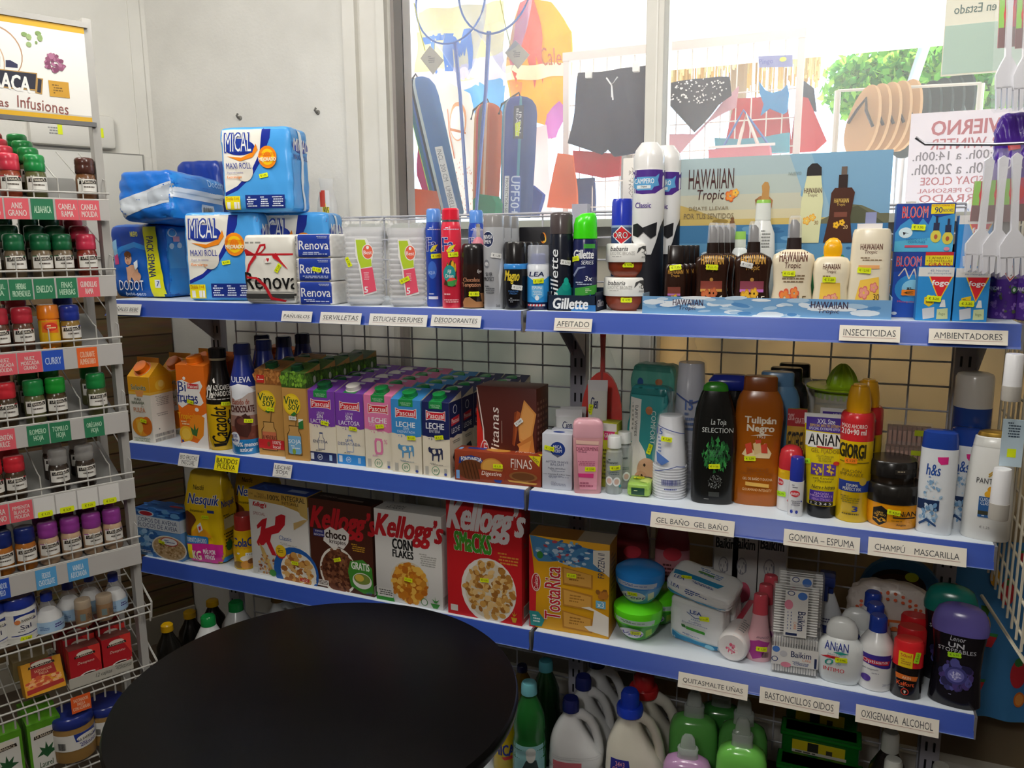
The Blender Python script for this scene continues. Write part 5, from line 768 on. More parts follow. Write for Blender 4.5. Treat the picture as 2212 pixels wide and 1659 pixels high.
dup(b, (b.location.x + .010, b.location.y + .052, Z), 'small clear bottle with white cap, second of two, half hidden by its twin')
Bx('carton', 'carton', 'lime and pink carton half hidden behind the pink toner', (1292, 1330, 915, 1050), Z, .05, '#c8c83a', [R(0, 0, 100, 12, '#e8e6e0'), R(30, 12, 90, 26, '#e03a7a'), T('GRATIS', 32, 15, 90, 22, '#fff0f4', .02), Ln(20, 40, 90, 90, 8, '#7a7a2a', 3)], y=.10)
# red dustpan in plastic
def pan(g, w, h):
    n = 12; prof = []
    for i in range(n + 1): a = math.pi * i / n; prof.append((math.cos(a) * w * .48, h * .42 + math.sin(a) * h * .32))
    o = [(w / 2 * .98, 0)] + [(w * .5, h * .2)] + prof + [(-w * .5, h * .2), (-w / 2 * .98, 0)]
    g.prism('#ee3426/g', o, 'y', -.004, .004); g.prism('#e02c20/g', [(x * .9, z * .96 + .01) for x, z in o], 'y', .004, .02)
    g.art([P('#b81f1a', (47, 22), (53, 22), (52, 60), (48, 60))], (-w / 2, -.004, h), (w, 0, 0), (0, 0, -h))
p, w, h = measure((1254, 1342, 722, 985), Z, 0, .20, 1, True); rt_ = thing('dustpan', 'red plastic dustpan standing on edge in clear film, handle up', 'dustpan', (p.x, .20, Z), math.radians(6)); g = G(); pan(g, w, h); g.obj('pan', rt_)
g = G(); g.tube('#cf2620/g', [(0, .006, h * .70), (0, .008, h * .85), (0, .006, h * 1.04)], [.007, .006, .008], 8); g.obj('handle', rt_); g = G(); g.loft(['#ffffff/t7', (0, 1.04), (.45, 1.04), (.72, .8), (.9, .34), (.98, .2)], w, h, kd=.25, n=4, close=False); g.obj('film', rt_)
# baby wipes
WIPE = [R(0, 0, 100, 100, '#3a9a9c/w'), P('#e6e4de/w', (6, 12), (34, 14), (34, 60), (60, 100), (8, 100)), P('#ece8e0/w', (30, 52), (50, 64), (70, 86), (60, 100), (20, 100), (20, 60)), T('BABY WIPES', 20, 20, 27, 50, '#6a6a6a', .01, 0, -90), Ln(12, 20, 18, 46, 6, '#9a9a94', 4), T('COMFORT', 62, 24, 74, 56, '#e8f2f0', .02, 0, -90), El(56, 24, 9, 4, '#b8744a'), El(58, 82, 26, 12, '#e0b090/w'), El(44, 92, 18, 9, '#d8a484/w'), El(46, 88, 3, 1.8, '#3a2a24'), El(52, 77, 3, 1.6, '#3a2a24'), P('#c88a70', (30, 90), (40, 86), (38, 92)), R(0, 0, 100, 9, '#1f7a7c/w')]
Bx('baby_wipes', 'wet wipes', 'teal baby wipes pack with a baby face standing behind the green soap', (1347, 1430, 838, 1040), Z, .06, '#2f8f92/w', WIPE, [], [(1404, 970, '1,60', 75)], soft=(9, .003), y=.115, rz=-6, lean=-6)
Bx('baby_wipes', 'wet wipes', 'mint green baby wipes pack taller behind the teal one', (1357, 1450, 788, 990), Z, .06, '#5cae9c/w', [El(24, 16, 7, 4, '#2a5a9a'), El(66, 15, 8, 3, '#b8744a'), El(36, 40, 5, 3, '#3a6a6a'), R(0, 2, 100, 6, '#3f8f80/w')], soft=(9, .003), y=.235, rz=-6)
# soap
sp = Bx('soap_bar', 'soap', 'green wrapped olive soap bar lying on the shelf edge', (1353, 1404, 1046, 1074), Z, .085, '#9fc85a/w', [R(20, 30, 76, 84, '#1f4a36/w'), Ln(30, 48, 66, 62, 1, '#c8d8a0', 3)], top=[Dots(8, 10, 70, 60, 12, 9, ['#8aa83a', '#c8c03a', '#6a8a2a'], 4), P('#c8e07a', (60, 30), (98, 20), (98, 90), (50, 80)), R(60, 8, 96, 40, '#2a3a34'), Ln(64, 14, 92, 34, 3, '#d8e0c0', 2)], st=[(1381, 1034, '0,90', 4)], soft=(7, .0007), rz=6, h=.032)
# cups in a bag
def cups(g, w, h, c='#eef0f6/g', n=12):
    pf = [c, (0, 0)]
    for i in range(n): z = .40 * i / n; pf += [(z, .93), (z + .012, 1.0), (z + .022, 1.0), (z + .026, .93)]
    pf += [(.43, .92), (.99, .70), (1, .68), (1, 0)]; g.loft(pf, w, h)
def cbag(g, w, h): g.loft(['#ffffff/t9', (0, 1.04), (.5, 1.06), (1.0, .8), (1.06, .4), (1.16, .12), (1.28, .3)], w, h, n=2.6, close=False)
CL = [P('#2a4a9a', (10, 10), (90, 20), (90, 21), (10, 11)), P('#2a4a9a', (6, 66), (70, 58), (94, 60), (94, 61), (70, 59), (6, 67)), T('15', 10, 14, 26, 21, '#2a5ab0', .04), Ln(14, 24, 24, 44, 5, '#5a7ab8', 3), P('#2a6ac0', (10, 42), (34, 48), (48, 52), (26, 58), (12, 54)), T('330 cc', 4, 55, 28, 58, '#4a5a9a'), Bars(26, 75, 84, 82, '#2a3a8a'), Ln(34, 86, 74, 89, 1, '#3a4a9a', 4)]
Lf('cup_stack', 'plastic cups', 'bagged stack of white plastic cups standing upside down at the shelf front', (1409, 1481, 896, 1080), Z, [('cups', cups), ('bag', cbag), ('label', lambda g, w, h: g.loft(['#ffffff/t3', (0, 1.03), (.44, 1.03), (1, .78)], w, h, close=False), CL)], [(1440, 949, '1,35', -6)])
Lf('cup_stack', 'plastic cups', 'taller bagged cup stack behind the front one, twisted film at its top', (1448, 1524, 782, 1010), Z, [('cups', lambda g, w, h: cups(g, w, h, '#d8dae6/g')), ('bag', cbag), ('label', lambda g, w, h: g.loft(['#ffffff/t3', (0, 1.03), (.44, 1.03), (1, .78)], w, h, close=False), [T('15', 36, 28, 56, 36, '#3a6ac0', .04), Ln(34, 38, 60, 54, 4, '#5a7ab8', 3), P('#2a4a9a', (4, 22), (50, 30), (96, 26), (96, 27), (50, 31.5), (4, 23.5))])], y=.20)
# shower gels
lt = Lf('shower_gel_bottle', 'shower gel', 'black shower gel bottle with green flip cap and green leaves', (1491, 1583, 824, 1090), Z, [('body', ['#141514/g', (0, 0), (0, .90), (.012, .96), (.04, .97), (.3, 1), (.62, .97), (.78, .86), (.90, .66), (.93, .58), (.93, 0)], [T('La Toja', 42, 29, 76, 35, '#c8ccc8', .01, .15), T('SELECTION', 23, 36, 92, 40, '#c8ccc8', -.005), Dots(26, 46, 86, 72, 130, 4.2, ['#1d5a2c', '#2a7a3a', '#123a1c', '#3f9a4a'], 6, .9, 3), T('MADERA\nCEDRO', 36, 54, 72, 60, '#4a7a5a', 0), Dots(38, 75, 72, 86, 120, .9, ['#8a8c8a', '#5a5c5a'], 4, .7), R(42, 89, 66, 93, '#3a3c3a'), Ln(24, 95, 80, 96, 1, '#8a8c8a', 2)]), ('cap', ['#2f8a1e/g', (.93, 0), (.93, .58), (.97, .54), (.99, .42), (1, .25), (1, 0)])], [(1543, 1007, '1,50', 4)], kd=.5, n=2.6, fr=.2)
lt2 = dup(lt, (lt.location.x + .02, lt.location.y + .075, Z), 'dark shower gel bottle with broad royal blue cap behind the black one'); lt2.scale = (1.05, 1.05, 1.0)
for ch in lt2.children:
    if ch.name.startswith('cap'):
        k = G(); w, h = lt['_w'], lt['_h']; k.loft(['#24349a/g', (.90, 0), (.90, .9), (.97, .92), (1.02, .7), (1.02, 0)], w, h, kd=.5, n=3); me = ch.data.copy(); k.bm.to_mesh(me); me.materials.clear(); [me.materials.append(m) for m in k.mats]; ch.data = me
tn = Lf('shower_gel_bottle', 'shower gel', 'caramel brown shower gel bottle with brown cap, front of its row', (1581, 1681, 811, 1093), Z, [('body', ['#a85a12/g', (0, 0), (0, .90), (.012, .95), (.10, .97), (.30, .95), (.42, .90), (.55, .93), (.70, .99), (.80, .94), (.86, .82), (.895, .68), (.895, 0)], [T('Tulipán\nNegro', 22, 30, 84, 43, '#f2e6d0', .05), P('#f2e6d0', (34, 45), (60, 43), (80, 44), (60, 44.4)), T('1953', 48, 44.5, 64, 46.5, '#f2e6d0', .01), P('#f0d8a8', (18, 60), (30, 52), (46, 58), (64, 50), (78, 58), (74, 62), (50, 62), (30, 62)), P('#d84a34', (24, 52), (36, 50), (40, 58), (28, 60)), P('#e8c890', (40, 51), (54, 48), (58, 57), (44, 60)), P('#d84a34', (56, 52), (68, 50), (70, 58), (58, 58)), P('#d84a34', (44, 48), (56, 47.5), (56, 50), (46, 51)), T('DELICIOUS', 30, 69.5, 74, 73, '#8a4a14', 0), T('CARAMELO · CREMA TOFFEE', 18, 73.5, 84, 75.5, '#8a4a14', 0), T('GEL DE BAÑO Y DUCHA', 22, 77, 82, 79.5, '#f0dcb4', .01), P('#e8b85a', (28, 81), (76, 82), (76, 84.8), (28, 84)), T('GOURMAND INTENSITY', 22, 86, 82, 88, '#f0c890', .01)]), ('cap', ['#8a4510/g', (.89, 0), (.89, .70), (.99, .68), (1, .62), (1, 0)])], [(1620, 990, '2,50', 4)], kd=.5, n=3, fr=.1)
for i, (c, cc, lb) in enumerate((('#5f8fb8/g', '#5a86b0/g', 'blue shower gel bottle behind the caramel one'), ('#1e1e20/g', '#18181a/g', 'black shower gel bottle third in the caramel bottle\'s row'), ('#d8d8da/g', '#141416/g', 'black capped shower gel bottle at the back of the caramel bottle\'s row'))):
    Lf('shower_gel_bottle', 'shower gel', lb, None, Z, [('body', [c, (0, 0), (0, .90), (.012, .95), (.10, .97), (.30, .95), (.42, .90), (.55, .93), (.70, .99), (.80, .94), (.86, .82), (.895, .68), (.895, 0)]), ('cap', [cc, (.89, 0), (.89, .70), (.99, .68), (1, .62), (1, 0)])], kd=.5, n=3, fr=.1, w=tn['_w'], h=tn['_h'], loc=(tn.location.x + .030 + .014 * i, tn.location.y + .075 * (i + 1), Z))
# autan, giorgi, anian
Lf('spray_can', 'insect repellent', 'white repellent spray with rounded red cap, half hidden by the blue capped stick', (1678, 1729, 960, 1106), Z, [('body', ['#e6e6e8/g', (0, 0), (0, .93), (.015, 1), (.50, 1), '#e8b81e/g', (.56, 1), (.64, 1), (.64, 0)], [P('#f0c81e', (0, 26), (26, 22), (26, 40), (0, 42)), T('GRATIS', -14, 29, 26, 34, '#b83a2a', .03), El(10, 56, 14, 5, '#d0303a'), T('autan', 0, 54, 22, 58, '#f4f0f0', .02), Bars(48, 44, 66, 62, '#8a8a90'), P('#d0505a', (54, 76), (70, 82), (54, 88), (40, 82)), P('#f0ecec', (54, 78.5), (65, 82), (54, 86), (43, 82))]), ('cap', ['#c8303a/g', (.64, 0), (.64, .98), (.80, .98), (.92, .86), (.98, .55), (1, .2), (1, 0)])], [(1687, 1066, '6,75', 6, GRN)], y=None, fr=.0)
Lf('repellent_stick', 'insect repellent', 'small white pump stick with tall royal blue cap at the shelf edge', (1701, 1732, 986, 1117), Z, [('body', ['#e8e8ea/g', (0, 0), (0, .95), (.015, 1), (.60, 1), (.60, 0)], [Ln(20, 45, 60, 52, 2, '#7a7a84', 3), El(44, 60, 32, 5.5, '#d0303a'), T('autan', 16, 57.5, 66, 62.5, '#f4f0f0', .03), Ln(20, 72, 80, 82, 3, '#8a8a94', 4), El(26, 91, 9, 3, '#2a3a9a'), El(60, 91, 9, 3, '#2a3a9a'), El(88, 73, 4, 1.4, '#2a3a9a')]), ('cap', ['#24349a/g', (.60, 0), (.60, .94), (.97, .92), (1, .8), (1, 0)])], fr=.0)
AN = [P('#4a2f9a', (0, 3.5), (100, 3.5), (100, 18), (0, 16)), T('XXL Size', 30, 5, 70, 9.5, '#f0f0f4', .03), T('ESPECIAL EFECTO EXTREMO', 14, 10, 86, 12.5, '#f0c83a', .02), T('SPECIAL EXTREME EFFECT', 12, 13, 88, 15.5, '#d8d8f0', .02), P('#f2f0ea', (0, 17), (100, 19), (98, 32), (4, 32)), T('ANiAN', 12, 19, 90, 30, '#1a1616', .03), P('#d0342c', (30, 30.5), (70, 31), (66, 32.5), (34, 32)), T('GEL FIJADOR', 20, 33, 84, 38, '#8a6a1a', -.005), T('SCULPTURING GEL\nGEL COIFFANT\nGEL FIXADOR', 32, 39, 72, 45, '#6a5a1a', 0), R(22, 47, 48, 58, '#5a3a9a'), R(51, 47, 78, 58, '#5a3a9a'), Dots(26, 48, 46, 57, 14, 3, ['#e8c83a', '#d8a82a'], 3, .5), Dots(56, 48, 76, 57, 14, 3, ['#e8c83a', '#d8a82a'], 5, .5), El(78, 46, 7, 2, '#d0342c'), T('con Keratina\ny Pantenol', 28, 59.5, 74, 65.5, '#2a241a', .01, .2), T('Nutre e hidrata', 26, 67.5, 78, 71, '#2a241a', .02, .25), R(22, 73, 76, 83, '#4a2f9a'), T('FIJACIÓN\nMEGA-FUERTE', 24, 74, 74, 79, '#d8b8e0', .0), T('MEGA STRONG', 28, 80, 70, 82.5, '#c8a0d8', 0), R(22, 83.5, 76, 87, '#1a1a1a'), T('1 2 3 4 5', 26, 84, 72, 86.5, '#f0f0f0', .02)]
an = Lf('tube', 'hair gel', 'yellow and purple XXL hair gel tube standing on its black cap', (1728, 1816, 893, 1120), Z, [('body', ['#e6cf1a/g', (.12, 0), (.12, .68, .56), (.2, .70, .54), (.5, .82, .40), (.9, .97, .10), '#efeeee/g', (.9, .97, .10), (.95, 1, .05), (1, 1, .03), (1, 0)], AN), ('cap', ['#16161a/g', (0, 0), (0, .60, .54), (.015, .64, .57), (.12, .66, .58), (.12, 0)])], [(1741, 995, '2,25', 12, GRN)], kd=.6, fr=.0)
dup(an, (an.location.x + .03, an.location.y + .07, Z), 'purple topped hair gel tube standing behind the XXL one')
Bx('carton', 'hair gel', 'red and yellow hair gel pack leaning behind the repellent spray', (1690, 1731, 888, 1060), Z, .03, '#d8a81e', [R(0, 0, 100, 18, '#b8242c'), T('20%', 4, 5, 36, 12, '#f0c0c0', .02), T('GRATIS', 40, 9, 96, 15, '#f0c0c0', .02), T('GIORGI', 6, 24, 90, 44, '#2a2016', .04)], y=.13, lean=-6)
GI = [T('MAXI AHORRO', 6, 27.5, 78, 30.5, '#f4e0d8', .03), T('210+90 ml', 6, 31, 76, 35, '#f4e8e0', .04), T('GIORGI', 4, 42, 78, 52, '#2a2410', .04), T('line', 58, 51, 72, 53.5, '#3a3420', .01), R(6, 55, 90, 55.6, '#6a5a1a'), T('FIJACIÓN\nIMPARABLE', 10, 60, 76, 65.5, '#6a5a14', -.005), R(0, 69, 100, 77, '#223a8a'), T('ESPUMA\nPERFECT FIX', 20, 71, 72, 76, '#d8d8c8', .02), El(76, 69, 10, 3, '#c8a83a'), Ln(12, 80, 70, 86, 4, '#8a7a1a', 3), T('3', 50, 87.5, 66, 91.5, '#2a3a8a', .05), Ln(20, 93, 70, 95, 1, '#5a4a14', 4)]
gi = Lf('mousse_can', 'hair mousse', 'yellow hair mousse can with red shoulders and tall yellow cap', (1804, 1872, 828, 1129), Z, [('body', ['#e6bf12/g', (0, 0), (0, .93), (.01, 1), (.60, 1), '#d02a30/g', (.60, 1), (.74, 1), (.78, .97), (.80, .85), (.80, 0)], GI), ('cap', ['#e8a80e/g', (.79, 0), (.79, .70), (.86, .71), (.94, .62), (.985, .52), (.99, .40), (1, .38), (1, 0)])], [(1838, 995, '3,25', 4, OR_)], fr=.15)
dup(gi, (gi.location.x + .018, gi.location.y + .07, Z), 'yellow hair mousse can with red shoulders hidden behind the front can')
aj = Lf('hair_mask_jar', 'hair mask', 'wide yellow hair mask jar with black lid, under the small black jar', (1867, 1981, 1036, 1144), Z, [('body', ['#e89a10/g', (0, 0), (0, .86), (.04, .92), (.2, .97), (.58, .98), (.58, 0)], [P('#1a1612', (18, 56), (32, 48), (42, 56), (42, 84), (30, 96), (18, 86)), T('ORO\nLÍQUIDO', 20, 62, 40, 72, '#e8b84a', .02), Dots(20, 72, 40, 86, 14, 3, ['#e8a81e', '#c88a1e'], 3, .6), T('ANiAN', 52, 56, 90, 68, '#1a1410', .03), R(52, 70, 88, 73, '#1a1410'), Ln(48, 78, 92, 82, 1, '#8a5a0a', 3), T('Argán', 58, 86, 74, 92, '#2a1c08', .03)]), ('lid', ['#1c1a18/g', (.58, 0), (.58, 1.0), (.60, 1.01), (.94, 1.0), (1, .94), (1, 0)])], [(1931, 1107, '4,50', -4)], fr=.1)
Lf('hair_mask_jar', 'hair mask', 'small black jar with printed lid resting on the yellow hair mask jar', None, Z, [('body', ['#2a2018/g', (0, 0), (0, .90), (.3, .93), (.3, 0)]), ('lid', ['#171514/g', (.3, 0), (.3, 1), (.92, 1), (1, .94), (1, 0)], [R(56, 30, 96, 50, '#2a2622'), Ln(60, 36, 94, 44, 1, '#c8b89a', 3)])], fr=.1, w=aj['_w'] * .86, h=.047, loc=(aj.location.x - .006, aj.location.y + .004, Z + aj['_h'] + .0005))
HS = [P('#d82a80', (46, 24), (74, 23), (74, 30), (56, 31), (48, 28)), T('h&s', 20, 31, 56, 42, '#1f4a9a', .03, .1), Ln(24, 43, 50, 46, 1, '#6a8ac0', 2), Dots(14, 46, 66, 72, 40, 3.4, ['#a8c4dc', '#7aa0c4', '#c8dcea'], 4, .45, 9), R(4, 66, 60, 76, '#1c3058'), Dots(8, 68, 60, 90, 30, 6, ['#9ab8d4', '#6a94bc', '#d0e0ec'], 6, .45, 9), P('#2a4a7a', (10, 90), (30, 84), (56, 90), (56, 92), (30, 87), (12, 92))]
hs = Lf('shampoo_bottle', 'shampoo', 'white shampoo bottle with dark blue cap and pink leaf mark, front of two', (1978, 2051, 928, 1156), Z, [('body', ['#e6eaee/g', (0, 0), (0, .88), (.012, .94), (.2, .97), (.55, .99), (.835, .97), (.835, 0)], HS), ('cap', ['#1e3f94/g', (.835, 0), (.835, .96), (.95, .93, None, .0), (.985, .88, None, -.02), (1, .7, None, -.05), (1, 0, None, -.05)])], kd=.62, n=2.4, fr=-.4)
dup(hs, (hs.location.x + .056, hs.location.y + .048, Z), 'white shampoo bottle with dark blue cap between its twin and the gold capped one')
Lf('shampoo_bottle', 'shampoo', 'pearl white shampoo bottle with gold oval flip cap at the right end', (2079, 2172, 928, 1170), Z, [('body', ['#e2e2de/g', (0, 0), (0, .95), (.012, 1), (.30, .99), (.60, .93), (.82, .84), (.86, .78), (.86, 0)], [P('#b8923a', (46, 38), (54, 35), (62, 37), (54, 36.6), (48, 39)), P('#b8923a', (46, 40), (54, 37), (62, 39), (54, 38.6), (48, 41)), T('PANTENE', 24, 42, 78, 47, '#3a3a3c', .015), El(53, 52, 6, 2.8, '#d89a1e'), El(50, 56.5, 8, 3.2, '#e0a82a'), R(32, 59, 68, 78, '#2a5a94'), T('CUIDADO\nCLÁSICO', 34, 60, 66, 66.5, '#e8ecf2', .01), R(32, 72, 68, 75.5, '#3a3a2c'), Ln(36, 76, 64, 77.5, 1, '#c8d4e4', 2), T('€ 1,25', 38, 86, 58, 88.5, '#6a6a6a', 0)]), ('cap', ['#d9d9d4/g', (.86, 0), (.86, .80), (.94, .74), (.95, .66), '#c8a04a/m', (.955, .66), (.985, .60), (1, .4), (1, 0)])], kd=.6, n=2.4, fr=.0)
Lf('spray_can', 'deodorant', 'tall blue can with beige cap standing behind the white shampoos', (2041, 2115, 803, 1090), Z, [('body', ['#1e3f86/g', (0, 0), (0, .93), (.012, 1), (.78, 1), (.78, 0)], [El(50, 54, 36, 9, '#c8ccd0')]), ('cap', ['#c9c4ba/g', (.78, 0), (.78, .99), (.97, .98), (.99, .9), (1, .7), (1, 0)])], y=.14, fr=.0)
# brown clothes-peg cards
for i, (l, r, t, b, lb) in enumerate(((1905, 1998, 918, 1120, 'clear pack of brown ribbed blocks behind the black jars, upper edge highest'), (1903, 1990, 962, 1120, 'clear pack of brown ribbed blocks, lower one nearer the black jars'))):
    p, w, h = measure((l, r, t, b), Z, 0, .21 - .055 * i, 1, True); th_ = thing('peg_pack', lb, 'pegs', (p.x, p.y, Z)); g = G()
    for q in range(9):
        for rr_ in range(3): g.box('#c49a88', -w / 2 + w * q / 9 + .001, -.018, h * (.16 + .28 * rr_), -w / 2 + w * (q + .86) / 9, .018, h * (.16 + .28 * rr_ + .23), bev=.0015)
        g.box('#9a7868', -w / 2 + w * q / 9, -.012, .002, -w / 2 + w * (q + .9) / 9, .012, h * .99)
    g.obj('pegs', th_); g = G(); g.box('#ffffff/t10', -w / 2 - .002, -.02, 0, w / 2 + .002, .02, h + .004); g.art([R(60, 3, 96, 10, '#c8d82a')], (-w / 2, -.02, h), (w, 0, 0), (0, 0, -h)); g.obj('clear_pack', th_)
# citrus squeezer
def cone(g, w, h):
    segs = 40; H = h
    prof = [(.62, 1.0), (.60, 1.04), (.64, 1.04), (.66, .62), (.70, .42), (.72, .36)]
    rings = []
    for z, r in [(.52, .72), (.58, .76), (.62, 1.0), (.63, 1.04), (.655, 1.04), (.645, .96), (.64, .50), (.66, .44)]: rings.append((z, r, 0))
    for z, r in [(.70, .42), (.80, .36), (.88, .28), (.95, .17), (.99, .07)]: rings.append((z, r, .12))
    R_ = []
    for z, r, a in [(.76 + (q[0] - .52) * .5, q[1], q[2]) for q in rings]: R_.append([g.bm.verts.new((w / 2 * r * (1 + a * math.cos(8 * t)) * math.cos(t), w / 2 * r * (1 + a * math.cos(8 * t)) * math.sin(t), z * h)) for t in [2 * math.pi * i / segs for i in range(segs)]])
    for A, B in zip(R_, R_[1:]):
        for i in range(segs): g.face([A[i], A[(i + 1) % segs], B[(i + 1) % segs], B[i]], '#a6cc24/g', True)
    g.face(R_[-1], '#a6cc24/g'); 
    for i in range(14):
        a = math.pi * (i + .5) / 14 + math.pi; x, y = w / 2 * .74 * math.cos(a), w / 2 * .74 * math.sin(a); g.box('#98bc20/g', x - .003, y - .003, h * .74, x + .003, y + .003, h * .79)
Lf('citrus_squeezer', 'citrus squeezer', 'lime green citrus squeezer with a clear jug, behind the hair gel', (1736, 1872, 783, 1085), Z, [('reamer', cone), ('jug', ['#e8ece4/t30', (0, 0), (0, .64), (.02, .68), (.76, .80), (.78, .80), (.78, .76), (.03, .64)])], y=.27)
# ================================================================ goods, third shelf
Z = ZS[2]
Bx('oats_box', 'oat flakes', 'pale blue and white oat flakes box at the left end of the third shelf', (301, 394, 1104, 1206), Z, .075, '#5f93cc', [R(0, 0, 100, 14, '#1f4f9c'), Dots(0, 0, 100, 12, 20, 10, ['#3a7ac8', '#16408a', '#6aa8e0'], 3, .4, 9), El(24, 10, 18, 6, '#d8e4f0'), El(24, 10, 15, 4.6, '#b82a3a'), R(0, 16, 100, 42, '#dfe6ee'), T('COPOS DE AVENA', 4, 19, 94, 28, '#3a4f7a', 0), T('FLOCOS DE AVEIA', 4, 30, 94, 39, '#3a4f7a', 0), Dots(0, 44, 60, 98, 40, 8, ['#3f7ac0', '#7ab0e0', '#2f62a8', '#9cc4e8'], 5, .8, 7), El(72, 76, 40, 26, '#e8e2d4'), El(72, 76, 37, 23.5, '#c8a87a'), Dots(38, 54, 106, 98, 150, 3, ['#b8925e', '#d8bc90', '#a07c4a', '#e4cca4'], 6, .7), El(74, 62, 20, 9, '#c83a3a'), El(74, 62, 18, 7.6, '#eef0f2'), Ln(62, 59, 86, 66, 2, '#3a5a9a', 3), Ln(4, 88, 30, 94, 2, '#d8e4f0', 4)], [R(0, 0, 100, 14, '#1f4f9c'), R(0, 16, 100, 42, '#c8d4e4'), El(60, 9, 20, 5, '#b82a3a')], [(350, 1171, '1,25', -14)], top=[Dots(0, 0, 100, 100, 40, 10, ['#2a62b0', '#1a4a94', '#4a8ad0'], 3, 1, 9), El(70, 40, 16, 10, '#b83a4a')], cols={'top': '#2458a4'})
NQ = [R(0, 0, 100, 68, '#ecc614/w'), T('Nestlé', 24, 15, 52, 20, '#2a241a', .02), T('Nesquik', 12, 24, 94, 38, '#f4ecd8', .09, .15), T('Nesquik', 12, 24, 94, 38, '#1d3fa0', .035, .15), T('Instantáneo', 18, 40, 56, 43, '#3a3020', .01, .2), R(66, 40, 84, 43, '#2a3a8a'), P('#6a3a20/w', (2, 44), (12, 42), (30, 48), (34, 52), (22, 60), (16, 70), (2, 68)), P('#e8a020/w', (20, 66), (40, 58), (60, 62), (74, 70), (50, 72), (20, 72)), P('#e8ecf4/w', (36, 58), (46, 54), (52, 62), (40, 66)), P('#c8323a', (40, 59), (46, 58), (47, 62), (42, 63)), P('#2a86d0/w', (2, 72), (64, 70), (64, 77), (2, 79)), T('FORMATO AHORRO', 4, 72.5, 60, 77, '#e8f0fa', .03), R(0, 77, 100, 100, '#d42a94/w'), P('#2a86d0/w', (2, 70), (62, 69), (62, 77), (2, 79)), T('FORMATO AHORRO', 4, 71.5, 60, 77, '#e8f0fa', .03), T('1', 8, 80, 18, 95, '#f0d81e', .06), T('KG', 20, 86, 42, 96, '#f4e8c8', .05), T('MÁS POR\nMENOS', 50, 82, 82, 94, '#f6e4ee', .04)]
nq = Bx('cocoa_bag', 'cocoa powder', 'yellow cocoa powder bag with a pink 1 KG band at its foot, folded top', (405, 484, 1024, 1217), Z, .085, '#ecc614/w', NQ, [R(0, 0, 100, 100, '#e4bc12/w'), T('Nesquik', 8, 30, 80, 40, '#1d3fa0', .03, .15), Ln(12, 46, 80, 60, 5, '#6a5a1a', 3), R(14, 50, 70, 62, '#d8cfa0'), Ln(10, 66, 84, 82, 5, '#5a4a14', 4), El(34, 80, 18, 6, '#3a7a34'), R(8, 92, 80, 98, '#2a86d0')], [(444, 1117, '6,75', 0)], soft=(10, .003), rz=6, kw=dict(pinch=(.10, .80)))
dup(nq, (nq.location.x + .085, nq.location.y + .12, Z), 'yellow cocoa powder bag standing in the shade behind the red capped jar')
Lf('cocoa_jar', 'cocoa powder', 'small yellow cocoa jar with red screw lid, left of the white cereal box', (508, 560, 1111, 1231), Z, [('body', ['#e0b414/g', (0, 0), (0, .9), (.03, .97), (.34, 1), (.44, .92), (.60, .90), (.72, .86), (.74, .74), (.74, 0)], [T('ColaCao', 0, 40, 106, 56, '#26347c', .04), T('el Original', 8, 56, 70, 61, '#b8602a', .0, .25), El(56, 78, 30, 6, '#f0e8d8'), El(20, 90, 18, 7, '#8a6a2a'), El(50, 90, 24, 8, '#c88a3a'), El(70, 84, 16, 5, '#7a4a24'), El(20, 68, 5, 2, '#f4ecd8')]), ('lid', ['#a8302c/g', (.73, 0), (.73, .80), (.98, .78), (1, .72), (1, 0)])], [(539, 1197, '3,40', -4, WHT)], fr=.3)
KEL = lambda u0, v0, u1, v1, c, e=None: ([T('Kellogg’s', u0, v0, u1, v1, e, .09, .35)] if e else []) + [T('Kellogg’s', u0, v0, u1, v1, c, .04, .35)]
FLK = lambda u0, v0, u1, v1, n, cols, s=3, r=5: Dots(u0, v0, u1, v1, n, r, cols, s, .7, 8)
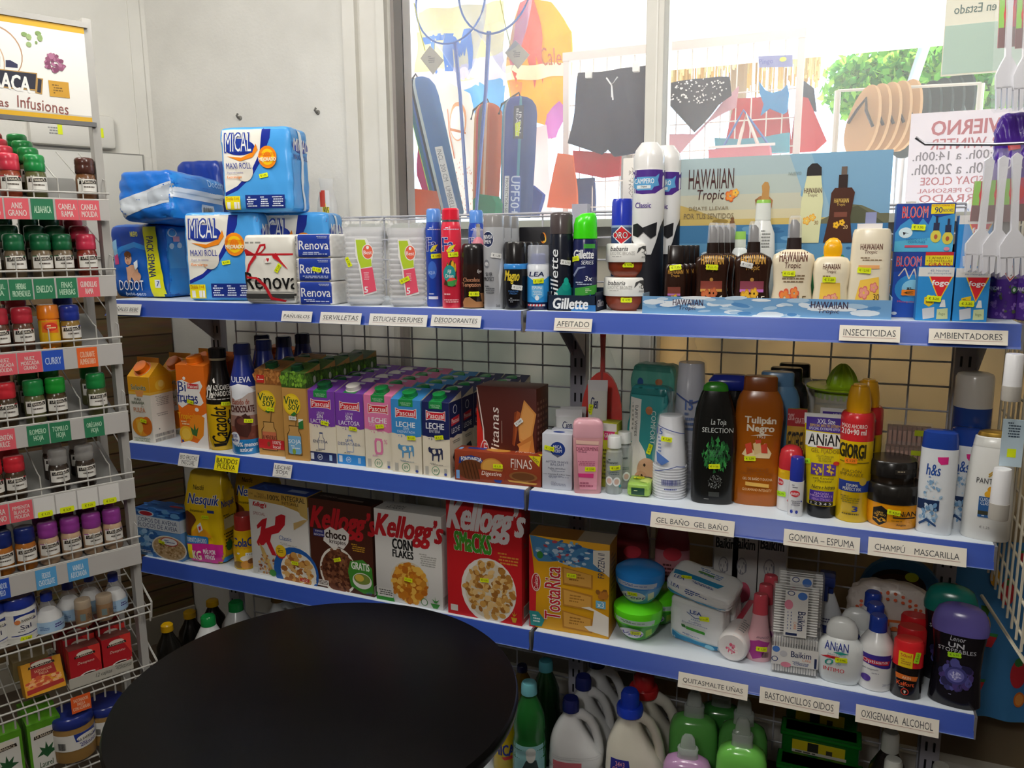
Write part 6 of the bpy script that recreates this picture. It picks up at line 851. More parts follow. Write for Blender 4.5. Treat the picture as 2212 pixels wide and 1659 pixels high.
Bx('cereal_box', 'cereal', 'white cereal box with gold top band and a big red K', (546, 671, 1066, 1250), Z, .07, '#e9e7e2', [P('#c9a24a', (0, 0), (100, 0), (100, 26), (84, 18), (60, 14), (20, 12.5), (0, 12)), P('#d8b868', (80, 6), (100, 0), (100, 26), (88, 22)), T('CON', 2, 4.5, 8, 6.5, '#4a3a1a', 0), T('TRIGO\nFRUMENTO', 11, 3.5, 32, 9.5, '#4a3a1a', .01), T('100%', 34, 3.5, 54, 9.5, '#2a2010', .03), T('INTEGRAL', 58, 2, 97, 8, '#2a2010', .03), T('INTEGRALE', 58, 9, 86, 12.5, '#2a2010', .01)] + KEL(7, 14, 31, 21, '#c8202a') + [T('SPECIAL', 7, 26, 28, 29.5, '#9a4a4a', 0), P('#c01f2a', (12, 42), (22, 34), (31, 31), (27, 44), (44, 38), (46, 28), (56, 24), (63, 25), (61, 36), (50, 46), (37, 50), (34, 58), (44, 74), (36, 74), (27, 60), (22, 64), (13, 66), (10, 62), (17, 52), (20, 42), (13, 46)), T('Classic', 50, 49, 71, 54, '#3a62a8', .0), Ln(50, 57, 80, 60, 2, '#c0beb8', 3), P('#d8b878', (76, 32), (94, 26), (100, 26), (88, 34), (76, 40)), P('#c9a860', (14, 62), (22, 68), (36, 92), (30, 92), (20, 78)), Dots(10, 74, 46, 98, 40, 2.2, ['#b88a4a', '#a86a3a', '#d8b070', '#8a4a2a'], 4, .8), El(76, 88, 38, 28, '#1f5aa8'), P('#e9e7e2', (0, 98), (38, 98), (40, 100), (0, 100)), El(80, 88, 30, 22, '#e9e3d6'), FLK(52, 68, 104, 108, 90, ['#b8782e', '#d09a4e', '#a0622a', '#dcae68'], 4, 5), El(52, 68, 9, 8, '#c8302a'), El(52, 67, 9, 7, '#f0c81e'), Ln(46, 64, 58, 70, 3, '#5a4a14', 3), El(36, 95, 6, 4, '#3f8a3c'), R(82, 94, 98, 98, '#c03a2a'), T('x12', 86, 94.6, 95, 97.4, '#f4e8d0', .01), R(2, 92, 10, 99, '#c8c6c0')], [R(0, 0, 100, 12, '#b8923a')], [(638, 1216, '3,15', 0)], rz=-2, top=[R(0, 0, 100, 100, '#1c3a86'), T('K', 10, 20, 30, 80, '#3a5aa8', .02), R(60, 40, 90, 70, '#8a98b8')], cols={'top': '#1c3a86', 'left': '#d8d4cc'})
CK = [R(0, 0, 100, 100, '#4a2418')] + KEL(2, 8, 106, 40, '#c01f28') + [P('#eeeae4', (24, 34), (34, 29), (44, 32), (54, 28), (64, 34), (62, 44), (54, 52), (46, 50), (38, 54), (30, 50), (22, 46)), El(50, 56, 3, 1.6, '#eeeae4'), T('choco', 26, 33, 59, 42, '#2a1610', .05), T('krispies', 32, 42.5, 58, 49, '#2a1610', .03), R(6, 34, 24, 42, '#2a2f7a'), T('menos\nazúcares', 7, 35, 23, 41, '#e8e8f0', .01), Ln(66, 44, 88, 53, 4, '#c8962a', 3), El(44, 78, 30, 27, '#ece6da'), El(44, 78, 27, 24, '#6a3a24'), Dots(17, 54, 71, 102, 220, 3, ['#5a2e1c', '#7a4a30', '#8a5a3c', '#482214'], 6, .8), P('#3f8a2c', (64, 64), (84, 60), (98, 68), (100, 96), (84, 98), (64, 92), (60, 76)), T('GRATIS', 66, 64, 94, 72, '#f0f4e8', .04), El(82, 84, 15, 9, '#e8e6e0'), El(82, 82, 13, 6, '#7a8a3a'), El(78, 81, 7, 4, '#d8b84a'), R(4, 91, 28, 98, '#d8d2c8'), Ln(5, 92, 27, 97, 3, '#4a3a30', 4), T('x13', 88, 95, 96, 98, '#3a4a9a', .02)]
Bx('cereal_box', 'cereal', 'dark brown chocolate cereal box with red script and a green GRATIS badge', (674, 808, 1086, 1277), Z, .06, '#3f2016', CK, [R(0, 88, 100, 98, '#c8c2b8'), Bars(8, 89, 92, 97)], [(729, 1209, '3,25', 18)], rz=-1, top=[R(40, 50, 80, 66, '#6a5a50'), T('choco', 10, 30, 36, 60, '#8a7a70', .02)], cols={'top': '#24140e'})
Bx('cereal_box', 'cereal', 'white corn flakes box with red script, a bowl of yellow flakes', (813, 956, 1108, 1306), Z, .07, '#e8e6e2', KEL(1, 5, 102, 36, '#c8202a') + [T('CORN', 27, 30, 57, 41, '#1a1a1a', .05), T('FLAKES', 27, 42, 58, 50, '#1a1a1a', .05), Ln(66, 42, 92, 56, 6, '#b0aea8', 3), El(51, 76, 29, 23, '#d8cdb8'), El(51, 76, 26, 20.5, '#c8862a'), FLK(25, 56, 77, 97, 130, ['#c87a1e', '#e0a03a', '#b8681a', '#eab84e'], 5, 5), P('#2f8a2c', (0, 92), (26, 94), (28, 100), (0, 100)), R(2, 87, 26, 96, '#dcdad4'), Ln(3, 88, 25, 95, 3, '#4a4a46', 4), El(73, 94, 5, 4, '#3f7a3c'), El(73, 94, 4, 3.2, '#e8e6e2'), P('#3f8a3c', (82, 94), (96, 94), (92, 99), (86, 99)), P('#3f8a3c', (88, 93), (84, 89), (89, 91), (89, 86), (90, 91), (95, 89), (91, 93))], [R(0, 86, 100, 97, '#cfccc6'), Bars(10, 87, 90, 96, '#8a8884')], [(883, 1252, '2,50', -4)], rz=0, top=[T('CORN\nFLAKES', 14, 40, 40, 80, '#4a4a48', .03)], cols={'top': '#b9b6b0'})
SMK = [R(0, 0, 100, 100, '#c51f26')] + KEL(1, 7, 104, 37, '#e4dfe0') + [T('SMaCKS', 11, 32, 60, 47, '#f0ece4', .10), T('SMaCKS', 11, 32, 60, 47, '#3f9a2c', .05), Ln(68, 44, 96, 54, 4, '#d8903a', 3), El(56, 76, 37, 26, '#e9e4dc'), El(57, 76, 33, 23, '#d8cdb8'), Dots(24, 54, 90, 98, 150, 4.4, ['#b07a34', '#c8964a', '#9a6428', '#d8ae68', '#e0bc80'], 6, .62, 8), R(4, 92, 14, 97, '#d8d4cc'), P('#c8a02a', (86, 94), (94, 94), (92, 98), (88, 98)), P('#c8a02a', (89, 93), (87, 90), (90, 92), (90, 88), (91, 92), (94, 90), (91, 93))]
Bx('cereal_box', 'cereal', 'tall bright red cereal box with white script and green lettering', (967, 1126, 1071, 1338), Z, .06, '#b51d24', SMK, [T('Kellogg’s', 20, 5, 80, 40, '#8a4a50', .03, 0, 90), R(20, 86, 96, 96, '#c8c0bc'), Bars(22, 87, 94, 95), El(50, 70, 12, 4, '#8a6a24')], [(1047, 1253, '3,10', 4)], rz=0, h=.342)
TR = [P('#c8242c', (0, 0), (4, 20), (9, 60), (8, 100), (0, 100)), P('#4a86b8', (1, 0), (100, 9), (100, 24), (88, 30), (60, 26), (44, 23), (26, 26), (12, 27), (6, 22)), Dots(10, 2, 90, 28, 60, 4, ['#7ab0d8', '#dfe8f0', '#2f62a0', '#b8d0e4', '#b84a5a'], 5, .5), P('#ece6da', (80, 8), (100, 6), (100, 34), (90, 28), (80, 22)), T('FROZEN II', 86, 10, 94, 36, '#2a3a5a', .01, 0, 90), El(14, 20, 4, 4, '#3f8a3a'), El(9, 50, 6, 10, '#e8d8d0'), El(9, 50, 5, 9, '#b8202a'), T('Cuétara', 6.5, 42, 11.5, 58, '#f2e8e0', .02, 0, 90), T('TostaRica', 20, 31, 40, 88, '#f2ece4', .07, 0, 90), T('TostaRica', 20, 31, 40, 88, '#c0222c', .03, 0, 90)]
for a, b in ((29, 4), (52, -2), (76, 2)): TR += [P('#b87e2e', (42, a), (80, a + 4 + b * .3), (80, a + 20), (43, a + 19)), P('#d8a24a', (44, a + 1.6), (78, a + 5.4), (78, a + 18.4), (45, a + 17.4)), Ln(50, a + 6, 72, a + 15, 3, '#a8742c', 5)]
TR += [P('#efe8dc', (66, 70), (76, 68), (100, 76), (100, 97), (76, 94), (70, 90), (80, 88), (82, 72)), P('#2f8a8a', (0, 82), (12, 82), (20, 90), (16, 98), (2, 98)), Ln(4, 86, 16, 95, 3, '#dfeae8', 3), Dots(86, 44, 96, 58, 9, 4, ['#b8762a', '#8a5a24'], 3), R(84, 60, 96, 68, '#6ab0d0'), T('x3', 86, 61, 94, 67, '#e8f0f4', .02)]
Bx('biscuit_box', 'biscuits', 'yellow biscuit box with three square biscuits and sideways red lettering', (1142, 1313, 1166, 1367), Z, .075, '#e6a81c', TR, [R(0, 0, 100, 100, '#c88a20'), Ln(20, 12, 80, 60, 9, '#8a5a14', 3)], [(1235, 1243, '2,20', 0)], rz=2, top=[R(0, 0, 60, 100, '#8a5a20'), R(60, 0, 100, 100, '#9a8a74')], cols={'top': '#8a6224'})
# ---- hair removal cream tubs
def tub(body, lid, txt, fl): return [('bowl', [body, (0, 0), (0, .44), (.03, .52), (.10, .62), (.25, .78), (.45, .91), (.53, .93), (.53, 0)], [El(38, 72, 24, 17, '#e4e2ec'), T('Veet', 20, 68, 62, 80, '#4a3a9a', .02, .3), P(fl, (66, 60), (78, 56), (78, 78), (66, 86))]), ('lid', [lid, (.52, 0), (.52, .96), (.56, .985), (.80, 1.0), (.85, .98), (.93, .80), (.97, .5), (1, .0)], [P('#dfe8f0/t60', (4, 30), (84, 32), (82, 46), (8, 42)), Ln(14, 34, 64, 40, 2, txt, 3)])]
t1 = Lf('cream_tub', 'hair removal cream', 'bright green cream tub with domed lid, under the blue tub', (1324, 1429, 1294, 1397), Z, tub('#3a9a2a/g', '#5fd81e/g', '#2a4a2a', '#8ac03a'), [(1373, 1367, '6,50', 0)], fr=.2)
Lf('cream_tub', 'hair removal cream', 'sky blue cream tub with domed lid stacked on the green tub', None, Z, tub('#5aa0d8/g', '#2a86d8/g', '#2a4a8a', '#d8dcc0'), [(1366, 1282, '6,50', 0)], fr=.2, w=t1['_w'], h=t1['_h'], loc=(t1.location.x + .002, t1.location.y + .006, Z + t1['_h'] * .972))
dup(t1, (t1.location.x + .03, t1.location.y + .10, Z), 'bright green cream tub behind the stacked pair, only an edge showing')
# ---- wipes
LEA = [R(0, 0, 100, 12, '#2f86b8/w'), R(0, 5, 100, 13, '#e6e6e4/w'), P('#2a86b8/w', (0, 76), (20, 84), (60, 88), (100, 86), (100, 100), (0, 100)), P('#7ac0d8/w', (0, 74), (24, 83), (60, 86.5), (100, 85), (60, 88), (20, 85)), T('LEA', 40, 22, 62, 30, '#23408a', .04), P('#23408a', (34, 28), (50, 37), (68, 33), (68, 34), (50, 38.4), (34, 29.4)), T('★★★★★', 42, 40, 60, 43, '#6a8ab8', 0), T('Toallitas\nDesmaquillantes', 26, 46, 74, 54, '#23408a', .01), P('#3f9a2c', (34, 60), (70, 62), (70, 68), (34, 66)), P('#2a6a24', (24, 58), (32, 58), (34, 64), (26, 64)), Ln(26, 76, 60, 80, 2, '#3a5a9a', 3), T('25', 6, 88, 14, 93, '#dff0f4', .03), El(80, 92, 9, 6, '#8ac8e0')]
lw = Bx('wet_wipes', 'wet wipes', 'white and teal wet wipes pack standing upright under the lying one', (1444, 1556, 1298, 1408), Z, .05, '#e6e6e6/w', LEA, [], [(1522, 1337, '1,50', 8)], soft=(9, .0012), rz=-16, y=.115)
g = G(); g.box('#e2e2e2/w', -.001, -.02, 0, .001, .02, .02)
g = None
p, w, h = measure((1446, 1600, 1205, 1290), Z, 0, .14, 1, True); ww = .165; g = G(); g.soft('#e2e2e2/w', ww, .11, .040, 6, .0015, seed=5)
g.art([R(0, 0, 100, 100, '#e4e4e2/w'), P('#2a8ab8/w', (4, 55), (80, 55), (74, 72), (6, 72)), T('LEA', 10, 76, 26, 86, '#23408a', .03), Ln(34, 20, 72, 46, 4, '#6a8ab8', 3), R(36, 34, 60, 40, '#5a8a4a'), Ln(36, 78, 70, 86, 2, '#23408a', 4)], (-ww / 2, .055, .12), (ww, 0, 0), (0, -.11, 0), g.bvh(), cell=.009, eps=.0009, step=.0003)
g.art([R(0, 0, 100, 100, '#e4e4e2/w'), T('LEA', 10, 16, 24, 40, '#23408a', .03), Ln(30, 22, 66, 60, 3, '#23408a', 5), P('#2a8ab8/w', (6, 62), (40, 80), (94, 70), (94, 94), (6, 88))], (-ww / 2, -.10, .040), (ww, 0, 0), (0, 0, -.040), g.bvh(), cell=.009, eps=.0009, step=.0003); tw = g.bvh(); o = g.obj('wet_wipes'); o.location = (lw.location.x + .005, lw.location.y + .01, Z + lw['_h'] + .012); o.rotation_euler = (math.radians(10), math.radians(9), math.radians(-10)); tag(o, 'white and teal wet wipes pack lying on top of the upright one', 'wet wipes'); sticker(o, tw, 1483, 1248, '1,50', 20)
dup(lw, (lw.location.x + .02, lw.location.y + .055, Z), 'white wet wipes pack standing behind the front wipes, under the lying pack')
# ---- cotton pads
r_ = 33 * depth(onZ(1578, 1432, Z)) / FPX; c_ = onZ(1578, 1434, Z); g = G(); L_ = .21
Mx = Matrix.Translation((0, 0, r_ + .0)) @ Matrix.Rotation(math.radians(-90), 4, 'X')
g.loft(['#e9e4e2/w', (0, 0), (0, .86), (.02, .98), (.04, 1), (.96, 1), (1, .8), (1, 0)], 2 * r_, L_, M4=Mx)
g.art([Dots(34, 40, 68, 74, 26, 6, ['#d8607a', '#e890a4', '#f4ece8'], 3)], (-r_, -.02, 2 * r_), (2 * r_, 0, 0), (0, 0, -2 * r_), g.bvh())
g.art([R(30, 4, 52, 60, '#c8304a/w'), R(52, 4, 84, 100, '#e8dcd8/w'), Ln(56, 60, 80, 90, 6, '#9a9a9a', 3)], (-r_, L_, .2), (2 * r_, 0, 0), (0, -L_, 0), g.bvh(), cell=.008)
o = g.obj('cotton_pad_roll'); o.location = (c_.x, c_.y + .01, Z); o.rotation_euler = (0, 0, math.radians(-8)); tag(o, 'white cotton pad roll lying end forward between the wipes and the pink bottle', 'cotton pads')
nr = Lf('nail_polish_remover', 'nail polish remover', 'pale pink nail polish remover bottle with coral cap, front of three', (1609, 1665, 1281, 1431), Z, [('body', ['#e8b4bc/g', (0, 0), (0, .9), (.02, .97), (.12, 1), (.24, .98), (.5, .68), (.68, .56), (.70, .50), (.70, 0)], [T('AMANCIO', 40, 61, 84, 64, '#3a2a3a', .01), P('#a83a8a', (14, 70), (50, 66), (90, 70), (60, 92), (30, 96), (16, 86)), Bars(62, 84, 88, 92)]), ('cap', ['#d8505f/g', (.70, 0), (.70, .58), (.90, .54), (.985, .5), (1, .42), (1, 0)])], [(1645, 1402, '1,20', -2)], fr=.4, kd=.75)
Rows(nr, 2, .06, 'pale pink nail polish remover bottle with coral cap, {} of three', 'nail polish removers', dx=.006); nr['label'] = 'pale pink nail polish remover bottle with coral cap, front of three'
# ---- cotton swabs
def swab(name, label, px, z, vert, st=None, y=None):
    p, w, h = measure(px, z, 0, y, 1, True); root = thing(name, label, 'cotton swabs', (p.x, p.y + .02, z), math.radians(4)); d = .04; g = G()
    n = 17
    for i in range(n):
        for dd in (-d * .32, d * .05, d * .34):
            if vert:
                zz = h * (.06 + .88 * i / (n - 1)); a, b = (-w * .46, dd, zz), (w * .46, dd, zz)
            else: xx = w * (-.44 + .88 * i / (n - 1)); a, b = (xx, dd, h * .05), (xx, dd, h * .95)
            A, B = Vector(a), Vector(b); g.tube('#f0efec', [A, A.lerp(B, .14), A.lerp(B, .17), A.lerp(B, .83), A.lerp(B, .86), B], [.0024, .0026, .0012, .0012, .0026, .0024], 6)
    o = g.obj('swabs', root); o['kind'] = 'stuff'
    g = G(); g.box('#ffffff/t14', -w / 2, -d / 2, 0, w / 2, d / 2, h, bev=.004); g.obj('clear_box', root); g = G()
    if vert: its = [R(26, 2, 74, 98, '#e6e4e0'), El(38, 8, 8, 5, '#3a4a7a'), El(38, 8, 6, 3.6, '#e6e4e0'), El(62, 12, 10, 8, '#4a7ac8'), El(34, 32, 9, 10, '#e08aa0'), T('Baikim', 54, 44, 70, 84, '#24305a', .02, 0, -90), T('CARE', 46, 66, 52, 82, '#e08a5a', .01, 0, -90), Ln(32, 46, 36, 86, 6, '#5a6a9a', 3), Ln(39, 46, 43, 86, 6, '#5a6a9a', 4), R(30, 90, 54, 95, '#24305a')]
    else: its = [R(1, 26, 99, 74, '#e6e4e0'), El(10, 34, 8, 8, '#4a7ac8'), El(8, 60, 7, 7, '#3a4a7a'), El(8, 60, 5, 5, '#e6e4e0'), El(32, 72, 11, 7, '#e08aa0'), El(26, 44, 8, 8, '#c8c8cc'), T('Baikim', 42, 34, 84, 50, '#24305a', .02), T('CARE', 66, 52, 84, 58, '#e08a5a', .01), Ln(44, 60, 80, 71, 4, '#5a6a9a', 3), R(91, 46, 96, 72, '#24305a')]
    g.art(its, (-w / 2, -d / 2 - .0008, h), (w, 0, 0), (0, 0, -h)); g.obj('label', root); root['_h'] = h; return root
sw = swab('cotton_swab_box', 'clear box of cotton swabs lying crossways under the upright one', (1662, 1764, 1378, 1460), Z, False)
s2_ = swab('cotton_swab_box', 'clear box of cotton swabs standing upright on the crossways one', (1664, 1766, 1273, 1376), Z + sw['_h'] + .0008, True, y=sw.location.y - .02)
for k, lb in ((0, 'clear cotton swab box behind the upright one, its lid showing above'), (1, 'clear cotton swab box behind the crossways one at the shelf front')): dup((s2_, sw)[k], ((s2_, sw)[k].location.x + .006, (s2_, sw)[k].location.y + .05, (s2_, sw)[k].location.z), lb).scale = (1, 1, 1.12 if k == 0 else 1)
# ---- intimate gel, peroxide, repellent roll-ons, scent beads
ag = Lf('gel_bottle', 'gel', 'white rounded gel bottle with red and teal print, front of two', (1764, 1858, 1329, 1481), Z, [('body', ['#e4e8e8/g', (0, 0), (0, .70), (.02, .80), (.12, .92), (.35, 1), (.52, .99), (.62, .88), (.68, .66), (.70, .60), (.70, 0)], [T('ANiAN', 16, 36, 66, 48, '#2a3a8a', .03), P('#2f9a8a', (34, 50), (50, 48), (68, 50), (50, 53)), T('Jabón Líquido', 22, 52, 62, 56, '#8aa0a8', 0, .2), P('#d0303c', (8, 60), (24, 56), (46, 56), (62, 60), (46, 57.6), (24, 58)), T('0', 18, 61, 36, 71, '#2f9a8a', 0, .2), T('%', 40, 62, 52, 68, '#8ab8c0', 0), T('INTIMO', 16, 74, 60, 80, '#d0303c', .03)]), ('cap', ['#e8ebea/g', (.69, 0), (.69, .64), (.72, .68), (.84, .66), (.93, .52), (.98, .28), (1, 0)])], [(1817, 1426, '1,95', 4)], kd=.5, n=2.4, fr=.4)
dup(ag, (ag.location.x + .03, ag.location.y + .06, Z), 'white rounded gel bottle, second of two, cap showing behind its twin')
px_ = Lf('peroxide_bottle', 'hydrogen peroxide', 'white bottle with royal blue cap and purple label, front of three', (1851, 1921, 1326, 1494), Z, [('body', ['#e8e8e8/g', (0, 0), (0, .93), (.015, 1), (.56, 1), (.64, .92), (.72, .70), (.78, .52), (.80, .48), (.80, 0)], [P('#3f2f90', (0, 48), (100, 48), (100, 66), (84, 67), (40, 63), (0, 60)), P('#c82a44', (10, 54), (90, 56), (86, 62), (16, 60)), T('Optisana', 14, 54.5, 84, 61, '#f2e8ec', .02), T('Agua oxigenada', 10, 67, 60, 70, '#5a5a6a', 0), Ln(40, 73, 90, 75, 1, '#9a9aa4', 3), El(26, 82, 14, 5, '#5a3f9a'), T('250 ml', 74, 88, 94, 91, '#6a6a94', 0)]), ('cap', ['#2444b0/g', (.79, 0), (.79, .52), (.92, .50), (.97, .50), (1, .40), (1, 0)])], fr=.2)
Rows(px_, 2, .062, 'white bottle with royal blue cap, {} of three', 'blue capped peroxide bottles', dx=-.004); px_['label'] = 'white bottle with royal blue cap and purple label, front of three'
kf = Lf('repellent_bottle', 'insect repellent', 'short black bottle with big red cap and a yellow 50ml sticker, front of three', (1924, 1984, 1378, 1513), Z, [('body', ['#171314/g', (0, 0), (0, .92), (.02, 1), (.56, 1), (.56, 0)], [P('#d8702a', (14, 56), (86, 58), (82, 66), (16, 65)), T('Kalfort', 20, 69, 76, 76, '#d8552a', .04), T('AKIN', 36, 59, 64, 64, '#f0d8b8', .03), Ln(26, 78, 70, 80, 1, '#c8b8a8', 3), El(48, 86, 13, 6, '#c83a2a'), El(48, 86, 10, 4.6, '#171314'), P('#d8d0c8', (44, 84), (52, 84), (50, 89), (46, 89))]), ('cap', ['#d8242a/g', (.52, 0), (.52, 1.0), (.96, .97), (1, .86), (1, 0)], [P('#eed01e', (20, 17), (66, 18), (66, 44), (20, 43)), T('50ml', 26, 20, 60, 26, '#c8322a', .03), Ln(26, 29, 60, 40, 3, '#b8822a', 3)])], [(1981, 1421, '6,20', 80, GRN)], kd=.75, fr=.3)
Rows(kf, 2, .065, 'short black bottle with big red cap, {} of three', 'red capped repellent bottles', dx=.010); kf['label'] = 'short black bottle with big red cap and a yellow 50ml sticker, front of three'
ln_ = Lf('scent_bead_bottle', 'scent beads', 'black bottle with lavender purple cap and a violet bloom at the right end', (2006, 2110, 1303, 1529), Z, [('body', ['#16141c/g', (0, 0), (0, .92), (.012, .97), (.14, .93), (.36, .86), (.56, .90), (.72, .98), (.75, 1.0), (.75, 0)], [T('Lenor', 34, 27, 62, 32, '#cfd0d8', .01, .15), T('UN', 32, 34, 60, 39, '#cfd0d8', .05), T('STOPPABLES', 14, 40, 82, 44, '#cfd0d8', .0), Dots(22, 54, 80, 80, 60, 8, ['#3a3a70', '#54549a', '#2a2850', '#4a3a78'], 4, .6, 8), El(50, 67, 20, 9, '#3f3f80'), El(50, 67, 15, 6.6, '#6a6ab0'), Dots(40, 63, 60, 71, 60, 1.8, ['#a8a8d8', '#c8c8e8', '#7a7ac0'], 5, .5), Ln(36, 86, 62, 88, 1, '#6a6a80', 2)]), ('cap', ['#6f66b8/g', (.74, 0), (.74, 1.03), (.80, 1.05), (.88, .98), (.95, .84), (.985, .62), (1, .4), (1, 0)])], [(2062, 1414, '6,95', 6, GRN)], kd=.62, n=2.4, fr=.2)
l2 = dup(ln_, (ln_.location.x - .008, ln_.location.y + .10, Z), 'black bottle with teal green cap behind the lavender capped one')
for ch in l2.children:
    if ch.name.startswith('cap'):
        me = ch.data.copy(); me.materials.clear(); me.materials.append(M('#11786c/g')); ch.data = me
# ---- back of the third shelf
for i, (l, r) in enumerate(((1538, 1590), (1576, 1630), (1632, 1692))):
    Bx('cotton_pack', 'cotton pads', ('white swab pack at the back of the third shelf, left of three, above the wipes', 'white swab pack at the back of the third shelf, middle of three', 'white swab pack at the back of the third shelf, right of three')[i], (l, r, 1140, 1300), Z, .05, '#d4d2d0/w', [T('Baikim', 6, 12, 88, 24, '#24262e', .04), El(40, 44, 20, 10, '#9a9aa0'), El(40, 44, 17, 8.4, '#d4d2d0/w'), Dots(20, 34, 60, 54, 10, 3, ['#8a8a94'], 3), El(50, 74, 28, 12, '#d8607a'), El(20, 84, 14, 8, '#7ab0d0')], y=.33)
for i, (l, r, c) in enumerate(((1328, 1400, '#7a2a34/w'), (1412, 1486, '#b87a84/w'))):
    Lf('soap_refill', 'liquid soap', ('dark red refill pouch at the back behind the cream tubs', 'rose refill pouch with red spout top at the back behind the wipes')[i], (l, r, 1130, 1330), Z, [('pouch', [c, (0, 0), (0, .9), (.1, 1), (.7, .98), '#8a2a36/w', (.8, .95), (.95, .8, .3), (1, .7, .1), (1, 0)], [El(50, 34, 26, 8, '#c83a4a'), Ln(22, 46, 80, 64, 4, '#5a2a30', 3)])], y=.31, kd=.4)
Lf('spray_bottle', 'spray bottle', 'white spray bottle with navy blue trigger behind the cotton swabs', (1752, 1812, 1236, 1440), Z, [('bottle', ['#cfd2d6/g', (0, 0), (0, .9), (.03, 1), (.5, .95), (.7, .5), (.78, .3), (.78, 0)], [R(10, 62, 60, 72, '#2a3a7a'), Ln(10, 50, 60, 60, 3, '#4a4a6a', 3)]), ('trigger', lambda g, w, h: (g.box('#20306e/g', -w * .32, -w * .5, h * .88, w * .2, w * .3, h, bev=.004), g.box('#20306e/g', -w * .22, -w * .5, h * .70, -w * .02, -w * .34, h * .9, bev=.003), g.box('#20306e/g', -w * .16, -w * .2, h * .76, w * .16, w * .2, h * .9, bev=.003)))], y=.21, kd=.7)
p, w, h = measure((1822, 2008, 1266, 1470), Z, 0, .24, 1, True); g = G(); g.soft('#c8bdb4/w', w, .07, h, 3.2, .005, seed=8); k_ = [El(20 + 13 * math.cos(a) + 30, 50 + 44 * math.sin(a), 1, 1, '#d8603a', 6) for a in ()]
dots_ = [El(50 + 42 * math.cos(a * .21), 54 + (44 - 7 * q) * math.sin(a * .21), 2.2, 2.2, '#d8603a', 8) for q in (0, 1) for a in range(15, 31)]
g.art([R(0, 0, 100, 100, '#d2c8c0/w')] + dots_ + [P('#d8703a', (46, 44), (66, 44), (66, 60), (46, 60)), P('#d2c8c0', (50, 48), (62, 48), (62, 56), (50, 56)), Ln(26, 38, 46, 44, 1, '#c8603a', 2)], (-w / 2, -.12, h), (w, 0, 0), (0, 0, -h), g.bvh(), cell=.009, eps=.0009, step=.0003); o = g.obj('bagged_pack'); o.location = (p.x, .24 + .035, Z); tag(o, 'clear rounded bag with an orange dotted border behind the blue capped bottles', 'bag')
# ================================================================ large bottles on the base shelf
Z = Z0
def jug(c): 
    def f(g, w, h):
        g.loft([c, (0, .90), (.02, .98), (.10, 1), (.35, 1), (.40, .97), (.42, 1), (.50, .98, .60), (.62, .80, .55, -.16), (.74, .60, .44, -.24), (.84, .42, .36, -.24), (.92, .26, .26, -.2), (.97, .24, .24, -.2), (1, .24, .24, -.2)], w, h, kd=.62, n=2.6, segs=32, sm=1)
        x = w / 2; g.tube(c, [(-.12 * x, 0, h * .90), (.2 * x, 0, h * .915), (.46 * x, 0, h * .87), (.66 * x, 0, h * .78), (.80 * x, 0, h * .66), (.86 * x, 0, h * .54), (.82 * x, 0, h * .44)], [.12 * w, .10 * w, .09 * w, .085 * w, .085 * w, .09 * w, .10 * w], 14)
    return f
def jugcap(c, big=False): return lambda g, w, h: g.loft([c, (.96, 0), (.96, .32), (1.06, .31), (1.085, .26), (1.085, 0)] if not big else [c, (.94, 0), (.94, .44), (1.0, .46), (1.02, .42), (1.02, .32), (1.12, .31), (1.15, .24), (1.155, 0)], w, h, M4=Matrix.Translation((-.1 * w, 0, 0)), segs=26)
def Jug(label, cap, c, capc, y, art=(), z=Z0, big=False, htop=None, wpx=None):
    """cap = pixel (x, top y); the jug stands on the base shelf at depth y"""
    pt = onY(cap[0], cap[1], y); H = (pt.z - z) / (1.155 if big else 1.085); w = wpx * depth(pt) / FPX
    return Lf('detergent_jug' if big else 'bleach_jug', 'detergent' if big else 'bleach', label, None, z, [('jug', jug(c), art), ('cap', jugcap(capc, big))], w=w, h=H, loc=(pt.x + .1 * w, y, z), fr=.5, kd=.62)
Jug('white bleach jug with navy cap, front one beside the green bottle', (1234, 1505), '#dedfe0/g', '#1b2360/g', .10, [R(4, 47, 96, 47.6, '#c8c8ca'), R(4, 49, 96, 49.6, '#c8c8ca'), R(8, 52, 60, 72, '#c0606a')], wpx=118)
Jug('white bleach jug with navy cap, second behind the front jug', (1261, 1458), '#d8d9da/g', '#1b2360/g', .20, wpx=112)
Jug('white jug at the back of the base shelf behind the two bleach jugs', (1290, 1412), '#d4d5d6/g', '#1b2360/g', .31, wpx=110)
Jug('milky detergent jug with royal blue dosing cap and a 24+3 GRATIS label', (1362, 1488), '#dcd8c8/g', '#1f3fc0/g', .10, [P('#2a2a8a', (10, 42), (40, 42), (46, 64), (8, 64)), T('24+3\nGRATIS', 13, 44, 38, 54, '#f0a0a8', .03), Ln(12, 57, 40, 62, 2, '#f08a98', 3)], big=True, wpx=128)
Jug('milky detergent jug with red cap behind the blue capped one', (1392, 1452), '#d4d0c4/g', '#b8262a/g', .23, big=True, wpx=140)
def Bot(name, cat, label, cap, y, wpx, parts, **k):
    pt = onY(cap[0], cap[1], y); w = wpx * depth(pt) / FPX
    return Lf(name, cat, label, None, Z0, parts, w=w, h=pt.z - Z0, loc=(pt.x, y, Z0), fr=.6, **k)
wb = lambda body, cap, art=(): [('body', [body, (0, 0), (0, .92), (.02, 1), (.38, 1), (.42, .96), (.46, .99), (.52, .92), (.56, .90), (.60, .94), (.72, .88), (.81, .66), (.88, .44), (.905, .40), (.905, 0)], art), ('cap', [cap, (.905, 0), (.905, .48), (.985, .46), (1, .40), (1, 0)])]
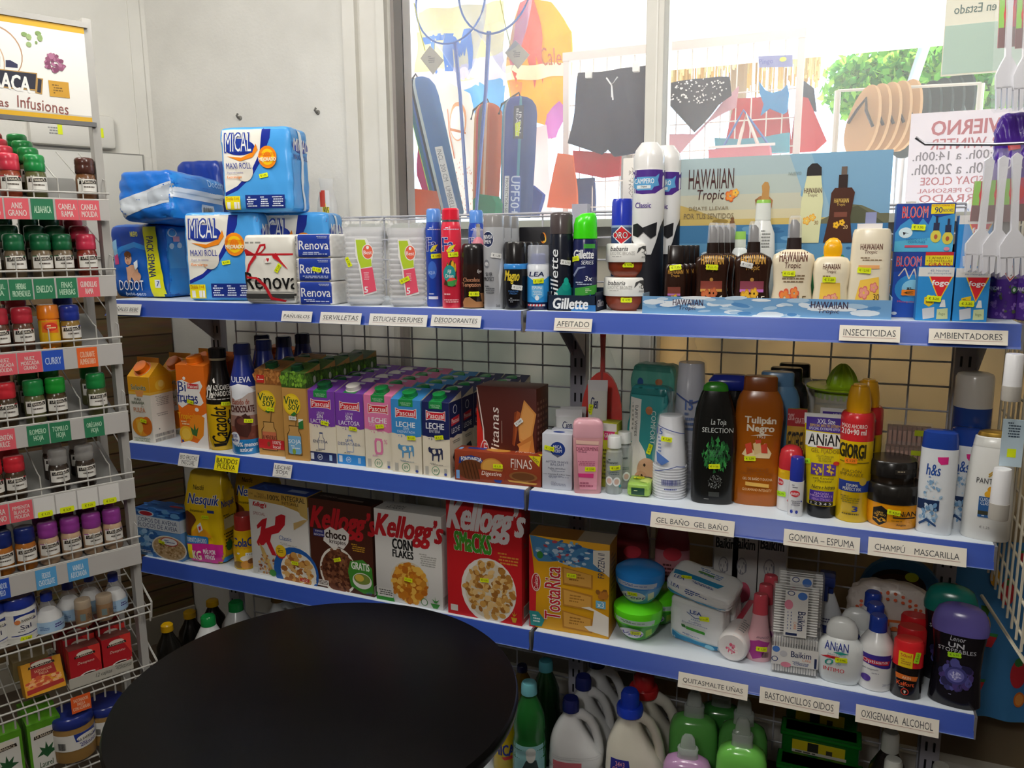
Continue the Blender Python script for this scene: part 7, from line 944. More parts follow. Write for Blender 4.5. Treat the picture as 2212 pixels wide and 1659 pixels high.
Bot('cleaner_bottle', 'floor cleaner', 'green cleaner bottle with pale cyan cap and light label, front one', (1143, 1473), .07, 74, wb('#1f6a2c/g', '#7ac8d4/g', [R(0, 50, 100, 84, '#8ac0c4'), P('#2a3a3a', (28, 70), (40, 62), (70, 62), (80, 74), (30, 76)), El(54, 58, 14, 6, '#dfe0da'), El(54, 55, 15, 4, '#d8dcd8')]))
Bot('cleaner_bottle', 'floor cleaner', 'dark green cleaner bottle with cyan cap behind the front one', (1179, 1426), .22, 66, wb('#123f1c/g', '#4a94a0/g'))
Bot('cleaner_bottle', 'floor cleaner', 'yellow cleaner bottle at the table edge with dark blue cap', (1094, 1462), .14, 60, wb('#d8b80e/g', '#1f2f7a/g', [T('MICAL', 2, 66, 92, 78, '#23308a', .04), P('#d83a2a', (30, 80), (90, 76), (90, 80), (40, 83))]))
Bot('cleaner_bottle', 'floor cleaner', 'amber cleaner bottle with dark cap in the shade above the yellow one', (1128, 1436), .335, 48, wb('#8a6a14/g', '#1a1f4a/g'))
sofp = lambda c: [('body', [c + '/t85', (0, 0), (0, .90), (.03, 1), (.60, 1), (.70, .97), (.76, .84), (.79, .6), (.805, .38), (.82, .34)], ()), ('neck', ['#c8d4cc/t45', (.79, .44), (.84, .40), (.84, 0)]), ('cap', ['#c4ccc8/t45', (.83, .40), (.88, .42), (.89, .38), (.89, .32), (.975, .26), (1, .16), (1, 0)])]
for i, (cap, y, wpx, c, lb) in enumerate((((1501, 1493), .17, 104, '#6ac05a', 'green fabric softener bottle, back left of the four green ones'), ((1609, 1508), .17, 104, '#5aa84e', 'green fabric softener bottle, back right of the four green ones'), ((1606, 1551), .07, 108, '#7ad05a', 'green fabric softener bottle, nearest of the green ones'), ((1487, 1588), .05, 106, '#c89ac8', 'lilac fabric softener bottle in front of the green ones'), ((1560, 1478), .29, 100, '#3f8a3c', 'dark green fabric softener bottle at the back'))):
    Bot('softener_bottle', 'fabric softener', lb, cap, y, wpx, sofp(c), kd=.6, n=3)
for i in range(4):
    y = .08 + .075 * i; l, r = xat(1672 + 8 * i, y, .3), xat(1868 - 6 * i, y, .3); g = G(); w = r - l; hh = .15 + .045 * i
    g.box('#0e5a1c/g', -w / 2, 0, 0, w / 2, .06, hh, bev=.008); g.box('#12701f/g', -w / 2 - .004, -.004, hh - .012, w / 2 + .004, .064, hh, bev=.003)
    g.art([R(14, 8, 82, 22, '#c8b81e'), R(34, 9, 48, 21, '#2a2a24'), R(58, 14, 66, 21, '#3a3a2a'), R(14, 19, 84, 27, '#c8c4b8'), Ln(16, 20, 80, 26, 2, '#4a4a44', 3)], (-w / 2, 0, hh), (w, 0, 0), (0, 0, -hh)); o = g.obj('plastic_box'); o.location = ((l + r) / 2, y, Z0); tag(o, f'dark green plastic box with a yellow label on the base shelf, {ORD[i]} in its row', 'box', 'green boxes on the base shelf')
bk = [('body', ['#1c1614/g', (0, 0), (0, .92), (.02, 1), (.60, 1), (.72, .86), (.82, .5), (.86, .36), (.86, 0)], [R(10, 50, 90, 90, '#2a2430')]), ('cap', ['#b8bab4/g', (.86, 0), (.86, .42), (.98, .40), (1, .34), (1, 0)])]
Bot('drain_cleaner_bottle', 'cleaner', 'dark bottle with grey white cap under the OXIGENADA sign', (1925, 1580), .16, 86, bk); Bot('drain_cleaner_bottle', 'cleaner', 'dark bottle with white cap at the photo\'s bottom edge, nearer than its twin', (1931, 1640), .06, 90, bk)
Bot('drain_cleaner_bottle', 'cleaner', 'dark bottle with white cap lowest at the right, in front of the right upright', (2034, 1652), .10, 84, bk)
yb = lambda: [('body', ['#15130f/g', (0, 0), (0, .92), (.02, 1), (.60, 1), (.74, .86), (.83, .54), (.89, .38), (.915, .36), (.915, 0)]), ('cap', ['#d8a80e/g', (.915, 0), (.915, .46), (.985, .45), (1, .35), (1, 0)])]
for cap, y, lb in (((360, 1347), .03, 'black bottle with yellow cap behind the table, nearest and leftmost of three'), ((409, 1319), .14, 'black bottle with yellow cap behind the table, middle of three'), ((458, 1295), .26, 'black bottle with yellow cap behind the table, farthest of three')): Bot('bleach_bottle', 'cleaner', lb, cap, y, 56, yb())
for cap, y, lb in (((449, 1329), .05, 'white bottle with green cap behind the table, nearer of two'), ((509, 1299), .18, 'white bottle with green cap behind the table, farther of two')): Bot('bleach_bottle', 'cleaner', lb, cap, y, 72, [('body', ['#d8dada/g', (0, 0), (0, .92), (.02, 1), (.62, 1), (.76, .86), (.85, .58), (.91, .40), (.91, 0)]), ('cap', ['#14803a/g', (.905, 0), (.905, .44), (.985, .43), (1, .35), (1, 0)])])
Jug('white jug with handle under the left shelf, half hidden by the table edge', (600, 1270), '#b8bcbe/g', '#6a4a1a/g', .24, wpx=86)
# ================================================================ round black table
TC = Vector((-.160, -.620, 0)); TR_ = .363; th_ = thing('round_table', 'round black cafe table in the foreground, bare shiny top', 'table', (TC.x, TC.y, 0))
tm = noise_mat('#070707', '#0c0b0b', 3.0, 0.26, 0.0, spec=0.12); g = G(); g.loft([tm, (0, 0), (0, .985), (.3, 1.0), (.75, 1.0), (1, .99), (1, 0)], TR_ * 2, .03, segs=96, M4=Matrix.Translation((0, 0, .72))); g.obj('tabletop', th_)
g = G(); g.loft(['#141312/g', (0, 0), (0, .12), (1, .10), (1, 0)], TR_ * 2, .70, segs=24, M4=Matrix.Translation((0, 0, .02))); g.obj('leg', th_); g = G(); g.loft(['#161514/g', (0, 0), (0, .66), (.4, .64), (1, .14), (1, 0)], TR_ * 2, .05, segs=48); g.obj('base', th_)
# ================================================================ spice rack by the left wall
RQ = Vector((-.969, -.308, 0)); RYAW = math.atan2(EW.y, EW.x)
RK = thing('spice_rack', 'grey wire and sheet metal spice rack with a white banner, at the left edge', 'display rack', RQ, RYAW)
def rl(px, py, yl=0.0):          # place on the rack's front plane (or yl behind it), in the rack's own x and z
    o = RQ - NW * yl; d = ray(px, py); t = (o - CAM).dot(NW) / d.dot(NW); p = CAM + d * t; return (p - RQ).dot(EW), p.z
def rw(x, y, z): q = RQ + EW * x - NW * y; return Vector((q.x, q.y, z))
rmet = noise_mat('#a6a49f', '#b0aea9', 8, 0.4, spec=0.4); rwire = '#b8b6b0'
g = G(); XL = -.60; 
for x in (.012, XL): g.box(rmet, x - .008, .015, 0, x + .010, .045, 2.075 if x > 0 else 2.075); g.box(rmet, x - .008, .20, 0, x + .010, .23, 1.70)
g.obj('frame', RK)
TIERS = [(1.645, 1.615, 1.662, 1.678), (1.468, 1.4356, 1.483, 1.500), (1.302, 1.268, 1.317, 1.334), (1.132, 1.0967, 1.146, 1.164), (.958, .9234, .972, .989), (.783, .747, .797, .8176)]
for i, (zb, l0, l1, zr) in enumerate(TIERS):
    g = G(); rise = .19 * .42
    g.prism(noise_mat('#7b7a78', '#858482', 6, .4), [(.0, zb), (.20, zb + rise), (.20, zb + rise - .003), (.0, zb - .004)], 'x', XL, .0)
    g.tube(rwire, [(XL, -.004, zr), (.022, -.004, zr)], .0026, 6); g.tube(rwire, [(XL, -.004, l1 + .001), (.020, -.004, l1 + .001)], .002, 6)
    x = .016
    while x > XL:
        g.tube(rwire, [(x, -.003, l0 + .004), (x, -.003, zr + .030), (x, .02, zr + .036), (x, .19, zr + rise + .03)], .0017, 5); x -= .051
    g.obj('tier', RK); g = G(); g.box('#bcb9b5', XL, -.010, l0, .018, -.006, l1); g.obj('card_rail', RK)
for z in (.622, .456, .262):
    g = G()
    for yy in (-.006, .05, .11, .17): g.tube(rwire, [(XL, yy, z - .014 + max(yy, 0) * .3), (.03, yy, z - .014 + max(yy, 0) * .3)], .0024, 6)
    x = .028
    while x > XL: g.tube(rwire, [(x, -.006, z - .012), (x, .19, z + .045)], .0015, 4); g.tube(rwire, [(x, -.006, z - .014), (x, -.004, z - .040)], .0022, 4); x -= .025
    g.tube(rwire, [(.030, -.006, z - .03), (.034, -.006, z + .012), (.026, .03, z + .05), (.02, .10, z + .10)], .0028, 6); g.tube(rwire, [(XL, -.006, z + .006), (.034, -.006, z + .006)], .0026, 6); g.obj('wire_tier', RK)
def cards(ti, items):
    zb, l0, l1, zr = TIERS[ti]
    for t, a, b, c, f in items:
        m = (a + b) / 2; py = pix(rw(rl(m, 700)[0], 0, (l0 + l1) / 2))[1]; x0, x1 = rl(a, py)[0], rl(b, py)[0]; k = G(); two = '\n' in t
        k.art([R(0, 0, 100, 100, c)] + ([T(t, 12, 20 if two else 34, 88, 84 if two else 68, f, .035)] if t else []), (x0, -.0106, l1 - .001), (x1 - x0, 0, 0), (0, 0, -(l1 - l0 - .001)), eps=.0004, step=.0004); kc = k.obj('name_card', RK); kc['label'] = ('card reading ' + t.replace('\n', ' ')) if t else 'blank white card'
        if not t: k = G(); xm = (x0 + x1) / 2; k.art([P(YEL, (4, 0), (96, 0), (100, 50), (96, 100), (4, 100), (0, 50)), T('€ 3,25', 24, 28, 78, 74, '#3d4416', 0)], (xm - .016, -.0112, l0 + .013), (.032, 0, 0), (0, 0, -.014), eps=.0009, step=.0004); k.obj('price_sticker', kc)
PK, GR, BL, LB, OG, WH = '#e0606a', '#2f7a55', '#2a52b8', '#5aa4d8', '#e8672c', '#e2e0dc'; CT = '#eadfd8'; CG = '#bfe0c4'
cards(0, [('CLAVO\nGRANO', -52, 4, PK, CT), ('ANIS\nGRANO', 8, 60, PK, CT), ('ALBAHACA', 65, 113, GR, CG), ('CANELA\nRAMA', 118, 166, PK, CT), ('CANELA\nMOLIDA', 167, 212, PK, CT)])
cards(1, [('PEREJIL\nHOJA', -38, 16, GR, CG), ('HIERBAS\nPROVENZALES', 18, 68, GR, CG), ('ENELDO', 71, 116, GR, CG), ('FINAS\nHIERBAS', 120, 164, GR, CG), ('GUINDILLAS\nRAMA', 166, 212, PK, CT)])
cards(2, [('NUEZ\nMOSCADA\nMOLIDA', -20, 34, PK, CT), ('NUEZ\nMOSCADA\nGRANO', 36, 88, PK, CT), ('CURRY', 89, 135, BL, '#c8d8f4'), ('COLORANTE\nALIMENTARIO', 164, 208, OG, '#f4c8a8')])
cards(3, [('PIMENTÓN\nDULCE', -22, 31, PK, CT), ('ROMERO\nHOJA', 56, 103, GR, CG), ('TOMILLO\nHOJA', 105, 150, GR, CG), ('ORÉGANO\nHOJA', 179, 222, GR, CG)])
cards(4, [('NEGRA\nGRANO', -34, 16, PK, CT), ('PIMIENTA\nBLANCA\nMOLIDA', 18, 68, PK, CT), ('', 70, 115, WH, CT), ('', 117, 162, WH, CT), ('', 164, 208, WH, CT), ('', 210, 254, WH, CT)])
cards(5, [('AZUCARADOR\nCARAMELO', -34, 18, BL, '#c8d8f4'), ('FIDEOS\nCHOCOLATE', 73, 119, LB, '#dcecf8'), ('VAINILLA\nAZUCARADA', 142, 188, LB, '#dcecf8')])
# banner
bx0, bx1, bz0, bz1 = -.56, .004, 1.842, 2.052; g = G(); g.box('#eeece6', bx0, .010, bz0, bx1, .014, bz1)
def bu(px, py): x, z = rl(px, py, .010); return (x - bx0) / (bx1 - bx0) * 100, (bz1 - z) / (bz1 - bz0) * 100
def bR(a, b, c, d): u0, v0 = bu(a, (b + d) / 2)[0], bu((a + c) / 2, b)[1]; u1, v1 = bu(c, (b + d) / 2)[0], bu((a + c) / 2, d)[1]; return u0, v0, u1, v1
def bE(px, py, rx_, ry_, c, n=20): u, v = bu(px, py); a, b = bu(px + rx_, py)[0] - u, bu(px, py + ry_)[1] - v; return El(u, v, a, b, c, n)
BA = [R(0, 0, 100, 6.5, '#d8a81e'), R(0, 95, 100, 100, '#d8a81e'), R(0, 93.5, 100, 95, '#c8c4bc')]
BA += [bE(-14, 112, 62, 60, '#b08a6a', 30), bE(-14, 113, 59.5, 57.5, '#eeece6', 30), bE(-20, 130, 30, 44, '#c8a88a'), bE(-21, 131, 28.5, 43, '#eeece6'), P('#23254a', *[bu(*q) for q in ((12, 130), (22, 130), (38, 139), (38, 147), (12, 145))]), P('#23254a', *[bu(*q) for q in ((-30, 120), (0, 122), (0, 145), (-30, 143))])]
BA += [P('#b08a4a', *[bu(*q) for q in ((-120, 140), (-10, 148), (80, 158), (80, 168), (93, 170), (91, 204), (76, 201), (76, 196), (-10, 188), (-120, 180))]), P('#1d1e30', *[bu(*q) for q in ((-118, 142), (-10, 150), (78, 160), (76, 193), (-10, 185), (-118, 178))]), P('#1d1e30', *[bu(*q) for q in ((82, 170), (90, 172), (88, 201), (80, 199))]), T('LA BARRACA', *bR(-118, 150, 63, 184), '#f0efea', .04, 0, -5)]
BA += [T('Especias', *bR(-74, 207, 18, 231), '#8a4a44', 0, 0, -3), T('Infusiones', *bR(38, 215, 147, 240), '#8a4a44', 0, 0, -4), R(*bR(106, 176, 149, 210), '#c8962a'), Ln(*bR(112, 184, 146, 206), 4, '#7a5a1a', 3)]
BA += [bE(58 + dx, 82 + dy, a, b, c, 8) for dx, dy, a, b, c in ((-6, -8, 7, 5, '#7d9a5a'), (4, -2, 6, 7, '#94ac72'), (24, -10, 7, 5, '#7d9a5a'), (28, 0, 6, 8, '#8aa468'), (4, 14, 6, 6, '#94ac72'), (20, 10, 3, 3, '#7d9a5a'))] + [Dots(*bR(96, 118, 138, 154), 46, 1.0, ['#8a4a6a', '#a86a8a', '#7a3a5c'], 4, 2.6)]
g.art(BA, (bx0, .010, bz1), (bx1 - bx0, 0, 0), (0, 0, -(bz1 - bz0)), eps=.0003); g.obj('banner', RK); g = G(); g.box(rmet, bx0, .006, bz1, bx1 + .008, .022, bz1 + .012); g.box('#6a6a6c', bx0, .006, bz0 - .010, bx1 + .008, .020, bz0); g.obj('banner_frame', RK)
# ---- jars
JW = .0445
def jarproto(name, label, cap, content, jh=.104, lab=('#efece4', None), capc=None, w=JW, loc=(0, 0, 0), clear=False):
    LBL = [R(4, 44, 96, 76, lab[0]), El(50, 48, 30, 9, '#f4f0e6'), P('#2a2622', (10, 52), (90, 50), (92, 58), (8, 60)), T('LA BARRACA', 16, 52.4, 84, 57.6, '#e8e0d0', .02), Ln(24, 64, 78, 70, 1, '#5a5048', 4)]
    if lab[1]: LBL.insert(1, R(4, 38, 96, 50, lab[1]))
    return Lf(name, 'spice jar', label, None, 0, [('jar', [content, (0, 0), (0, .86), (.03, .97), (.52, 1), (.60, .93), (.64, .84), (.64, 0)]), ('label', lambda g, w, h: g.loft(['#efece4/t4', (.24, 1.01), (.56, 1.0)], w, h, close=False), LBL), ('cap', [cap, (.64, 0), (.64, .90), (.66, .96), (.80, .97), (.83, .93), (.86, .97), (.95, .95), (.985, .86), (1, .70), (1, 0)])], w=w, h=jh, loc=loc, rz=math.degrees(RYAW), st=())
JC = {}
CAPS = dict(red=('#d0384c/w', '#8a3a24/g'), green=('#1f8a44/w', '#5a5a34/g'), dkgreen=('#17613a/w', '#6a5a44/g'), pink=('#c8344f/w', '#7a2a1c/g'), brown=('#4a2a22/g', '#6a4426/g'), blue=('#24379a/w', '#8a6a2a/g'), crimson=('#c03040/w', '#5a3a2a/g'), lime=('#1f9a34/w', '#4a3a20/g'), clear=('#c4c2be/t45', '#3a3028/g'), purple=('#9a3f9c/w', '#c8a888/g'), navy=('#1c2c70/w', '#b06a24/g'), scarlet=('#d8303c/w', '#4a3a28/g'))
def jar_at(kind, px, ti, label, rows=(), group=None, name='spice_jar', step=.047):
    zb = TIERS[ti][0] + .012; py = pix(rw(rl(px, 700)[0], 0, zb + .05))[1]; x = rl(px, py, .028)[0]
    if kind not in JC: JC[kind] = jarproto(name, label, *CAPS[kind], lab=('#efece4', CAPS[kind][0] if kind in ('red', 'pink', 'crimson', 'blue', 'purple', 'dkgreen', 'scarlet') else None), loc=rw(x, .028, zb)); o = JC[kind]
    else: o = dup(JC[kind], rw(x, .028, zb), label)
    for k, lb in enumerate(rows, 1): dup(JC[kind], rw(x, .028 + step * k, zb + .0198 * k), lb, group or ('spice jars in the row of: ' + label))
    if rows: o['group'] = group or ('spice jars in the row of: ' + label)
R2 = lambda s, n: [f'{s}, {ORD[k]} in its row' for k in range(1, n + 1)]
jar_at('red', 21, 0, 'red capped spice jar above the ANIS GRANO card, front of its row', R2('red capped spice jar above the ANIS GRANO card', 3))
jar_at('green', 77, 0, 'bright green capped spice jar above the ALBAHACA card, front of its row', R2('bright green capped spice jar above the ALBAHACA card', 3))
jar_at('brown', 185, 0, 'brown capped cinnamon jar alone above the CANELA MOLIDA card')
jar_at('dkgreen', -24, 1, 'dark green capped jar cut by the photo\'s left edge on the second tier'); 
jar_at('dkgreen', 32, 1, 'dark green capped jar above the HIERBAS PROVENZALES card, front of its row', R2('dark green capped jar above the HIERBAS PROVENZALES card', 2))
jar_at('dkgreen', 90, 1, 'dark green capped jar above the ENELDO card, front of its row', R2('dark green capped jar above the ENELDO card', 2))
jar_at('dkgreen', 136, 1, 'dark green capped jar above the FINAS HIERBAS card, front of its row', R2('dark green capped jar above the FINAS HIERBAS card', 2))
jar_at('pink', 188, 1, 'crimson capped jar above the GUINDILLAS card, front of its row', R2('crimson capped jar above the GUINDILLAS card', 3))
jar_at('crimson', -3, 2, 'red capped jar at the left edge above the first NUEZ MOSCADA card'); jar_at('crimson', 50, 2, 'red capped jar above the NUEZ MOSCADA GRANO card, front of its row', R2('red capped jar above the NUEZ MOSCADA GRANO card', 2))
zb = TIERS[2][0] + .012; x = rl(106, 705, .028)[0]
Lf('spice_jar', 'spice jar', 'plain orange plastic jar with a yellow label above the CURRY card', None, 0, [('jar', ['#a86a1a/g', (0, 0), (0, .86), (.03, .97), (.20, 1), '#e0b020/g', (.20, 1), (.66, 1), '#e87a14/g', (.66, .97), (.70, .94), (.70, 0)], [P('#e8701a', (10, 34), (80, 32), (84, 62), (8, 60)), El(48, 48, 32, 9, '#d8382a'), Ln(28, 44, 70, 54, 2, '#f4e0a0', 3)]), ('cap', ['#ee8418/g', (.70, 0), (.70, 1.02), (.97, 1.0), (1, .9), (1, 0)])], w=JW, h=.106, loc=rw(x, .028, zb), rz=math.degrees(RYAW), st=[(107, 756, '1,95', 0, OR_)])
jar_at('blue', 152, 2, 'blue capped curry jar right of the plain orange jar', ['blue capped jar standing behind between the orange jar and the curry jar'])
jar_at('scarlet', 14, 3, 'red capped jar above the PIMENTÓN card, front of its row', R2('red capped jar above the PIMENTÓN card', 1))
jar_at('green', 75, 3, 'green capped jar above the ROMERO card, front of its row', R2('green capped jar above the ROMERO card', 2)); jar_at('lime', 122, 3, 'light green capped jar above the TOMILLO card, front of its row', R2('light green capped jar above the TOMILLO card', 1)); jar_at('green', 209, 3, 'green capped oregano jar at the right end of its tier, front one', R2('green capped jar above the ORÉGANO card', 1))
jar_at('scarlet', -16, 4, 'red capped jar cut by the photo\'s left edge on the pepper tier'); jar_at('scarlet', 33, 4, 'red capped white pepper jar above the PIMIENTA BLANCA card, front one', R2('red capped jar above the PIMIENTA BLANCA card', 2))
jar_at('clear', 127, 4, 'clear capped grinder jar with a black label, left of two, front one', R2('clear capped grinder jar, left of the two', 1), name='spice_grinder'); jar_at('clear', 184, 4, 'clear capped grinder jar with a black label, right of two, front one', R2('clear capped grinder jar, right of the two', 1))
jar_at('navy', 5, 5, 'navy capped jar at the left edge of the sugar tier', R2('navy capped jar at the left edge of the sugar tier', 1)); jar_at('navy', 55, 5, 'navy capped jar left of the purple capped jars')
for i, px in enumerate((105, 153, 199, 243)): jar_at('purple', px, 5, ['purple capped jar, leftmost of the four front ones', 'purple capped jar, second from left of the four front ones', 'purple capped jar, third from left of the four front ones', 'purple capped jar at the right end of the four front ones'][i], [['purple capped jar behind the leftmost front one', 'purple capped jar behind the second front one', 'purple capped jar behind the third front one', 'purple capped jar behind the rightmost front one'][i]], 'purple capped jars of the back row')
# ---- salt tier
def rk_item(px, ztier, yl, wpx, top, **k):
    py = (top + pix(rw(rl(px, 1300)[0], 0, ztier))[1]) / 2; x = rl(px, py, yl)[0]; p = rw(x, yl, ztier); w = wpx * depth(p) / FPX
    lo, hi = ztier, ztier + .4
    for _ in range(30):
        m = (lo + hi) / 2
        if pix((p.x, p.y, m))[1] > top: lo = m
        else: hi = m
    return p, w, lo - ztier
def salt(px, wpx, top, label, yl=.04):
    p, w, h = rk_item(px, .618, yl, wpx, top)
    return Lf('salt_bottle', 'salt', label, None, 0, [('salt', ['#e8e8e6', (.01, 0), (.01, .86), (.20, .94), (.40, .86), (.56, .5), (.56, 0)]), ('bottle', ['#f0f2f4/t20', (0, 0), (0, .92), (.02, .98), (.30, 1), (.42, .92), (.66, .52), (.80, .36), (.80, 0)]), ('label', lambda g, w, h: g.loft(['#a8c8e4', (.05, 1.0), (.34, 1.005)], w, h, close=False), [Ln(10, 76, 40, 88, 3, '#5a7ab0', 3), Ln(56, 74, 92, 86, 2, '#4a3a8a', 5)]), ('cap', ['#22389a/g', (.79, 0), (.79, .40), (.97, .40), (1, .34), (1, 0)])], w=w, h=h, loc=p, rz=math.degrees(RYAW))
salt(104, 58, 1278, 'clear salt bottle with blue cap, leftmost of the bottle shaped ones'); salt(150, 54, 1254, 'clear salt bottle with blue cap, second from left', .075); salt(196, 48, 1237, 'clear salt bottle with blue cap, third from left, behind the corked jars', .09); salt(247, 50, 1237, 'clear salt bottle with blue cap at the right end of the salt tier', .05)
p, w, h = rk_item(40, .618, .045, 70, 1284); pt_ = [('jar', ['#e4e2dc/g', (0, 0), (0, .90), (.03, .98), (.72, 1), (.78, .88), (.78, 0)]), ('label', lambda g, w, h: g.loft(['#e8e6e0', (.14, 1.01), (.66, 1.01)], w, h, close=False), [P('#24388a', (30, 34), (98, 34), (98, 54), (30, 50)), El(62, 46, 30, 8, '#f0ece0'), T('LA BARRACA', 36, 46, 88, 52, '#2a2622', .02), T('Sal', 44, 58, 74, 68, '#2a2a4a', .03), Ln(36, 71, 80, 74, 1, '#4a4a5a', 3), R(20, 79, 90, 81, '#24388a'), El(38, 50, 8, 5, '#d8824a')]), ('lid', ['#24389a/g', (.77, 0), (.77, .98), (.80, 1), (.96, .98), (1, .9), (1, 0)])]
s_ = Lf('salt_jar', 'salt', 'wide salt jar with flat blue lid and a yellow price tag', None, 0, pt_, w=w, h=h, loc=p, rz=math.degrees(RYAW), st=[(57, 1378, '1,60', -10)])
x2 = rl(-26, 1340, .045)[0]; dup(s_, rw(x2, .045, .618), 'wide salt jar cut by the photo\'s left edge')
for px, t, lb in ((180, 1294, 'small cork coloured jar standing before the salt bottles, left of two'), (226, 1284, 'small cork coloured jar standing before the salt bottles, right of two')):
    p, w, h = rk_item(px, .618, .012, 33, t); Lf('spice_jar', 'spice jar', lb, None, 0, [('jar', ['#a88460/t80', (0, 0), (0, .9), (.04, 1), (.70, 1), '#b8a48a/t70', (.70, .96), (.97, .96), (1, .9), (1, 0)], [R(20, 48, 50, 74, '#6a7a7a'), Ln(58, 50, 90, 72, 4, '#5a4a34', 3)])], w=w, h=h, loc=p, rz=math.degrees(RYAW))
# ---- boxes tier
def rbox(name, cat, label, l, r, top, ztier, yl, d, col, front, topart=(), st=(), tilt=0, cols=None):
    m = (l + r) / 2; p, w, h = rk_item(m, ztier, yl, 1, top); x0, x1 = rl(l, (top + 1400) / 2, yl)[0], rl(r, (top + 1400) / 2, yl)[0]; w = x1 - x0; g = G(); g.box(col, -w / 2, 0, 0, w / 2, d, h, cols, bev=.001)
    if front: g.art(front, (-w / 2, 0, h), (w, 0, 0), (0, 0, -h))
    if topart: g.art(topart, (-w / 2, d, h), (w, 0, 0), (0, -d, 0))
    t = g.bvh(); o = g.obj(name); o.location = rw((x0 + x1) / 2, yl, ztier); o.rotation_euler = (math.radians(tilt), 0, RYAW); tag(o, label, cat)
    for s in st: sticker(o, t, *s)
    o['_h'] = h; return o
LOGO = lambda v: [El(50, v, 26, 8, '#e8e0d0'), P('#2a2018', (18, v + 3), (82, v + 1), (84, v + 8), (16, v + 10)), T('LA BARRACA', 22, v + 3, 78, v + 8, '#e8dcc4', .02)]
CF = [R(0, 0, 100, 100, '#b02028'), P('#d83a34', (60, 0), (100, 0), (100, 60))] + LOGO(16) + [T('Desayuno', 24, 38, 78, 48, '#e8d0c0', 0, .35), El(60, 84, 34, 12, '#d8d4d0'), El(60, 80, 28, 8, '#e8e4e0'), El(60, 81, 24, 6, '#2a1610'), P('#c8303a', (78, 74), (90, 72), (88, 84), (80, 84))]
for l, r, t, lb, s in ((146, 216, 1400, 'red infusion box with a cup, left of two fronts in the cardboard tray', (194, 1470, '2,40', -10)), (219, 283, 1376, 'red infusion box with a cup, right of two fronts in the cardboard tray', (252, 1440, '2,40', -10))):
    o = rbox('infusion_box', 'infusion', lb, l, r, t, .470, .006, .04, '#a01c24', CF, st=[s], cols={'top': '#6a3a34'})
    for k in (1, 2, 3): dup(o, o.location - NW * .044 * k + Vector((0, 0, .012 * k)), lb.split(',')[0] + (', left' if l < 200 else ', right') + f' row, {ORD[k]} from the front', 'infusion boxes ' + ('left' if l < 200 else 'right'))
    o['group'] = 'infusion boxes ' + ('left' if l < 200 else 'right')
x0, x1 = rl(152, 1500, 0)[0], rl(290, 1460, 0)[0]; g = G(); w = x1 - x0; g.box('#b8b4a8', -w / 2, -.002, 0, w / 2, 0, .026); g.box('#b8b4a8', -w / 2, -.002, -.001, w / 2, .17, .001); g.box('#a8a498', w / 2 - .002, 0, 0, w / 2, .17, .03)
g.art([T('12 cajitas', 40, 24, 66, 74, '#3a3a34', .0, .3), Ln(70, 14, 98, 60, 4, '#6a6a60', 3)], (-w / 2, -.002, .026), (w, 0, 0), (0, 0, -.026)); o = g.obj('cardboard_tray'); o.location = rw((x0 + x1) / 2, 0, .466); o.rotation_euler = (0, 0, RYAW); tag(o, 'low grey cardboard tray holding the red infusion boxes, reads 12 cajitas', 'tray')
PA = [R(0, 0, 100, 100, '#d89a1e'), P('#a82a24', (24, 0), (78, 0), (84, 50), (20, 50))] + LOGO(10) + [T('SAZONADOR\nPAELLA', 30, 27, 74, 44, '#e8c8a0', .01), Dots(4, 48, 96, 78, 50, 8, ['#d8703a', '#e89a5a', '#c8502a', '#e8b07a'], 4, .6, 8), P('#a82a24', (4, 80), (96, 74), (98, 86), (4, 94))]
rbox('seasoning_box', 'seasoning', 'yellow and red paella seasoning box leaning back left of the red boxes', 46, 136, 1432, .470, .02, .05, '#d89a1e', PA, tilt=-24, cols={'top': '#8a7a3a'})
rbox('cardboard_box', 'box', 'plain tan box lying behind the paella seasoning box', 24, 104, 1424, .470, .11, .06, '#8a7a52', ())
k = G(); x0, z0 = rl(151, 1522); x1, z1 = rl(194, 1515); k.art([R(0, 0, 100, 100, '#e8622a'), T('SAZONADOR\nPAELLA\nCON AZAFRÁN', 8, 16, 92, 86, '#f6d0b0', .03)], (x0, -.012, z0 + .022), (x1 - x0, 0, 0), (0, 0, -.044)); k.obj('name_card', RK)['label'] = 'orange card reading SAZONADOR PAELLA'
LA = [R(0, 0, 100, 100, '#e2e0d8'), R(0, 0, 100, 14, '#5a9a24'), R(0, 0, 8, 100, '#5a9a24'), R(92, 0, 100, 100, '#5a9a24')] + LOGO(24) + [P('#2a5a34', (50, 78), (40, 70), (20, 72), (36, 62), (30, 52), (46, 58), (50, 44), (56, 58), (72, 50), (66, 62), (84, 66), (62, 72)), T('Laurel', 26, 84, 66, 96, '#3a5a3a', .02)]
o = rbox('herb_box', 'herbs', 'green and white bay leaf box on the lowest visible tier, right of two', 46, 122, 1562, .275, .015, .05, '#4a8a1e', LA, cols={'top': '#5a9a24'}); dup(o, o.location - EW * .085, 'green and white bay leaf box cut by the left edge on the lowest tier'); dup(o, o.location - NW * .055 + Vector((0, 0, .012)), 'green and white bay leaf box behind the front one')
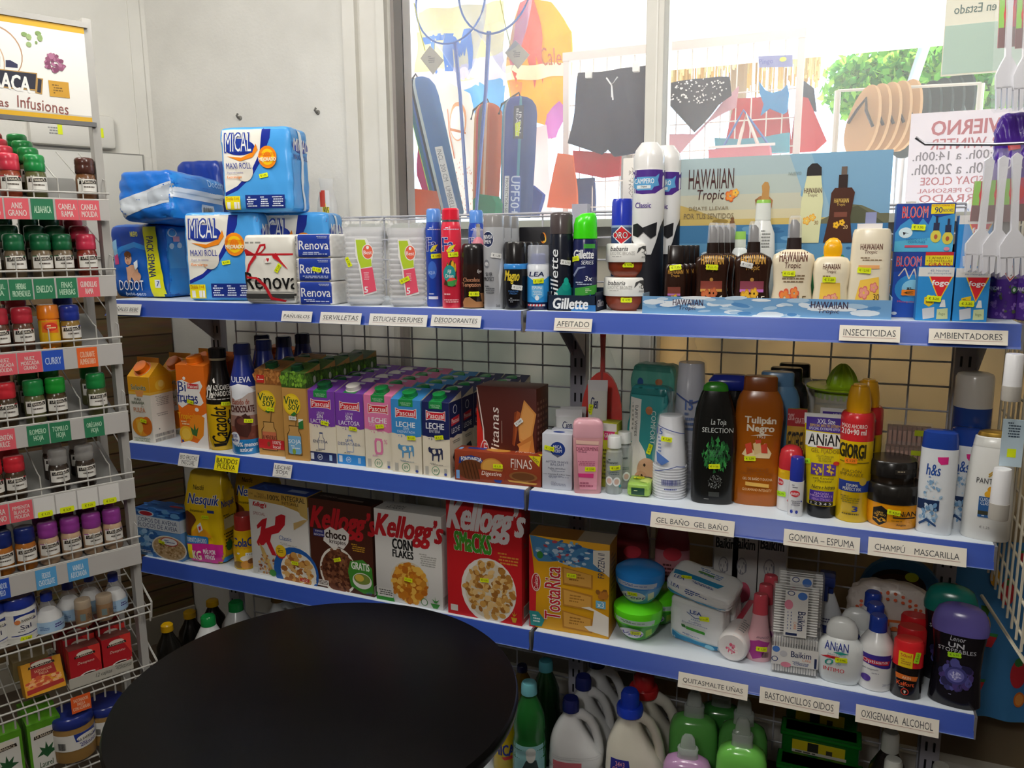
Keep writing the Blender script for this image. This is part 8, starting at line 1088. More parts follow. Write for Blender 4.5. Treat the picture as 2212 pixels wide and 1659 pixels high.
for px, wpx, t, lb, yl in ((158, 84, 1535, 'large stock jar with blue lid beside the bay leaf boxes', .03), (232, 80, 1512, 'large stock jar with blue lid half hidden by the table edge', .05)):
    p, w, h = rk_item(px, .275, yl, wpx, t); Lf('stock_jar', 'seasoning', lb, None, 0, [('jar', ['#8a6a3a/g', (0, 0), (0, .9), (.03, .98), (.74, 1), (.80, .9), (.80, 0)]), ('label', lambda g, w, h: g.loft(['#e4e2dc', (.30, 1.01), (.66, 1.01)], w, h, close=False), [P('#24388a', (40, 34), (98, 34), (98, 54), (44, 52)), El(70, 46, 24, 7, '#f0ece0'), T('LA BARRACA', 50, 46, 90, 52, '#2a2622', .02), Bars(8, 50, 22, 66), Ln(50, 56, 92, 66, 3, '#4a4a8a', 3)]), ('lid', ['#22307a/g', (.78, 0), (.78, .98), (.82, 1), (.96, .98), (1, .9), (1, 0)])], w=w, h=h, loc=p, rz=math.degrees(RYAW), st=[(182, 1641, '3,25', -14)] if px < 200 else ())
# ================================================================ right end of the shelving: hanging goods
XP = 1.035; g = G(); cw = '#cfc8b4'
for y in [-.10 + .05 * i for i in range(11)]: g.tube(cw, [(XP, y, .78), (XP, y, 2.55)], .0028, 5)
for z in [.80 + .0605 * i for i in range(27)]: g.tube(cw, [(XP + .004, -.10, z), (XP + .004, .40, z)], .0028, 5)
g.tube(cw, [(XP, -.10, 2.55), (XP, -.10, .78), (XP, .40, .70)], .0045, 6); tag(g.obj('wire_grid_panel'), 'cream wire side panel at the right end of the shelving holding hanging packs', 'wire grid')
YF = -.07
def fork(a, b, label, wpx=62):
    A, B = onY(*a, YF), onY(*b, YF); L = (A - B).length; w = wpx * depth(B) / FPX; root = thing('serving_fork', label, 'fork', B); root.rotation_euler = (0, math.atan2(A.x - B.x, A.z - B.z), math.radians(10)); g = G(); hw = w / 2
    hd = L * .36
    o = [(-hw * .86, hd * .42), (-hw * .9, hd * .7), (-hw * .55, hd * .9), (-hw * .22, hd * 1.05), (-hw * .20, L * .7), (-hw * .30, L * .97), (0, L), (hw * .30, L * .97), (hw * .20, L * .7), (hw * .22, hd * 1.05), (hw * .55, hd * .9), (hw * .9, hd * .7), (hw * .86, hd * .42)]
    g.prism('#dcdce2/g', o, 'y', -.004, .004)
    for i in range(4): x0 = -hw * .86 + hw * 1.72 * i / 4; g.prism('#dcdce2/g', [(x0 + .0006, hd * .45), (x0 + hw * .38, hd * .45), (x0 + hw * .34, .004), (x0 + hw * .10, 0)], 'y', -.004, .004)
    g.obj('fork', root); g = G(); g.box('#c0405a', -hw * .7, .006, L * .45, hw * .7, .008, L * .80, {}); g.art([P('#8ac04a', (0, 0), (30, 0), (30, 60), (0, 60)), El(60, 34, 34, 20, '#d8323c'), R(0, 60, 100, 100, '#7a5a5a')], (-hw * .7, .006, L * .80), (hw * 1.4, 0, 0), (0, 0, -L * .35)); g.obj('card', root); g = G(); g.loft(['#ffffff/t9', (-.02, .9), (0, 1.12), (.7, 1.1), (.92, .5), (1.0, .25), (1.06, .5)], w, L, kd=.3, n=3, close=False); g.obj('film', root); return root
F1 = fork((2138, 340), (2110, 588), 'white plastic serving fork in film hanging from the hook, left of three'); fork((2168, 336), (2148, 592), 'white plastic serving fork in film hanging from the hook, middle of three'); fork((2196, 330), (2187, 597), 'white plastic serving fork in film hanging from the hook, right of three'); fork((2184, -70), (2172, 236), 'white plastic serving fork in film hanging higher up, left of two', 50); fork((2222, -70), (2210, 238), 'white plastic serving fork in film hanging higher up, right of two', 50)
g = G(); g.tube('#8a8a90/m', [onY(1978, 297, YF), onY(1998, 311, YF), onY(2150, 312, YF), Vector((XP, YF, onY(2150, 312, YF).z))], .0028, 8); tag(g.obj('peg_hook'), 'long chrome peg hook the lower forks hang from', 'hook')
a, b = onY(2158, 244, YF + .03), onY(2226, 420, YF + .03); g = G(); g.soft('#4a2590/w', b.x - a.x, .03, a.z - b.z, 5, .003, seed=3); g.art([T('RIDEX', 10, 54, 74, 68, '#e4dcf0', .02), P('#c8303c', (30, 40), (60, 36), (64, 44), (34, 46))], (-(b.x - a.x) / 2, -.06, a.z - b.z), (b.x - a.x, 0, 0), (0, 0, -(a.z - b.z)), g.bvh(), cell=.009, eps=.0009, step=.0003); o = g.obj('hanging_pack'); o.location = ((a.x + b.x) / 2, YF + .045, b.z); tag(o, 'violet hanging pack seen between the upper and lower forks', 'pack')
def stick(l, r, t, b, label):
    yy = -.115; A, B = onY((l + r) / 2, t, yy), onY((l + r) / 2, b, yy); w = (r - l) * depth(A) / FPX; h = A.z - B.z
    Lf('glue_stick', 'stick', label, None, 0, [('tube', ['#b8b4ac/g', (0, 0), (0, .96), (.03, 1), (.32, 1), (.32, 0)]), ('cap', ['#e6e6e8/g', (.32, 0), (.32, .96), (.97, .92), (1, .84), (1, 0)])], w=w, h=h, loc=(A.x, yy, B.z), fr=.3)
stick(2174, 2212, 764, 866, 'white capped stick pack hanging on the side panel, upper one'); stick(2147, 2186, 1012, 1122, 'white capped stick pack hanging on the side panel, lower one')
a, b = onY(2168, 905, -.10), onY(2206, 1010, -.10); g = G(); g.box('#b8ccd8', 0, 0, 0, b.x - a.x, .003, a.z - b.z); g.art([Ln(20, 6, 80, 40, 6, '#3a4a5a', 3), R(30, 62, 70, 80, '#d8e81a')], (0, 0, a.z - b.z), (b.x - a.x, 0, 0), (0, 0, -(a.z - b.z))); o = g.obj('blister_card'); o.location = (a.x, -.10, b.z); tag(o, 'pale blue blister card hanging between the two white sticks', 'card')
# printed beach mats hanging past the shelf end
def cloth(name, cat, label, l, t, r, b, y, col, art, amp=.02, seed=1, n=22, sag=0):
    a, c = onY(l, (t + b) / 2, y), onY(r, (t + b) / 2, y); zt, zb_ = onY((l + r) / 2, t, y).z, onY((l + r) / 2, b, y).z; w, h = c.x - a.x, zt - zb_; g = G(); rnd = random.Random(seed); p1, p2 = rnd.random() * 6, rnd.random() * 6
    f = lambda u, v: amp * (math.sin(u * 9 + p1 + v) * .5 + .5 * math.sin(u * 17 + p2 - v * 2)) * (.3 + .7 * v)
    for dy, fl in ((0, False), (.004, True)):
        V = [[g.bm.verts.new((w * i / n, f(i / n, j / n) + dy, h * (1 - j / n))) for i in range(n + 1)] for j in range(n + 1)]
        for j in range(n):
            for i in range(n): q = [V[j + 1][i], V[j + 1][i + 1], V[j][i + 1], V[j][i]]; g.face(q[::-1] if fl else q, col, True)
    if art: g.art(art, (0, -.1, h), (w, 0, 0), (0, 0, -h), g.bvh(), cell=.02, eps=.0012)
    o = g.obj(name); o.location = (a.x, y, zb_); return tag(o, label, cat)
FR = []
_r = random.Random(5)
for i in range(26):
    u, v, k = _r.uniform(2, 98), _r.uniform(4, 96), i % 4; s = _r.uniform(4, 7)
    if k == 0: FR += [El(u, v, s, s * 1.3, '#c8323a'), El(u, v - s, s * .6, s * .4, '#3a7a3a')]
    elif k == 1: FR += [P('#c8323a', (u - s, v), (u + s, v), (u + s * .5, v + s), (u - s * .5, v + s)), P('#3a8a4a', (u - s * 1.1, v - s * .3), (u + s * 1.1, v - s * .3), (u + s, v), (u - s, v))]
    elif k == 2: FR += [El(u, v, s * .8, s * 1.2, '#d8a02a'), P('#3a6a2a', (u - s * .6, v - s * 2), (u, v - s), (u + s * .6, v - s * 2), (u + s * .3, v - s), (u - s * .3, v - s))]
    else: FR += [El(u, v, s, s, '#d8722a'), El(u, v, s * .75, s * .75, '#e89a4a')]
cloth('beach_mat', 'beach mat', 'blue beach mat with a fruit print hanging past the right end of the third shelf', 2030, 1170, 2330, 1560, .46, '#3f7fb8', FR, .02, 3)
Z = ZS[2]; p = Vector((xat(1950, .37, Z + .2), .372, Z)); g = G(); o2 = [(math.cos(t) * .095, .10 + math.sin(t) * .10) for t in [i * math.pi / 12 for i in range(24)]]; g.prism('#2f6a9a', o2, 'y', -.012, .012); g.art([El(46, 36, 34, 22, '#2a1a18'), El(46, 34, 26, 14, '#4a2a20'), P('#b83a34', (30, 78), (64, 66), (74, 74), (40, 90)), El(62, 22, 8, 6, '#c8d82a')], (-.095, -.012, .20), (.19, 0, 0), (0, 0, -.20)); o = g.obj('swim_board'); o.location = p; tag(o, 'blue rounded board with a dark print leaning at the back right of the third shelf', 'board')
# ================================================================ outside the window
def cut(name, cat, label, pts, y, col, th=.02, parent=None, art=None, wave=.012):
    P3 = [onY(px, py, y) for px, py in pts]; cx = sum(p.x for p in P3) / len(P3); z0 = min(p.z for p in P3); g = G(); poly = [(p.x - cx, p.z - z0) for p in P3]; g.prism(col, poly, 'y', -th / 2, th / 2); bmesh.ops.triangulate(g.bm, faces=[f for f in g.bm.faces if len(f.verts) > 4])
    xs = [q[0] for q in poly]; zs = [q[1] for q in poly]
    if art: g.art(art, (min(xs), -th / 2, max(zs)), (max(xs) - min(xs), 0, 0), (0, 0, -max(zs)), eps=.004, step=.0006)
    for ax in (0, 2):
        lo, hi = (min(xs), max(xs)) if ax == 0 else (0, max(zs)); k = lo + .03
        while k < hi: pl = Vector((0, 0, 0)); pl[ax] = k; no = Vector((0, 0, 0)); no[ax] = 1; bmesh.ops.bisect_plane(g.bm, geom=g.bm.verts[:] + g.bm.edges[:] + g.bm.faces[:], plane_co=pl, plane_no=no); k += .03
    for v in g.bm.verts: v.co.y += wave * (math.sin(v.co.x * 38 + v.co.z * 9) + .6 * math.sin(v.co.z * 31 - v.co.x * 17))
    o = g.obj(name, parent); o.location = (cx, y, z0)
    if parent is None: tag(o, label, cat)
    return o
struct(G().box(noise_mat('#c8c2b6', '#d6d0c4', 3, .8), -9, WY + .16, -.1, 14, 26, -.02).obj('ground'))
struct(G().box('#8a8278', -1.2, WY + .17, 0, 3.2, WY + .20, .93).obj('wall_light_block'))  # unseen low wall added outside to darken the lower film panes
aw = G(); awc = '#f2efe8/c'; aw.box(awc, -2.2, WY + .17, 2.62, 3.4, WY + 2.0, 2.64); aw.prism(awc, [(WY + 2.0, 2.64), (WY + 2.0, 2.44), (WY + 2.02, 2.44), (WY + 2.02, 2.64)], 'x', -2.2, 3.4); tag(aw.obj('awning'), 'pale canvas awning outside over the shop window', 'awning')
YO = .98
g = G(); g.box('#d8d2c8', -.80, .82, 1.56, -.04, 1.38, 1.58)
for x in (-.78, -.06):
    for y in (.84, 1.36): g.box('#d8d2c8', x - .015, y - .015, -.02, x + .015, y + .015, 1.56)
tag(g.obj('display_table'), 'pale table outside the window that the umbrella bags and nets stand on', 'table')
def roll(name, label, a, b, wpx, y, cols, tip=None, cat='beach umbrella', art=None):
    """a cloth bag round a folded beach umbrella, from pixel a (top) to b (bottom)"""
    A, B = onY(*a, y), onY(*b, y); L = (A - B).length; w = wpx * depth(A) / FPX; root = thing(name, label, cat, B); root.rotation_euler = (0, math.atan2(A.x - B.x, A.z - B.z), 0); g = G(); segs = 36; rings = []
    for t, r in ((0, .0), (0, .84), (.02, .92), (.3, .96), (.6, 1), (.86, 1), (.93, .92), (.97, .72), (.99, .45), (1, .12), (1, 0)): rings.append([g.bm.verts.new((w / 2 * r * (1 + .03 * math.sin(5 * k)) * math.cos(2 * math.pi * k / segs), w / 2 * r * math.sin(2 * math.pi * k / segs), L * t)) for k in range(segs)])
    for Ra, Rb in zip(rings[1:], rings[2:-1]):
        for k in range(segs):
            u = (math.cos(2 * math.pi * (k + .5) / segs) + 1) / 2; c = [q[1] for q in cols if u <= q[0]][0]; g.face([Ra[k], Ra[(k + 1) % segs], Rb[(k + 1) % segs], Rb[k]], c, True)
    g.face(rings[1][::-1], cols[0][1]); g.face(rings[-2], cols[0][1])
    if art: g.art(art, (-w / 2, -w, L), (w, 0, 0), (0, 0, -L), g.bvh(), cell=.012, eps=.001)
    g.obj('bag', root); g = G(); g.tube('#4a4038', [(0, 0, L * .99), (-.006, 0, L * 1.03), (-.02, -.01, L * 1.0), (-w * .5, -.02, L * .93), (-w * .58, -.02, L * .85)], .004, 6); g.obj('drawstring', root); return root
roll('umbrella_bag', 'tall blue and green striped umbrella bag leaning at the window\'s left', (903, 168), (972, 470), 70, YO, [(.10, '#6a9a3a/c'), (.18, '#b8d02a/c'), (.30, '#2a6a7a/c'), (.44, '#2f66b0/c'), (.48, '#1e2c40/c'), (.52, '#3f6ab0/c'), (.56, '#e0e4ea/c'), (.58, '#3f6ab0/c'), (.61, '#e0e4ea/c'), (1.01, '#5a8ad0/c')], art=[P('#e6e6e4', (74, 52), (92, 52), (92, 100), (74, 100)), T('INCL. 200 CM · UMBRELLA', 77, 54, 88, 98, '#7a7a80', 0, 0, -90)])
roll('umbrella_bag', 'orange and rose striped umbrella bag, middle of the three', (1056, 222), (1048, 470), 62, YO + .06, [(.12, '#b8c86a/c'), (.22, '#e8b080/c'), (.34, '#d8505a/c'), (.46, '#7a8a90/c'), (.62, '#c8824a/c'), (.66, '#f0e0d0/c'), (.72, '#d0784a/c'), (.76, '#f0e0d0/c'), (1.01, '#c8643c/c')])
roll('umbrella_bag', 'teal and blue striped umbrella bag, right of the three, reads UPF 50+', (1124, 208), (1114, 470), 76, YO - .02, [(.16, '#4fa8b4/c'), (.26, '#b8bcc4/c'), (.36, '#4a62b0/c'), (.66, '#4f66b4/c'), (.78, '#6ab0c4/c'), (1.01, '#3f5a94/c')], art=[P('#23304a', (52, 10), (78, 9), (80, 36), (54, 36)), T('IRON\nBEACH', 60, 12, 74, 34, '#e8e8ec', .02, 0, -90), P('#d8e81a', (58, 24), (72, 22), (70, 34), (60, 34)), R(30, 66, 46, 100, '#e0e0e4'), T('PROTECTION 50+', 33, 68, 43, 98, '#5a5a64', 0, 0, -90), R(50, 66, 78, 100, '#4a66b0'), T('UPF50+', 52, 66, 76, 98, '#c8d4ec', .03, 0, -90)])
def net(label, cx, cy, rx_, ry_, s0, s1, y):
    C0 = onY(cx, cy, y); k = depth(C0) / FPX; root = thing('fishing_net', label, 'fishing net', onY(*s1, y)); off = root.location; g = G()
    hp = [C0 - off + Vector((rx_ * k * math.cos(t), .02 * math.sin(t), ry_ * k * math.sin(t))) for t in [2 * math.pi * i / 36 for i in range(37)]]; g.tube('#3f6ab8', hp, .0035, 6); g.obj('hoop', root); g = G()
    rr = [(1, 0, 0), (.9, .04, .02), (.7, .07, .06), (.4, .09, .12), (.15, .10, .16)]; V = [[g.bm.verts.new(C0 - off + Vector((rx_ * k * r * math.cos(t), dy, ry_ * k * r * math.sin(t) - dz * 1.4))) for t in [2 * math.pi * i / 24 for i in range(24)]] for r, dy, dz in rr]
    for a, b in zip(V, V[1:]):
        for i in range(24): g.face([a[i], a[(i + 1) % 24], b[(i + 1) % 24], b[i]], '#4f86d0/t30', True)
    g.obj('mesh', root); g = G(); A, B = onY(*s0, y) - off, Vector((0, 0, 0)); g.tube('#3a62b4/g', [A, A.lerp(B, .3) + Vector((.004, 0, 0)), A.lerp(B, .8), B], [.008, .0065, .006, .006], 8); g.obj('pole', root)
net('blue fishing net with its hoop at the window\'s top left', 972, 0, 84, 92, (983, 92), (1012, 470), YO - .05); net('blue fishing net to the right with its hoop crossing the first one', 1068, -28, 86, 98, (1056, 68), (1028, 470), YO - .19)
for px, py, r_, lb in ((932, 130, 30, 'grey swing tag hanging by a yellow cord at the window\'s left'), (1116, 118, 30, 'pale swing tag hanging right of the second fishing net')):
    p = onY(px, py, YO - .12); k = r_ * depth(p) / FPX; th_ = thing('swing_tag', lb, 'tag', p); g = G(); g.prism('#c8c4bc/c', [(-k * .9, .2 * k), (-.1 * k, k), (k, -.1 * k), (.1 * k, -k)], 'y', -.001, .001); g.art([Ln(36, 36, 64, 62, 4, '#7a7a78', 3)], (-k, -.001, k), (2 * k, 0, 0), (0, 0, -2 * k)); g.obj('card', th_); g = G(); g.tube('#b8b83a', [(-.5 * k, 0, .7 * k), (-.9 * k, .0, 2.2 * k), (-1.3 * k, .0, 4 * k)], .0018, 5); g.obj('cord', th_)
cut('cloth_bag', 'bag', 'folded orange cloth at the foot of the tall blue umbrella bag', [(888, 420), (902, 408), (935, 412), (950, 470), (905, 470)], YO - .12, '#d8681e/c', .03)
cut('bucket', 'bucket', 'small green plastic box with a handle before the orange umbrella bag', [(1030, 432), (1042, 420), (1070, 424), (1078, 440), (1076, 470), (1030, 470)], YO - .14, '#1f9a6a/c', .06, wave=.002)
cut('folded_cloth', 'cloth', 'folded blue cloth at the right foot of the teal umbrella bag', [(1150, 400), (1172, 420), (1160, 470), (1120, 470)], YO + .05, '#4a66b4/c', .03)
cut('folded_cloth', 'cloth', 'magenta and lime cloth peeking out left of the tall blue umbrella bag', [(902, 320), (918, 325), (950, 430), (920, 440), (905, 380)], YO + .1, '#b83a7a/c', .02)
cut('tote_bag', 'bag', 'white cotton tote with pale sketch lines behind the first fishing net', [(938, 178), (975, 180), (1010, 200), (1030, 270), (1026, 470), (960, 470), (945, 300)], 1.35, '#f4efe8/c', .02, art=[El(60, 30, 22, 14, '#e8a06a'), El(60, 31, 19, 12, '#f4efe8'), P('#d87a4a', (30, 20), (33, 20), (46, 56), (43, 56)), P('#c8743a', (40, 34), (80, 38), (80, 39.5), (40, 36)), Dots(40, 56, 98, 98, 80, 1.4, ['#e8b8a8', '#d89a8a'], 4, .6)])
cut('beach_towel', 'towel', 'yellow and sky blue beach towel with blue letters behind the fishing nets', [(900, 6), (1092, 6), (1084, 240), (1040, 250), (912, 170)], 1.75, '#f4ecc0/c', .015, art=[R(0, 25, 100, 70, '#f2e4a8'), P('#e8dcf0', (0, 60), (100, 50), (100, 76), (0, 84)), P('#5aa8e8', (30, 82), (98, 68), (98, 100), (40, 100)), T('TM', 6, 30, 64, 60, '#3f7ad0', .10), P('#f0d84a', (0, 84), (30, 80), (40, 100), (0, 100))], wave=.02)
cut('beach_towel', 'towel', 'red and yellow beach towel with loose lettering right of the fishing nets', [(1120, 4), (1190, 4), (1236, 70), (1216, 250), (1190, 300), (1176, 270), (1150, 262), (1100, 300), (1098, 130)], 1.6, '#f0c02a/c', .015, art=[P('#d84a34', (18, 0), (46, 0), (60, 30), (54, 60), (46, 40), (40, 62), (30, 38), (16, 58), (6, 40)), P('#e8882a', (4, 56), (24, 58), (20, 84), (4, 86)), R(0, 46, 100, 56, '#f6ecc0'), T('Calero', 56, 36, 98, 48, '#b85a3a', .0), P('#c86ac0', (60, 82), (84, 74), (98, 82), (80, 100), (50, 100))], wave=.02)
cut('paper_poster', 'poster', 'plain pinkish white sheet under the yellow towel', [(1098, 300), (1180, 270), (1196, 470), (1092, 470)], 1.55, '#f6e8e6/c', .01)
for pts, lb in (([(1238, -20), (1300, -20), (1306, 30), (1262, 14)], 'faded red canvas flap at the top of the window, left piece'), ([(1285, 14), (1402, 40), (1404, 62), (1330, 50), (1322, 66)], 'faded red canvas flap at the top of the window, long slanting piece'), ([(1350, -20), (1404, -20), (1404, 14), (1360, 10)], 'faded red canvas flap at the top of the window, against the mullion')): cut('canvas_flap', 'canvas', lb, pts, 2.8, '#c86a62/c', .02, wave=.03)
# rack with swimwear
YR = 1.45; rk = thing('display_rack', 'pink white metal display rack outside holding swimwear', 'display rack', (onY(1224, 300, YR).x, YR, 0)); ox = rk.location.x
g = G(); zt = onY(1480, 96, YR).z; xr = onY(1724, 250, YR).x - ox; g.box('#e8d8d2', -.012, -.012, 0, .012, .012, zt); g.box('#e8d8d2', xr - .012, -.012, 0, xr + .012, .012, zt); g.box('#e8d8d2', -.014, -.014, zt - .02, xr + .014, .014, zt + .012); g.obj('frame', rk); g = G()
for i in range(1, 16): g.tube('#e0d4cc', [(xr * i / 16, .0, .6), (xr * i / 16, 0, zt)], .0025, 4)
for i in range(14): g.tube('#e0d4cc', [(0, .003, .8 + .1 * i), (xr, .003, .8 + .1 * i)], .0025, 4)
g.obj('grid', rk)
YC = YR - .06
o = cut('swim_shorts', 'shorts', 'dark navy swim shorts clipped on the rack left of the window post', [(1253, 160), (1330, 152), (1406, 138), (1398, 300), (1372, 332), (1326, 338), (1312, 322), (1300, 334), (1228, 310), (1240, 240)], YC, '#2b3150/c', .02)
g = G(); a, b = onY(1310, 168, YC - .03) - o.location, onY(1322, 210, YC - .03) - o.location; g.tube('#e8e8ea', [a, a.lerp(b, .4) + Vector((.012, 0, 0)), b], .003, 5); c_ = onY(1334, 166, YC - .03) - o.location; g.tube('#e8e8ea', [c_, a.lerp(b, .4) + Vector((.012, 0, 0)), b + Vector((.004, 0, -.01))], .003, 5); g.obj('drawstring', o)
for px, py in ((1272, 160), (1374, 146)): k = G(); q = onY(px, py, YC - .02) - o.location; k.box('#f4f2ee', q.x - .012, q.y - .012, q.z - .016, q.x + .012, q.y + .012, q.z + .02, bev=.003); k.obj('clip', o)
cut('swim_shorts', 'shorts', 'red swim shorts hanging below the navy ones', [(1241, 326), (1342, 332), (1342, 380), (1300, 384), (1240, 372)], YC + .05, '#c8283a/c', .02); cut('swim_shorts', 'shorts', 'orange swim shorts hanging at the rack\'s left post', [(1203, 330), (1240, 336), (1248, 452), (1184, 448), (1196, 386)], YC - .02, '#e8824a/c', .02); cut('swim_shorts', 'shorts', 'grey blue shorts hanging below the red ones', [(1246, 386), (1284, 384), (1284, 470), (1250, 470)], YC + .06, '#4a5a8a/c', .02)
cut('bikini', 'bikini', 'black bikini bottom with white dots right of the window post', [(1430, 184), (1500, 170), (1577, 168), (1580, 206), (1552, 226), (1500, 286), (1440, 220)], YC, '#26263a/c', .015, art=[Dots(4, 2, 96, 46, 90, 1.5, ['#e8e4e4'], 4, 1.2)])
cut('bikini', 'bikini', 'pale pink lace bikini piece behind the dotted one', [(1500, 290), (1560, 226), (1596, 186), (1590, 232), (1530, 262), (1470, 330), (1440, 330), (1440, 290)], YC + .05, '#dcb4bc/c', .012)
cut('bikini', 'bikini', 'sky blue bikini top hanging under a small header card', [(1641, 178), (1654, 196), (1668, 200), (1688, 194), (1700, 182), (1704, 200), (1700, 240), (1692, 246), (1662, 234), (1644, 250), (1650, 226), (1642, 204)], YC - .02, '#3fa4d4/c', .015)
cut('header_card', 'card', 'lilac header card with yellow mark above the sky blue bikini', [(1638, 122), (1712, 118), (1712, 144), (1640, 146)], YC - .03, '#a8acd4/c', .004, art=[T('Pingo', 4, 26, 44, 76, '#6a70b8', .02), El(72, 40, 10, 18, '#d8e02a')], wave=.002)
cut('towel', 'towel', 'red towel hanging behind the wire grid', [(1590, 214), (1700, 204), (1712, 330), (1560, 336)], YR + .06, '#c83a44/c', .02); cut('towel', 'towel', 'rose red towel draped at the right of the rack', [(1722, 206), (1746, 212), (1786, 304), (1762, 326), (1706, 332)], YR + .02, '#d0404c/c', .02); cut('jacket', 'clothes', 'dark blue garment showing above the rose red towel', [(1720, 188), (1738, 176), (1758, 190), (1764, 240), (1724, 232)], YR + .06, '#2a3a50/c', .03)
bg = cut('beach_bag', 'bag', 'pink and turquoise beach bag with rope handles above the beach picture', [(1534, 326), (1664, 312), (1672, 420), (1538, 430)], YC - .06, '#e08a98/c', .08, art=[R(0, 0, 100, 5, '#f4e4e4')], wave=.004)
g = G(); L0 = bg.location
for a, b, c in (((1592, 326), (1612, 246), (1640, 320)), ((1560, 322), (1606, 238), (1664, 318))): A, B, D = (onY(*q, YC - .08) - L0 for q in (a, b, c)); g.tube('#f0e0d4' if a[0] > 1580 else '#3f6ab0', [A, A.lerp(B, .6), B, B.lerp(D, .4), D], .006 if a[0] > 1580 else .004, 8)
g.obj('handles', bg); cut('beach_bag', 'bag', 'turquoise cloth bag clipped on the rack behind the pink one', [(1544, 298), (1596, 302), (1660, 294), (1706, 288), (1706, 330), (1546, 330)], YC, '#5ab4c4/c', .03)
# flip-flops
def sole(label, cx, cy, w, h, tilt, y, c, sc='#2a2422'):
    p = onY(cx, cy, y); k = depth(p) / FPX; root = thing('flip_flop', label, 'sandal', p); root.rotation_euler = (0, math.radians(tilt), math.radians(-35)); g = G(); n = 24; pts = [(math.cos(t) * w * k * (.5 - .08 * math.sin(t)), math.sin(t) * h * k * .5) for t in [2 * math.pi * i / n for i in range(n)]]; g.prism(c, pts, 'y', 0, .018); g.obj('sole', root); g = G(); q = h * k * .5; g.tube(sc, [(-w * k * .42, -.004, -q * .1), (-w * k * .15, -.02, q * .3), (0, -.012, q * .62), (w * k * .15, -.02, q * .3), (w * k * .42, -.004, -q * .1)], .006, 6); g.obj('strap', root)
for i in range(5): sole(f'tan flip flop hanging in the bunch right of the rack, {ORD[i]} from the left', 1862 + 22 * i, 262 - 3 * i, 74, 150, 14, 1.7 + .05 * i, '#c8a882/c')
for i in range(5): sole(f'black flip flop hanging right of the tan ones, {ORD[i]} from the left', 1966 + 24 * i, 262 - 6 * i, 76, 156, 16, 2.06 + .05 * i, '#3a4644/c', '#6a7a78')
g = G(); a, b = onY(1810, 196, 1.85), onY(2120, 180, 1.85); g.tube('#b8b4ac', [a, b], .006, 6); g.tube('#b8b4ac', [(b.x, b.y, 0), b], .012, 8); g.tube('#b8b4ac', [(a.x, a.y, 0), a], .012, 8); tag(g.obj('hanging_rail'), 'thin metal rail outside the flip flops hang from', 'rail')
# posters on the glass, seen from behind
def poster(name, label, l, t, r, b, lines, col, extra=()):
    y = WY + .040; a, c = onY(l, (t + b) / 2, y), onY(r, (t + b) / 2, y); zt, zb = onY((l + r) / 2, t, y).z, onY((l + r) / 2, b, y).z; w, h = c.x - a.x, zt - zb; g = G(); g.face([g.bm.verts.new(q) for q in ((0, 0, 0), (w, 0, 0), (w, 0, h), (0, 0, h))], col)
    g.art(list(extra) + [T(*q) for q in lines], (w, -.006, h), (-w, 0, 0), (0, 0, -h), eps=.004); o = g.obj(name); o.location = (a.x, y, zb); return tag(o, label, 'poster')
RD, GY = '#d89aa0', '#a8a2a8'
poster('opening_hours_poster', 'white opening hours poster on the glass, lettering seen mirrored from behind', 1962, 238, 2230, 432, [('INVIERNO', 12, 10, 82, 26, RD, .04), ('FOR WINTER', 12, 30, 82, 42, RD, .03), ('09:00h. a 14:00h.', 20, 44, 96, 54, GY, .03), ('17:00h. a 20:00h.', 20, 58, 96, 70, GY, .03), ('WEDNESDAY CLOSE', 4, 73, 88, 82, RD, .03), ('DESCANSO PERSONAL', 12, 86, 90, 91, RD, .02), ('CERRADO', 26, 93, 88, 102, RD, .03)], '#faf0f4/c')
poster('paper_poster', 'lower white poster on the glass behind the refill boxes, blue letters mirrored', 2050, 440, 2230, 560, [('MENÚ DEL DÍA', 10, 8, 88, 34, '#8aa8d8', .03)], '#ecebf2/c'); poster('paper_poster', 'beige and teal poster at the top right of the glass, seen from behind', 2040, -40, 2230, 158, [('en Estado', 42, 22, 90, 32, '#7a8a84', .02)], '#f0ead8/c', [R(6, 44, 99, 98, '#d6ebe6/c')])
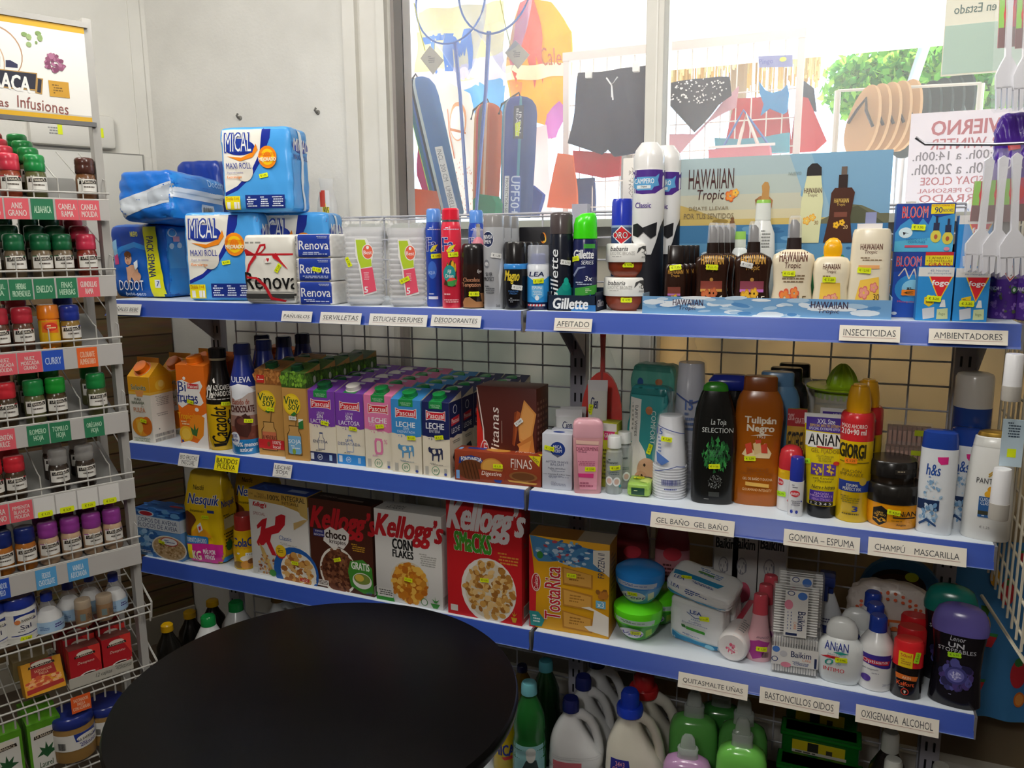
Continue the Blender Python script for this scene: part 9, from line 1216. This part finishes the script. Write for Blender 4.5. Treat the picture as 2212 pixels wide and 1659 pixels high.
# far background
def tree(label, cx, cy, r_, y, n, seed, cols):
    p = onY(cx, cy, y); k = r_ * depth(p) / FPX; root = thing('tree', label, 'tree', (p.x, y, 0)); rnd = random.Random(seed); g = G(); g.tube('#6a5a48', [(0, 0, 0), (.1, 0, p.z * .5), (0, 0, p.z)], [.16, .12, .06], 8); g.obj('trunk', root); g = G()
    cl = [(Vector((rnd.uniform(-1, 1), rnd.uniform(-1, 1), rnd.uniform(-.8, .8))), rnd.uniform(.25, .5)) for _ in range(16)]
    for i in range(n):
        c, q = rnd.choice(cl); v = Vector((rnd.gauss(0, 1), rnd.gauss(0, 1), rnd.gauss(0, 1))).normalized() * q * rnd.uniform(.4, 1) + c; v = Vector((v.x * k, v.y * k, v.z * k + p.z)); a = Vector((rnd.uniform(-1, 1), rnd.uniform(-1, 1), rnd.uniform(-1, 1))).normalized() * .055; b = a.cross(Vector((rnd.uniform(-1, 1), rnd.uniform(-1, 1), rnd.uniform(-1, 1)))).normalized() * .035
        g.face([g.bm.verts.new(v - a), g.bm.verts.new(v + b), g.bm.verts.new(v + a), g.bm.verts.new(v - b)], rnd.choice(cols))
    g.obj('crown', root)
tree('leafy green tree outside behind the flip flops', 1960, 130, 190, 6.5, 9000, 3, ['#5a9a34/c', '#7ab03f/c', '#4a8a3a/c', '#93c04a/c']); tree('pale leafy bush outside behind the navy shorts', 1350, 130, 70, 6.0, 1500, 7, ['#8ab85a/c', '#a8c86a/c', '#bcd07a/c']); tree('leafy green tree outside behind the poster at the right', 2190, 190, 150, 11, 5200, 11, ['#5a9a34/c', '#7ab03f/c', '#93c04a/c'])
p = onY(1600, 60, 4.6); k = depth(p) / FPX; root = thing('thatched_parasol', 'straw thatched parasol outside behind the swimwear rack', 'parasol', (p.x, 4.6, 0)); g = G(); rnd = random.Random(2); zz = p.z
g.loft(['#c8a868/k', (0, 1), (.4, .6), (1, .02)], 330 * k, 150 * k, segs=32, M4=Matrix.Translation((0, 0, zz - 40 * k)))
for i in range(420): t = rnd.random() * 6.283; r_ = 165 * k; x, y = r_ * math.cos(t), r_ * math.sin(t); l = rnd.uniform(40, 90) * k; g.box(rnd.choice(['#c8a868/k', '#d8bc80/k', '#a88a50/k']), x - .006, y - .006, zz - 40 * k - l, x + .006, y + .006, zz - 36 * k)
g.obj('thatch', root); g = G(); g.tube('#8a7458', [(0, 0, 0), (0, 0, zz)], .06, 8); g.obj('post', root)
g = G(); a, b = onY(1962, 205, 3.4), onY(2012, 55, 3.4); g.tube('#b8b4b2/m', [(a.x, a.y, 0), a, b, b + (b - a) * .5], .03, 10); tag(g.obj('sunshade_post'), 'slanting grey metal sunshade post outside among the leaves', 'post')
struct(G().box('#e8e2d8', -8, 12, 0, 14, 12.4, 2.2).obj('wall_far'))
